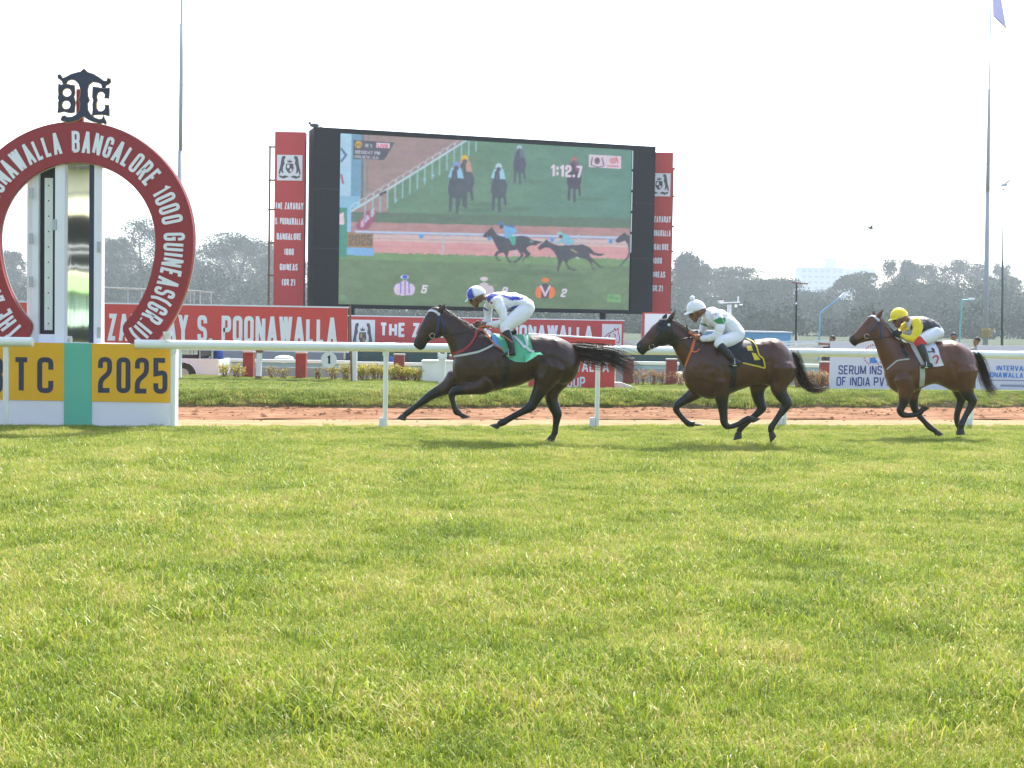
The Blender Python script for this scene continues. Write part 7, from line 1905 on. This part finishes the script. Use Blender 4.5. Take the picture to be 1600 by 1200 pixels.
# ---------------------------------------------------------------- middle ground
M['tarp_blue'] = mat('blue_sheet', (.16, .38, .58), .6, .1, .8); M['hedge_wall'] = mat('dark_green_sheet', (.035, .075, .07), .8, .15, 1.5, bump=.4, bscale=2)
M['barrier_blue'] = mat('barrier_blue', (.28, .42, .52), .6, .1, 1); M['grey_wall'] = mat('grey_wall', (.30, .31, .32), .9, .1, 1.2); M['barrel_blue'] = mat('blue_plastic', (.03, .10, .38), .4, .1, 3)
def low_box(name, x0, x1, ytop, D, depth, m, label, cat, z0=.2, bevel=0):
    a, b = P(x0, ytop, D), P(x1, ytop, D); mb = MB(); z1 = (a.z + b.z) / 2; mb.box(((a.x + b.x) / 2, D + depth / 2, (z0 + z1) / 2), (b.x - a.x, depth, z1 - z0), bevel=bevel)
    return tag(mb.build(name, m, origin=((a.x + b.x) / 2, D, z0)), label, cat)
t = thing('blue_tank', P(1166, 540, 58), 'low blue sheet covered tank behind the second horse', 'tank'); t.location.z = .2
a, b = P(1090, 518, 58), P(1236, 518, 58); mb = MB(); mb.box(((a.x + b.x) / 2, 59.2, .2 + (a.z - .2) / 2), (b.x - a.x, 2.4, a.z - .2)); mb.build('side_sheet', M['tarp_blue'], t)
mb = MB(); mb.box(((a.x + b.x) / 2, 59.2, a.z + .03), (b.x - a.x + .1, 2.5, .06)); mb.build('rim', M['white_board'], t)
low_box('green_sheet_wall', 540, 1092, 547, 44.6, .15, M['hedge_wall'], 'long low dark green sheet wall under the race banner', 'wall')
low_box('low_wall', 344, 536, 547, 46.5, .2, M['grey_wall'], 'long low grey wall beyond the yellow shrubs at left', 'wall')
def barrier(x0, x1, yt, D, label):
    a, b = P(x0, yt, D), P(x1, yt, D); a.z = b.z = (a.z + b.z) / 2; t = thing('track_barrier', ((a.x + b.x) / 2, D, .2), label, 'barrier', 'low white and blue track barriers')
    n = max(1, int((b.x - a.x) / 2.4)); L = (b.x - a.x) / n
    for i in range(n):
        x = a.x + L * (i + .5)
        mb = MB(); mb.box((x, D, a.z - .05), (L - .02, .12, .09), bevel=.02); mb.build('top_rail', M['white_paint'], t)
        mb = MB(); mb.box((x, D + .02, a.z - .16), (L - .06, .04, .11)); mb.build('blue_board', M['barrier_blue'], t)
        mb = MB(); mb.box((x, D + .02, (a.z - .22 - .15) / 2), (L - .1, .04, a.z - .22 + .15)); mb.build('lower_board', M['grey_wall'], t)
        mb = MB(); mb.box((x - L / 2 + .06, D + .08, (a.z - .18) / 2), (.07, .07, a.z + .12)); mb.build('post', M['white_paint'], t)
barrier(342, 552, 561.5, 38.6, 'white and blue track barrier between the white vehicle and the brown pole'); barrier(556, 716, 566, 37.6, 'white and blue track barrier behind the dense yellow shrubs')
barrier(960, 1062, 564.5, 38.6, 'white and blue track barrier under the head of the second horse'); barrier(1080, 1296, 567, 38.2, 'white and blue track barrier between the second horse and the institute banner')
# striped red and white crowd barrier far behind
t = thing('striped_barrier', (P(1190, 540, 50).x, 50, .2), 'red and white striped barrier planks beyond the second horse', 'barrier')
r = random.Random(3)
for row, (yy, dz) in enumerate(((533.5, 0), (537.5, .2), (541.5, .4), (545, .7))):
    x = 968
    while x < 1296:
        L = r.uniform(18, 46); x1 = min(x + L, 1297)
        if not (1006 < x < 1045):
            mb = MB(); mb.bar(P(x, yy + r.uniform(-.5, .5), 50 + dz), P(x1 - 1, yy + r.uniform(-.6, .9), 50 + dz), .05, .06); mb.build('plank', M['brick_red'] if r.random() < .34 else M['white_board'], t)
        x = x1
for x in range(975, 1296, 46):
    p = P(x, 534, 50.1); mb = MB(); mb.box((p.x, 50.9, (p.z + .2) / 2), (.06, .06, p.z - .2)); mb.build('post', M['white_board'], t)
# painted red posts
M['post_cap'] = mat('post_cap', (.5, .42, .38), .8, .1, 9)
first = None
def red_post(x, yt, label):
    global first
    D = 34.3; p = P(x, yt, D); h_ = .60
    if first is None:
        t = thing('red_post', (p.x, D, .2), label, 'post', 'short square red posts among the shrubs')
        mb = MB(); mb.box((p.x, D, .2 + h_ / 2 - .01), (.25, .25, h_ - .02), bevel=.008); mb.build('shaft', M['brick_red'], t)
        mb = MB(); mb.box((p.x, D, .2 + h_ + .01), (.27, .27, .035), bevel=.008); mb.build('cap', M['post_cap'], t); first = t
    else: copy_tree(first, loc=(p.x, D, .2), label=label)
for x, l in ((389, 'short square red post just right of the white vehicle'), (471, 'short square red post below the gap left of the round number disc'), (624, 'short square red post in the dense yellow shrubs'),
             (711, 'short square red post behind the white box'), (795, 'short square red post behind the legs of the lead horse'), (982, 'short square red post behind the tail of the lead horse'), (1049.5, 'short square red post below the head of the second horse'),
             (1130, 'short square red post behind the chest of the second horse'), (1214, 'short square red post behind the rump of the second horse'), (1290, 'short square red post at the left end of the institute banner')): red_post(x, 556, l)
def thin_post(name, x, w_px, yt, D, m, label, tilt=0, capm=None, zb_=.15):
    a = P(x + tilt, yt, D); b = P(x, 598, D); b.z = zb_; w_ = w_px / PPM(D); t = thing(name, (b.x, D, .2), label, 'post'); mb = MB(); mb.bar(b, a, w_, w_); mb.build('shaft', m, t)
    if capm is not None:
        mb = MB(); d = (a - b).normalized(); mb.bar(a, a + d * .08, w_ * 1.25, w_ * 1.25); mb.bar(b + d * .0, b + d * .12, w_ * 1.25, w_ * 1.25); mb.build('rusty_end', capm, t)
    return t
thin_post('post', 404, 7.5, 551, 33.2, M['white_paint'], 'slim white post with rusty ends between the first two red posts', 1.5, M['rust'])
thin_post('post', 279.5, 7.5, 543, 33.2, M['white_paint'], 'slim white post at the right side of the winning post base')
thin_post('post', 553, 9, 546, 33.2, M['white_paint'], 'white square post beside the thin brown pole', .5)
t = thin_post('post', 690.5, 10, 553, 32.9, M['white_paint'], 'white square post with a bracket in front of the white box', .5)
q = P(691, 560, 32.9); mb = MB(); mb.box((q.x, 32.87, q.z), (.20, .16, .03)); mb.box((q.x - .08, 32.9, q.z + .12), (.05, .12, .18)); mb.box((q.x + .08, 32.9, q.z + .12), (.05, .12, .18)); mb.build('bracket', M['white_paint'], t)
a = P(547, 477, 33.0); b = P(549.5, 598, 33.0); b.z = .15; mb = MB(); mb.tube([b, a], .024, 8); tag(mb.build('bamboo_pole', M['rust'], origin=b), 'thin brown pole rising past the right end of the long red banner', 'pole')
# white box, wedge, bowl, barrels
t = thing('white_box', P(686, 600, 33.6), 'white lidded box behind the white square post', 'box'); t.location.z = .2
a, b = P(660, 566, 33.6), P(714, 566, 33.6); mb = MB(); mb.box(((a.x + b.x) / 2, 33.95, .2 + (a.z - .2) / 2), (b.x - a.x, .7, a.z - .2), bevel=.01); mb.build('bin', M['white_paint'], t)
mb = MB(); mb.box(((a.x + b.x) / 2, 33.95, a.z + .025), (b.x - a.x + .05, .75, .05), bevel=.01); mb.build('lid', M['white_paint'], t)
a, b = P(957, 605.5, 31.6), P(996, 605.5, 31.6); a.z = b.z = .2; mb = MB()
mb.prism([(0, 0), (b.x - a.x, 0), (.8 * (b.x - a.x), .05), (.35 * (b.x - a.x), .13), (0, .13)], lambda u, v, d: Vector((a.x + u, 31.6 + d, .2 + v)), .35); tag(mb.build('white_marker', M['white_paint'], origin=(a.x, 31.6, .2)), 'low white wedge marker on the grass shelf behind the lead horse tail', 'marker')
c = P(444, 560, 40.0); mb = MB(); mb.ball(c, (.28, .28, .09), 16, 8); mb.tube([(c.x, 40.0, -.15), (c.x, 40.0, c.z)], .08, 8); tag(mb.build('bowl', M['white_board'], origin=(c.x, 40.0, -.15), smooth=True), 'white shallow bowl planter beyond the left track barrier', 'planter')
def barrel(x, yt, D, r_, label):
    p = P(x, yt, D); t = thing('barrel', (p.x, D, -.15), label, 'barrel', 'blue plastic barrels'); Hh = p.z + .15; mb = MB()
    mb.tube([(p.x, D, -.15), (p.x, D, -.15 + Hh * .3), (p.x, D, -.15 + Hh * .34), (p.x, D, -.15 + Hh * .66), (p.x, D, -.15 + Hh * .7), (p.x, D, -.15 + Hh * .95), (p.x, D, -.15 + Hh)], [r_ * .95, r_, r_ * 1.05, r_ * 1.05, r_, r_, r_ * .85], 18); mb.build('drum', M['barrel_blue'], t, smooth=False)
    mb = MB(); mb.tube([(p.x + r_ * .4, D - r_ * .3, -.15 + Hh), (p.x + r_ * .4, D - r_ * .3, -.11 + Hh)], .03, 8); mb.build('bung', M['dark'], t)
barrel(341.5, 546, 37.4, .14, 'blue plastic barrel right behind the white vehicle'); barrel(611, 557, 40.2, .12, 'small blue plastic barrel behind the dense yellow shrubs')
# shrubs
M['shrub_leaf'] = mat_attr('shrub_leaves', rough=.5, spec=.3, transl=.35, var=.15, vscale=6)
def shrub(x, w_px, h_, dens, cols, label, seed, D=33.7):
    p = P(x, 590, D); b = Vector((p.x, D, .2)); t = thing('shrub', b, label, 'shrub', 'low shrubs along the grass shelf'); r = random.Random(seed); W = w_px / PPM(D) / 2
    mb = MB(); tips = []
    for i in range(int(8 + dens * 6)):
        x0 = r.uniform(-W, W) * .6; e = Vector((x0 + r.uniform(-.12, .12), r.uniform(-.15, .15), h_ * r.uniform(.6, 1.0))); a = Vector((x0, r.uniform(-.1, .1), -.02)); mb.tube([b + a, b + a.lerp(e, .5) + Vector((r.uniform(-.03, .03), 0, 0)), b + e], [.008, .006, .003], 4, cap=False); tips.append((a, e))
        for k in range(2):
            q = a.lerp(e, r.uniform(.4, .8)); e2 = q + Vector((r.uniform(-.1, .1), r.uniform(-.08, .08), r.uniform(.04, .14))); mb.tube([b + q, b + e2], [.005, .002], 4, cap=False); tips.append((q, e2))
    mb.build('stems', M['rust'], t)['kind'] = 'stuff'
    n = int(420 * dens); V = []; F = []; C = []
    for i in range(n):
        a, e = r.choice(tips); q = a.lerp(e, r.uniform(.35, 1.05)) + Vector((r.gauss(0, .025), r.gauss(0, .04), r.gauss(0, .02))); s_ = r.uniform(.014, .028)
        u = Vector((r.gauss(0, 1), r.gauss(0, 1), r.gauss(0, 1))).normalized(); v = u.cross(Vector((r.gauss(0, 1), r.gauss(0, 1), r.gauss(0, 1)))).normalized()
        k = len(V); V += [tuple(b + q - u * s_), tuple(b + q + v * s_ * .5), tuple(b + q + u * s_), tuple(b + q - v * s_ * .5)]; F.append((k, k + 1, k + 2, k + 3)); c = r.choice(cols); f_ = r.uniform(.7, 1.25); C += [tuple(z * f_ for z in c)] * 4
    me = bpy.data.meshes.new('foliage'); me.from_pydata(V, [], F); set_color(me, np.array(C)); me.materials.append(M['shrub_leaf']); o = link_mesh('foliage', me, None, t); o['kind'] = 'stuff'
YL = [(.55, .50, .05), (.60, .46, .06), (.42, .45, .07), (.62, .56, .16)]; TW = [(.38, .36, .12), (.45, .40, .14), (.30, .30, .10)]; RD = [(.45, .22, .14), (.42, .34, .14), (.50, .28, .22), (.46, .42, .18)]
SH = [(352, 22, .33, 1.1, YL, 'yellow tipped shrub directly behind the white vehicle bumper'), (372, 20, .33, .8, YL, 'thin yellow shrub left of the first red post'),
 (426, 18, .30, .35, TW, 'bare twiggy shrub right of the slim white rusty ended post'), (442, 14, .28, .3, TW, 'smallest bare twiggy shrub before the second red post'), (496, 16, .26, .35, TW, 'thin twiggy shrub right of the second red post'),
 (520, 20, .36, .7, TW + YL, 'sparse yellowish shrub under the round number disc'), (539, 18, .38, 1.0, TW + YL, 'sparse yellow shrub left of the thin brown pole'),
 (568, 26, .42, 2.2, YL, 'dense yellow shrub right of the brown pole'), (590, 26, .42, 2.2, YL, 'dense yellow shrub in front of the small blue barrel'), (612, 26, .40, 2.4, YL, 'dense golden shrub before the third red post'), (634, 22, .36, 2.0, YL, 'dense golden shrub touching the third red post'), (651, 18, .28, 1.5, YL, 'low yellow shrub left of the white box'),
 (1000, 22, .36, .7, RD, 'reddish twiggy shrub behind the tip of the first tail'), (1020, 20, .38, .6, RD, 'reddish thin shrub left of the red post under the second horse head'), (1036, 16, .36, .6, RD, 'reddish thin shrub touching the red post under the second horse head'), (1064, 14, .34, .8, RD, 'small reddish shrub in front of the second horse chest'),
 (1250, 22, .42, 2.0, RD, 'mottled shrub behind the tail of the second horse'), (1268, 22, .44, 2.2, RD, 'mottled shrub between the second tail and the institute banner'), (1284, 20, .44, 2.0, RD, 'mottled shrub touching the institute banner')]
for i, a in enumerate(SH): shrub(*a, seed=500 + i)
shrub(16, 22, 1.1, 5.0, YL, 'tall yellow green bush at the left seen through the horseshoe', 599, D=48)
# ---------------------------------------------------------------- open white utility vehicle
D = 36.0; xr = P(341.5, 580, D).x; zg = -.15
t = thing('utility_vehicle', (xr - 1.9, D + .75, zg), 'white open utility vehicle behind the winning post base, rear end showing', 'vehicle')
M['car_white'] = mat('car_white', (.72, .78, .86), .25, .04, 2, spec=.6)
zl_, zh_ = P(320, 587, D).z, P(320, 560.5, D).z; R_w = .30; wx = (P(285, 598, D).x, P(285, 598, D).x - 2.35)
prof = []; y0 = zl_
def arch(cx): return [(cx + .38 * math.cos(a), zg + R_w + .345 * math.sin(a)) for a in [math.pi * (1 - i / 12) for i in range(13)] if zg + R_w + .345 * math.sin(a) > y0 + .01]
xl = xr - 3.75
prof = [(xl, y0)] + arch(wx[1]) + arch(wx[0]) + [(xr - .02, y0), (xr, y0 + .06), (xr, zh_ - .03), (xr - .04, zh_), (xr - 2.35, zh_), (xr - 2.45, zh_ + .10), (xl + .05, zh_ + .02), (xl, zh_ - .1)]
for nm, yy in (('side_panel', D), ('side_panel', D + 1.46)):
    mb = MB(); tri_poly(mb, prof, [], lambda u, v, d: Vector((u, yy + d, v)), .04); mb.build(nm, M['car_white'], t)
mb = MB(); mb.box((xr - .03, D + .75, (zl_ + zh_) / 2), (.04, 1.42, zh_ - zl_ - .04)); mb.build('tailgate', M['car_white'], t)
mb = MB(); mb.box(((xl + xr) / 2, D + .75, zl_ + .08), (3.6, 1.40, .06)); mb.build('floor_pan', M['dark'], t)
mb = MB(); mb.box(((xl + xr - 2.4) / 2, D + .75, zh_ + .02), (1.2, 1.40, .05)); mb.build('bonnet', M['car_white'], t)
mb = MB(); mb.box((xr - .18, D - .04, P(330, 590, D).z), (.62, .12, .10), bevel=.02); mb.box((xr + .05, D + .75, P(330, 590, D).z), (.1, 1.6, .10), bevel=.02); mb.build('bumper', M['dark'], t)
for cx in wx:
    mb = MB()
    for i in range(11):
        a0 = math.pi * (1 - i / 10)
    pts = [(cx + .40 * math.cos(a), zg + R_w + .365 * math.sin(a)) for a in [math.pi * i / 14 for i in range(15)]]
    o_ = [(x, z) for x, z in pts] + [(cx + (x - cx) * .9, zg + R_w + (z - zg - R_w) * .9) for x, z in reversed(pts)]
    tri_poly(mb, o_, [], lambda u, v, d: Vector((u, D - .05 + d, v)), .06); mb.build('wheel_arch', M['car_white'], t)
    for yy in (D + .02, D + 1.28):
        mb = MB(); mb.tube([(cx, yy, zg + R_w), (cx, yy + .2, zg + R_w)], R_w, 24); wh = finish(mb.build('wheel', M['dark'], t), 40)
        mb = MB(); mb.tube([(cx, yy - .01, zg + R_w), (cx, yy + .21, zg + R_w)], R_w * .55, 18); mb.build('rim', M['steel'], wh)
for i, xx in enumerate((xr - .75, xr - 1.6)):
    mb = MB(); mb.box((xx, D + .75, zh_ + .04), (.45, 1.2, .12), bevel=.03); mb.box((xx + .22, D + .75, zh_ + .24), (.10, 1.2, .42), bevel=.03); mb.build('seat', M['dark'], t)
zc = P(190, 453, D).z
for yy in (D + .08, D + 1.4):
    for xx in (xr - .5, xr - 2.35):
        mb = MB(); mb.tube([(xx, yy, zh_ - .1), (xx, yy, zc)], .016, 8); mb.build('canopy_post', M['steel'], t)
    mb = MB(); mb.tube([(xr - .42, yy, zc), (xr - 3.0, yy, zc + .06)], .016, 8); mb.build('canopy_rail', M['steel'], t)
mb = MB(); mb.tube([(xr - .42, D + .1, zh_ + .33), (xr - 1.4, D + .1, zh_ + .33)], .018, 8); mb.build('grab_rail', M['white_paint'], t)
mb = MB(); mb.box((xr - 2.36, D + .75, zh_ + .35), (.04, 1.36, .5)); mb.build('windscreen_frame', M['dark'], t)
c = P(291, 462, D); mb = MB(); 
for dx in (-.02, .07): mb.tube([(c.x + dx - .12, D + .3, zc + .05), (c.x + dx, D + .3, zc + .05), (c.x + dx + .06, D + .3, zc - .02), (c.x + dx + .06, D + .3, zh_)], .014, 6)
mb.build('bent_pipe', M['steel'], t)
# ---------------------------------------------------------------- grandstand behind the camera (it shows in the mirror)
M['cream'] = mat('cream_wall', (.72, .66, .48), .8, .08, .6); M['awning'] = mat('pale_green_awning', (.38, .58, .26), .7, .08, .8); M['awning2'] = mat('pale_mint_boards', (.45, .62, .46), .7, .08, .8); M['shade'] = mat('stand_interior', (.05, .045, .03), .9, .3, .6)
t = thing('grandstand', (-18, -28, 0), 'cream grandstand with green awning on the near side of the track', 'building')
def gs(nm, z0, z1, y, dep, m, x0=-48, x1=14):
    mb = MB(); mb.box(((x0 + x1) / 2, y - dep / 2, (z0 + z1) / 2), (x1 - x0, dep, z1 - z0)); return mb.build(nm, m, t)
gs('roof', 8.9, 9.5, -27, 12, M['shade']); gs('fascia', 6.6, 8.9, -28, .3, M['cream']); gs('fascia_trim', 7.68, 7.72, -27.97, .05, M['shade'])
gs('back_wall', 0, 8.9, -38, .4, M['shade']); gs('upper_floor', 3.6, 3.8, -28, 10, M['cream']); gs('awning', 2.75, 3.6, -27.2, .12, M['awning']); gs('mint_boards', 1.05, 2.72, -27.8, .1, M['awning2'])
for k, z in enumerate((4.0, 4.7, 5.0)): gs('balcony_rail', z, z + .06, -27.9, .06, M['white_board'])
for k in range(42):
    mb = MB(); mb.box((-47.5 + k * 1.48, -27.93, 4.4), (.05, .05, 1.2)); mb.build('baluster', M['white_board'], t)
for k in range(9):
    mb = MB(); mb.box((-46 + k * 7.2, -28.3, 4.4), (.35, .35, 8.8)); mb.build('column', M['cream'], t)
for k in range(22):
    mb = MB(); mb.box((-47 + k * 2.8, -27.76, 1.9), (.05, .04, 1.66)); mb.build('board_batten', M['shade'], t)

# clods thrown up on the dirt track, and loose cut turf at its edges
rc = np.random.default_rng(9); V = []; F = []; n = 1700
xx = rc.uniform(-16, 20, n)
for i in range(n):
    x = float(xx[i]); e, b_ = edge_y(x), bank_y(x); y = float(rc.uniform(e + 1.2, b_ + .1)); r_ = float(rc.uniform(.010, .034)) * (1.0 if rc.random() < .9 else 1.6); k = len(V)
    for dx, dy, dz in ((-1, 0, .1), (1, .2, .0), (.1, -1, .05), (0, 1, 0), (.15, .1, .9)): V.append((x + r_ * (dx + rc.uniform(-.3, .3)) * 1.5, y + r_ * dy, -.025 + r_ * max(0, dz + rc.uniform(-.1, .3))))
    F += [(k, k + 2, k + 4), (k + 2, k + 1, k + 4), (k + 1, k + 3, k + 4), (k + 3, k, k + 4)]
me = bpy.data.meshes.new('dirt_clods'); me.from_pydata(V, [], F); me.materials.append(M['dirt']); tag(link_mesh('dirt_clods', me), 'small clods of red earth lying over the dirt track', 'dirt', kind='stuff')
# ---------------------------------------------------------------- haze
mb = MB(); mb.box((0, 480, 29.0), (2000, 1100, 61.0))
hz = mb.build('haze', None); hm = bpy.data.materials.new('haze_air'); hm.use_nodes = True
hn = hm.node_tree; hn.nodes.clear(); ho = hn.nodes.new('ShaderNodeOutputMaterial'); pv = hn.nodes.new('ShaderNodeVolumePrincipled')
pv.inputs['Color'].default_value = (.84, .92, .97, 1); pv.inputs['Density'].default_value = HAZE; pv.inputs['Anisotropy'].default_value = 0.1
hn.links.new(pv.outputs[0], ho.inputs['Volume']); hz.data.materials.append(hm)
tag(hz, kind='stuff'); hz.display_type = 'WIRE'
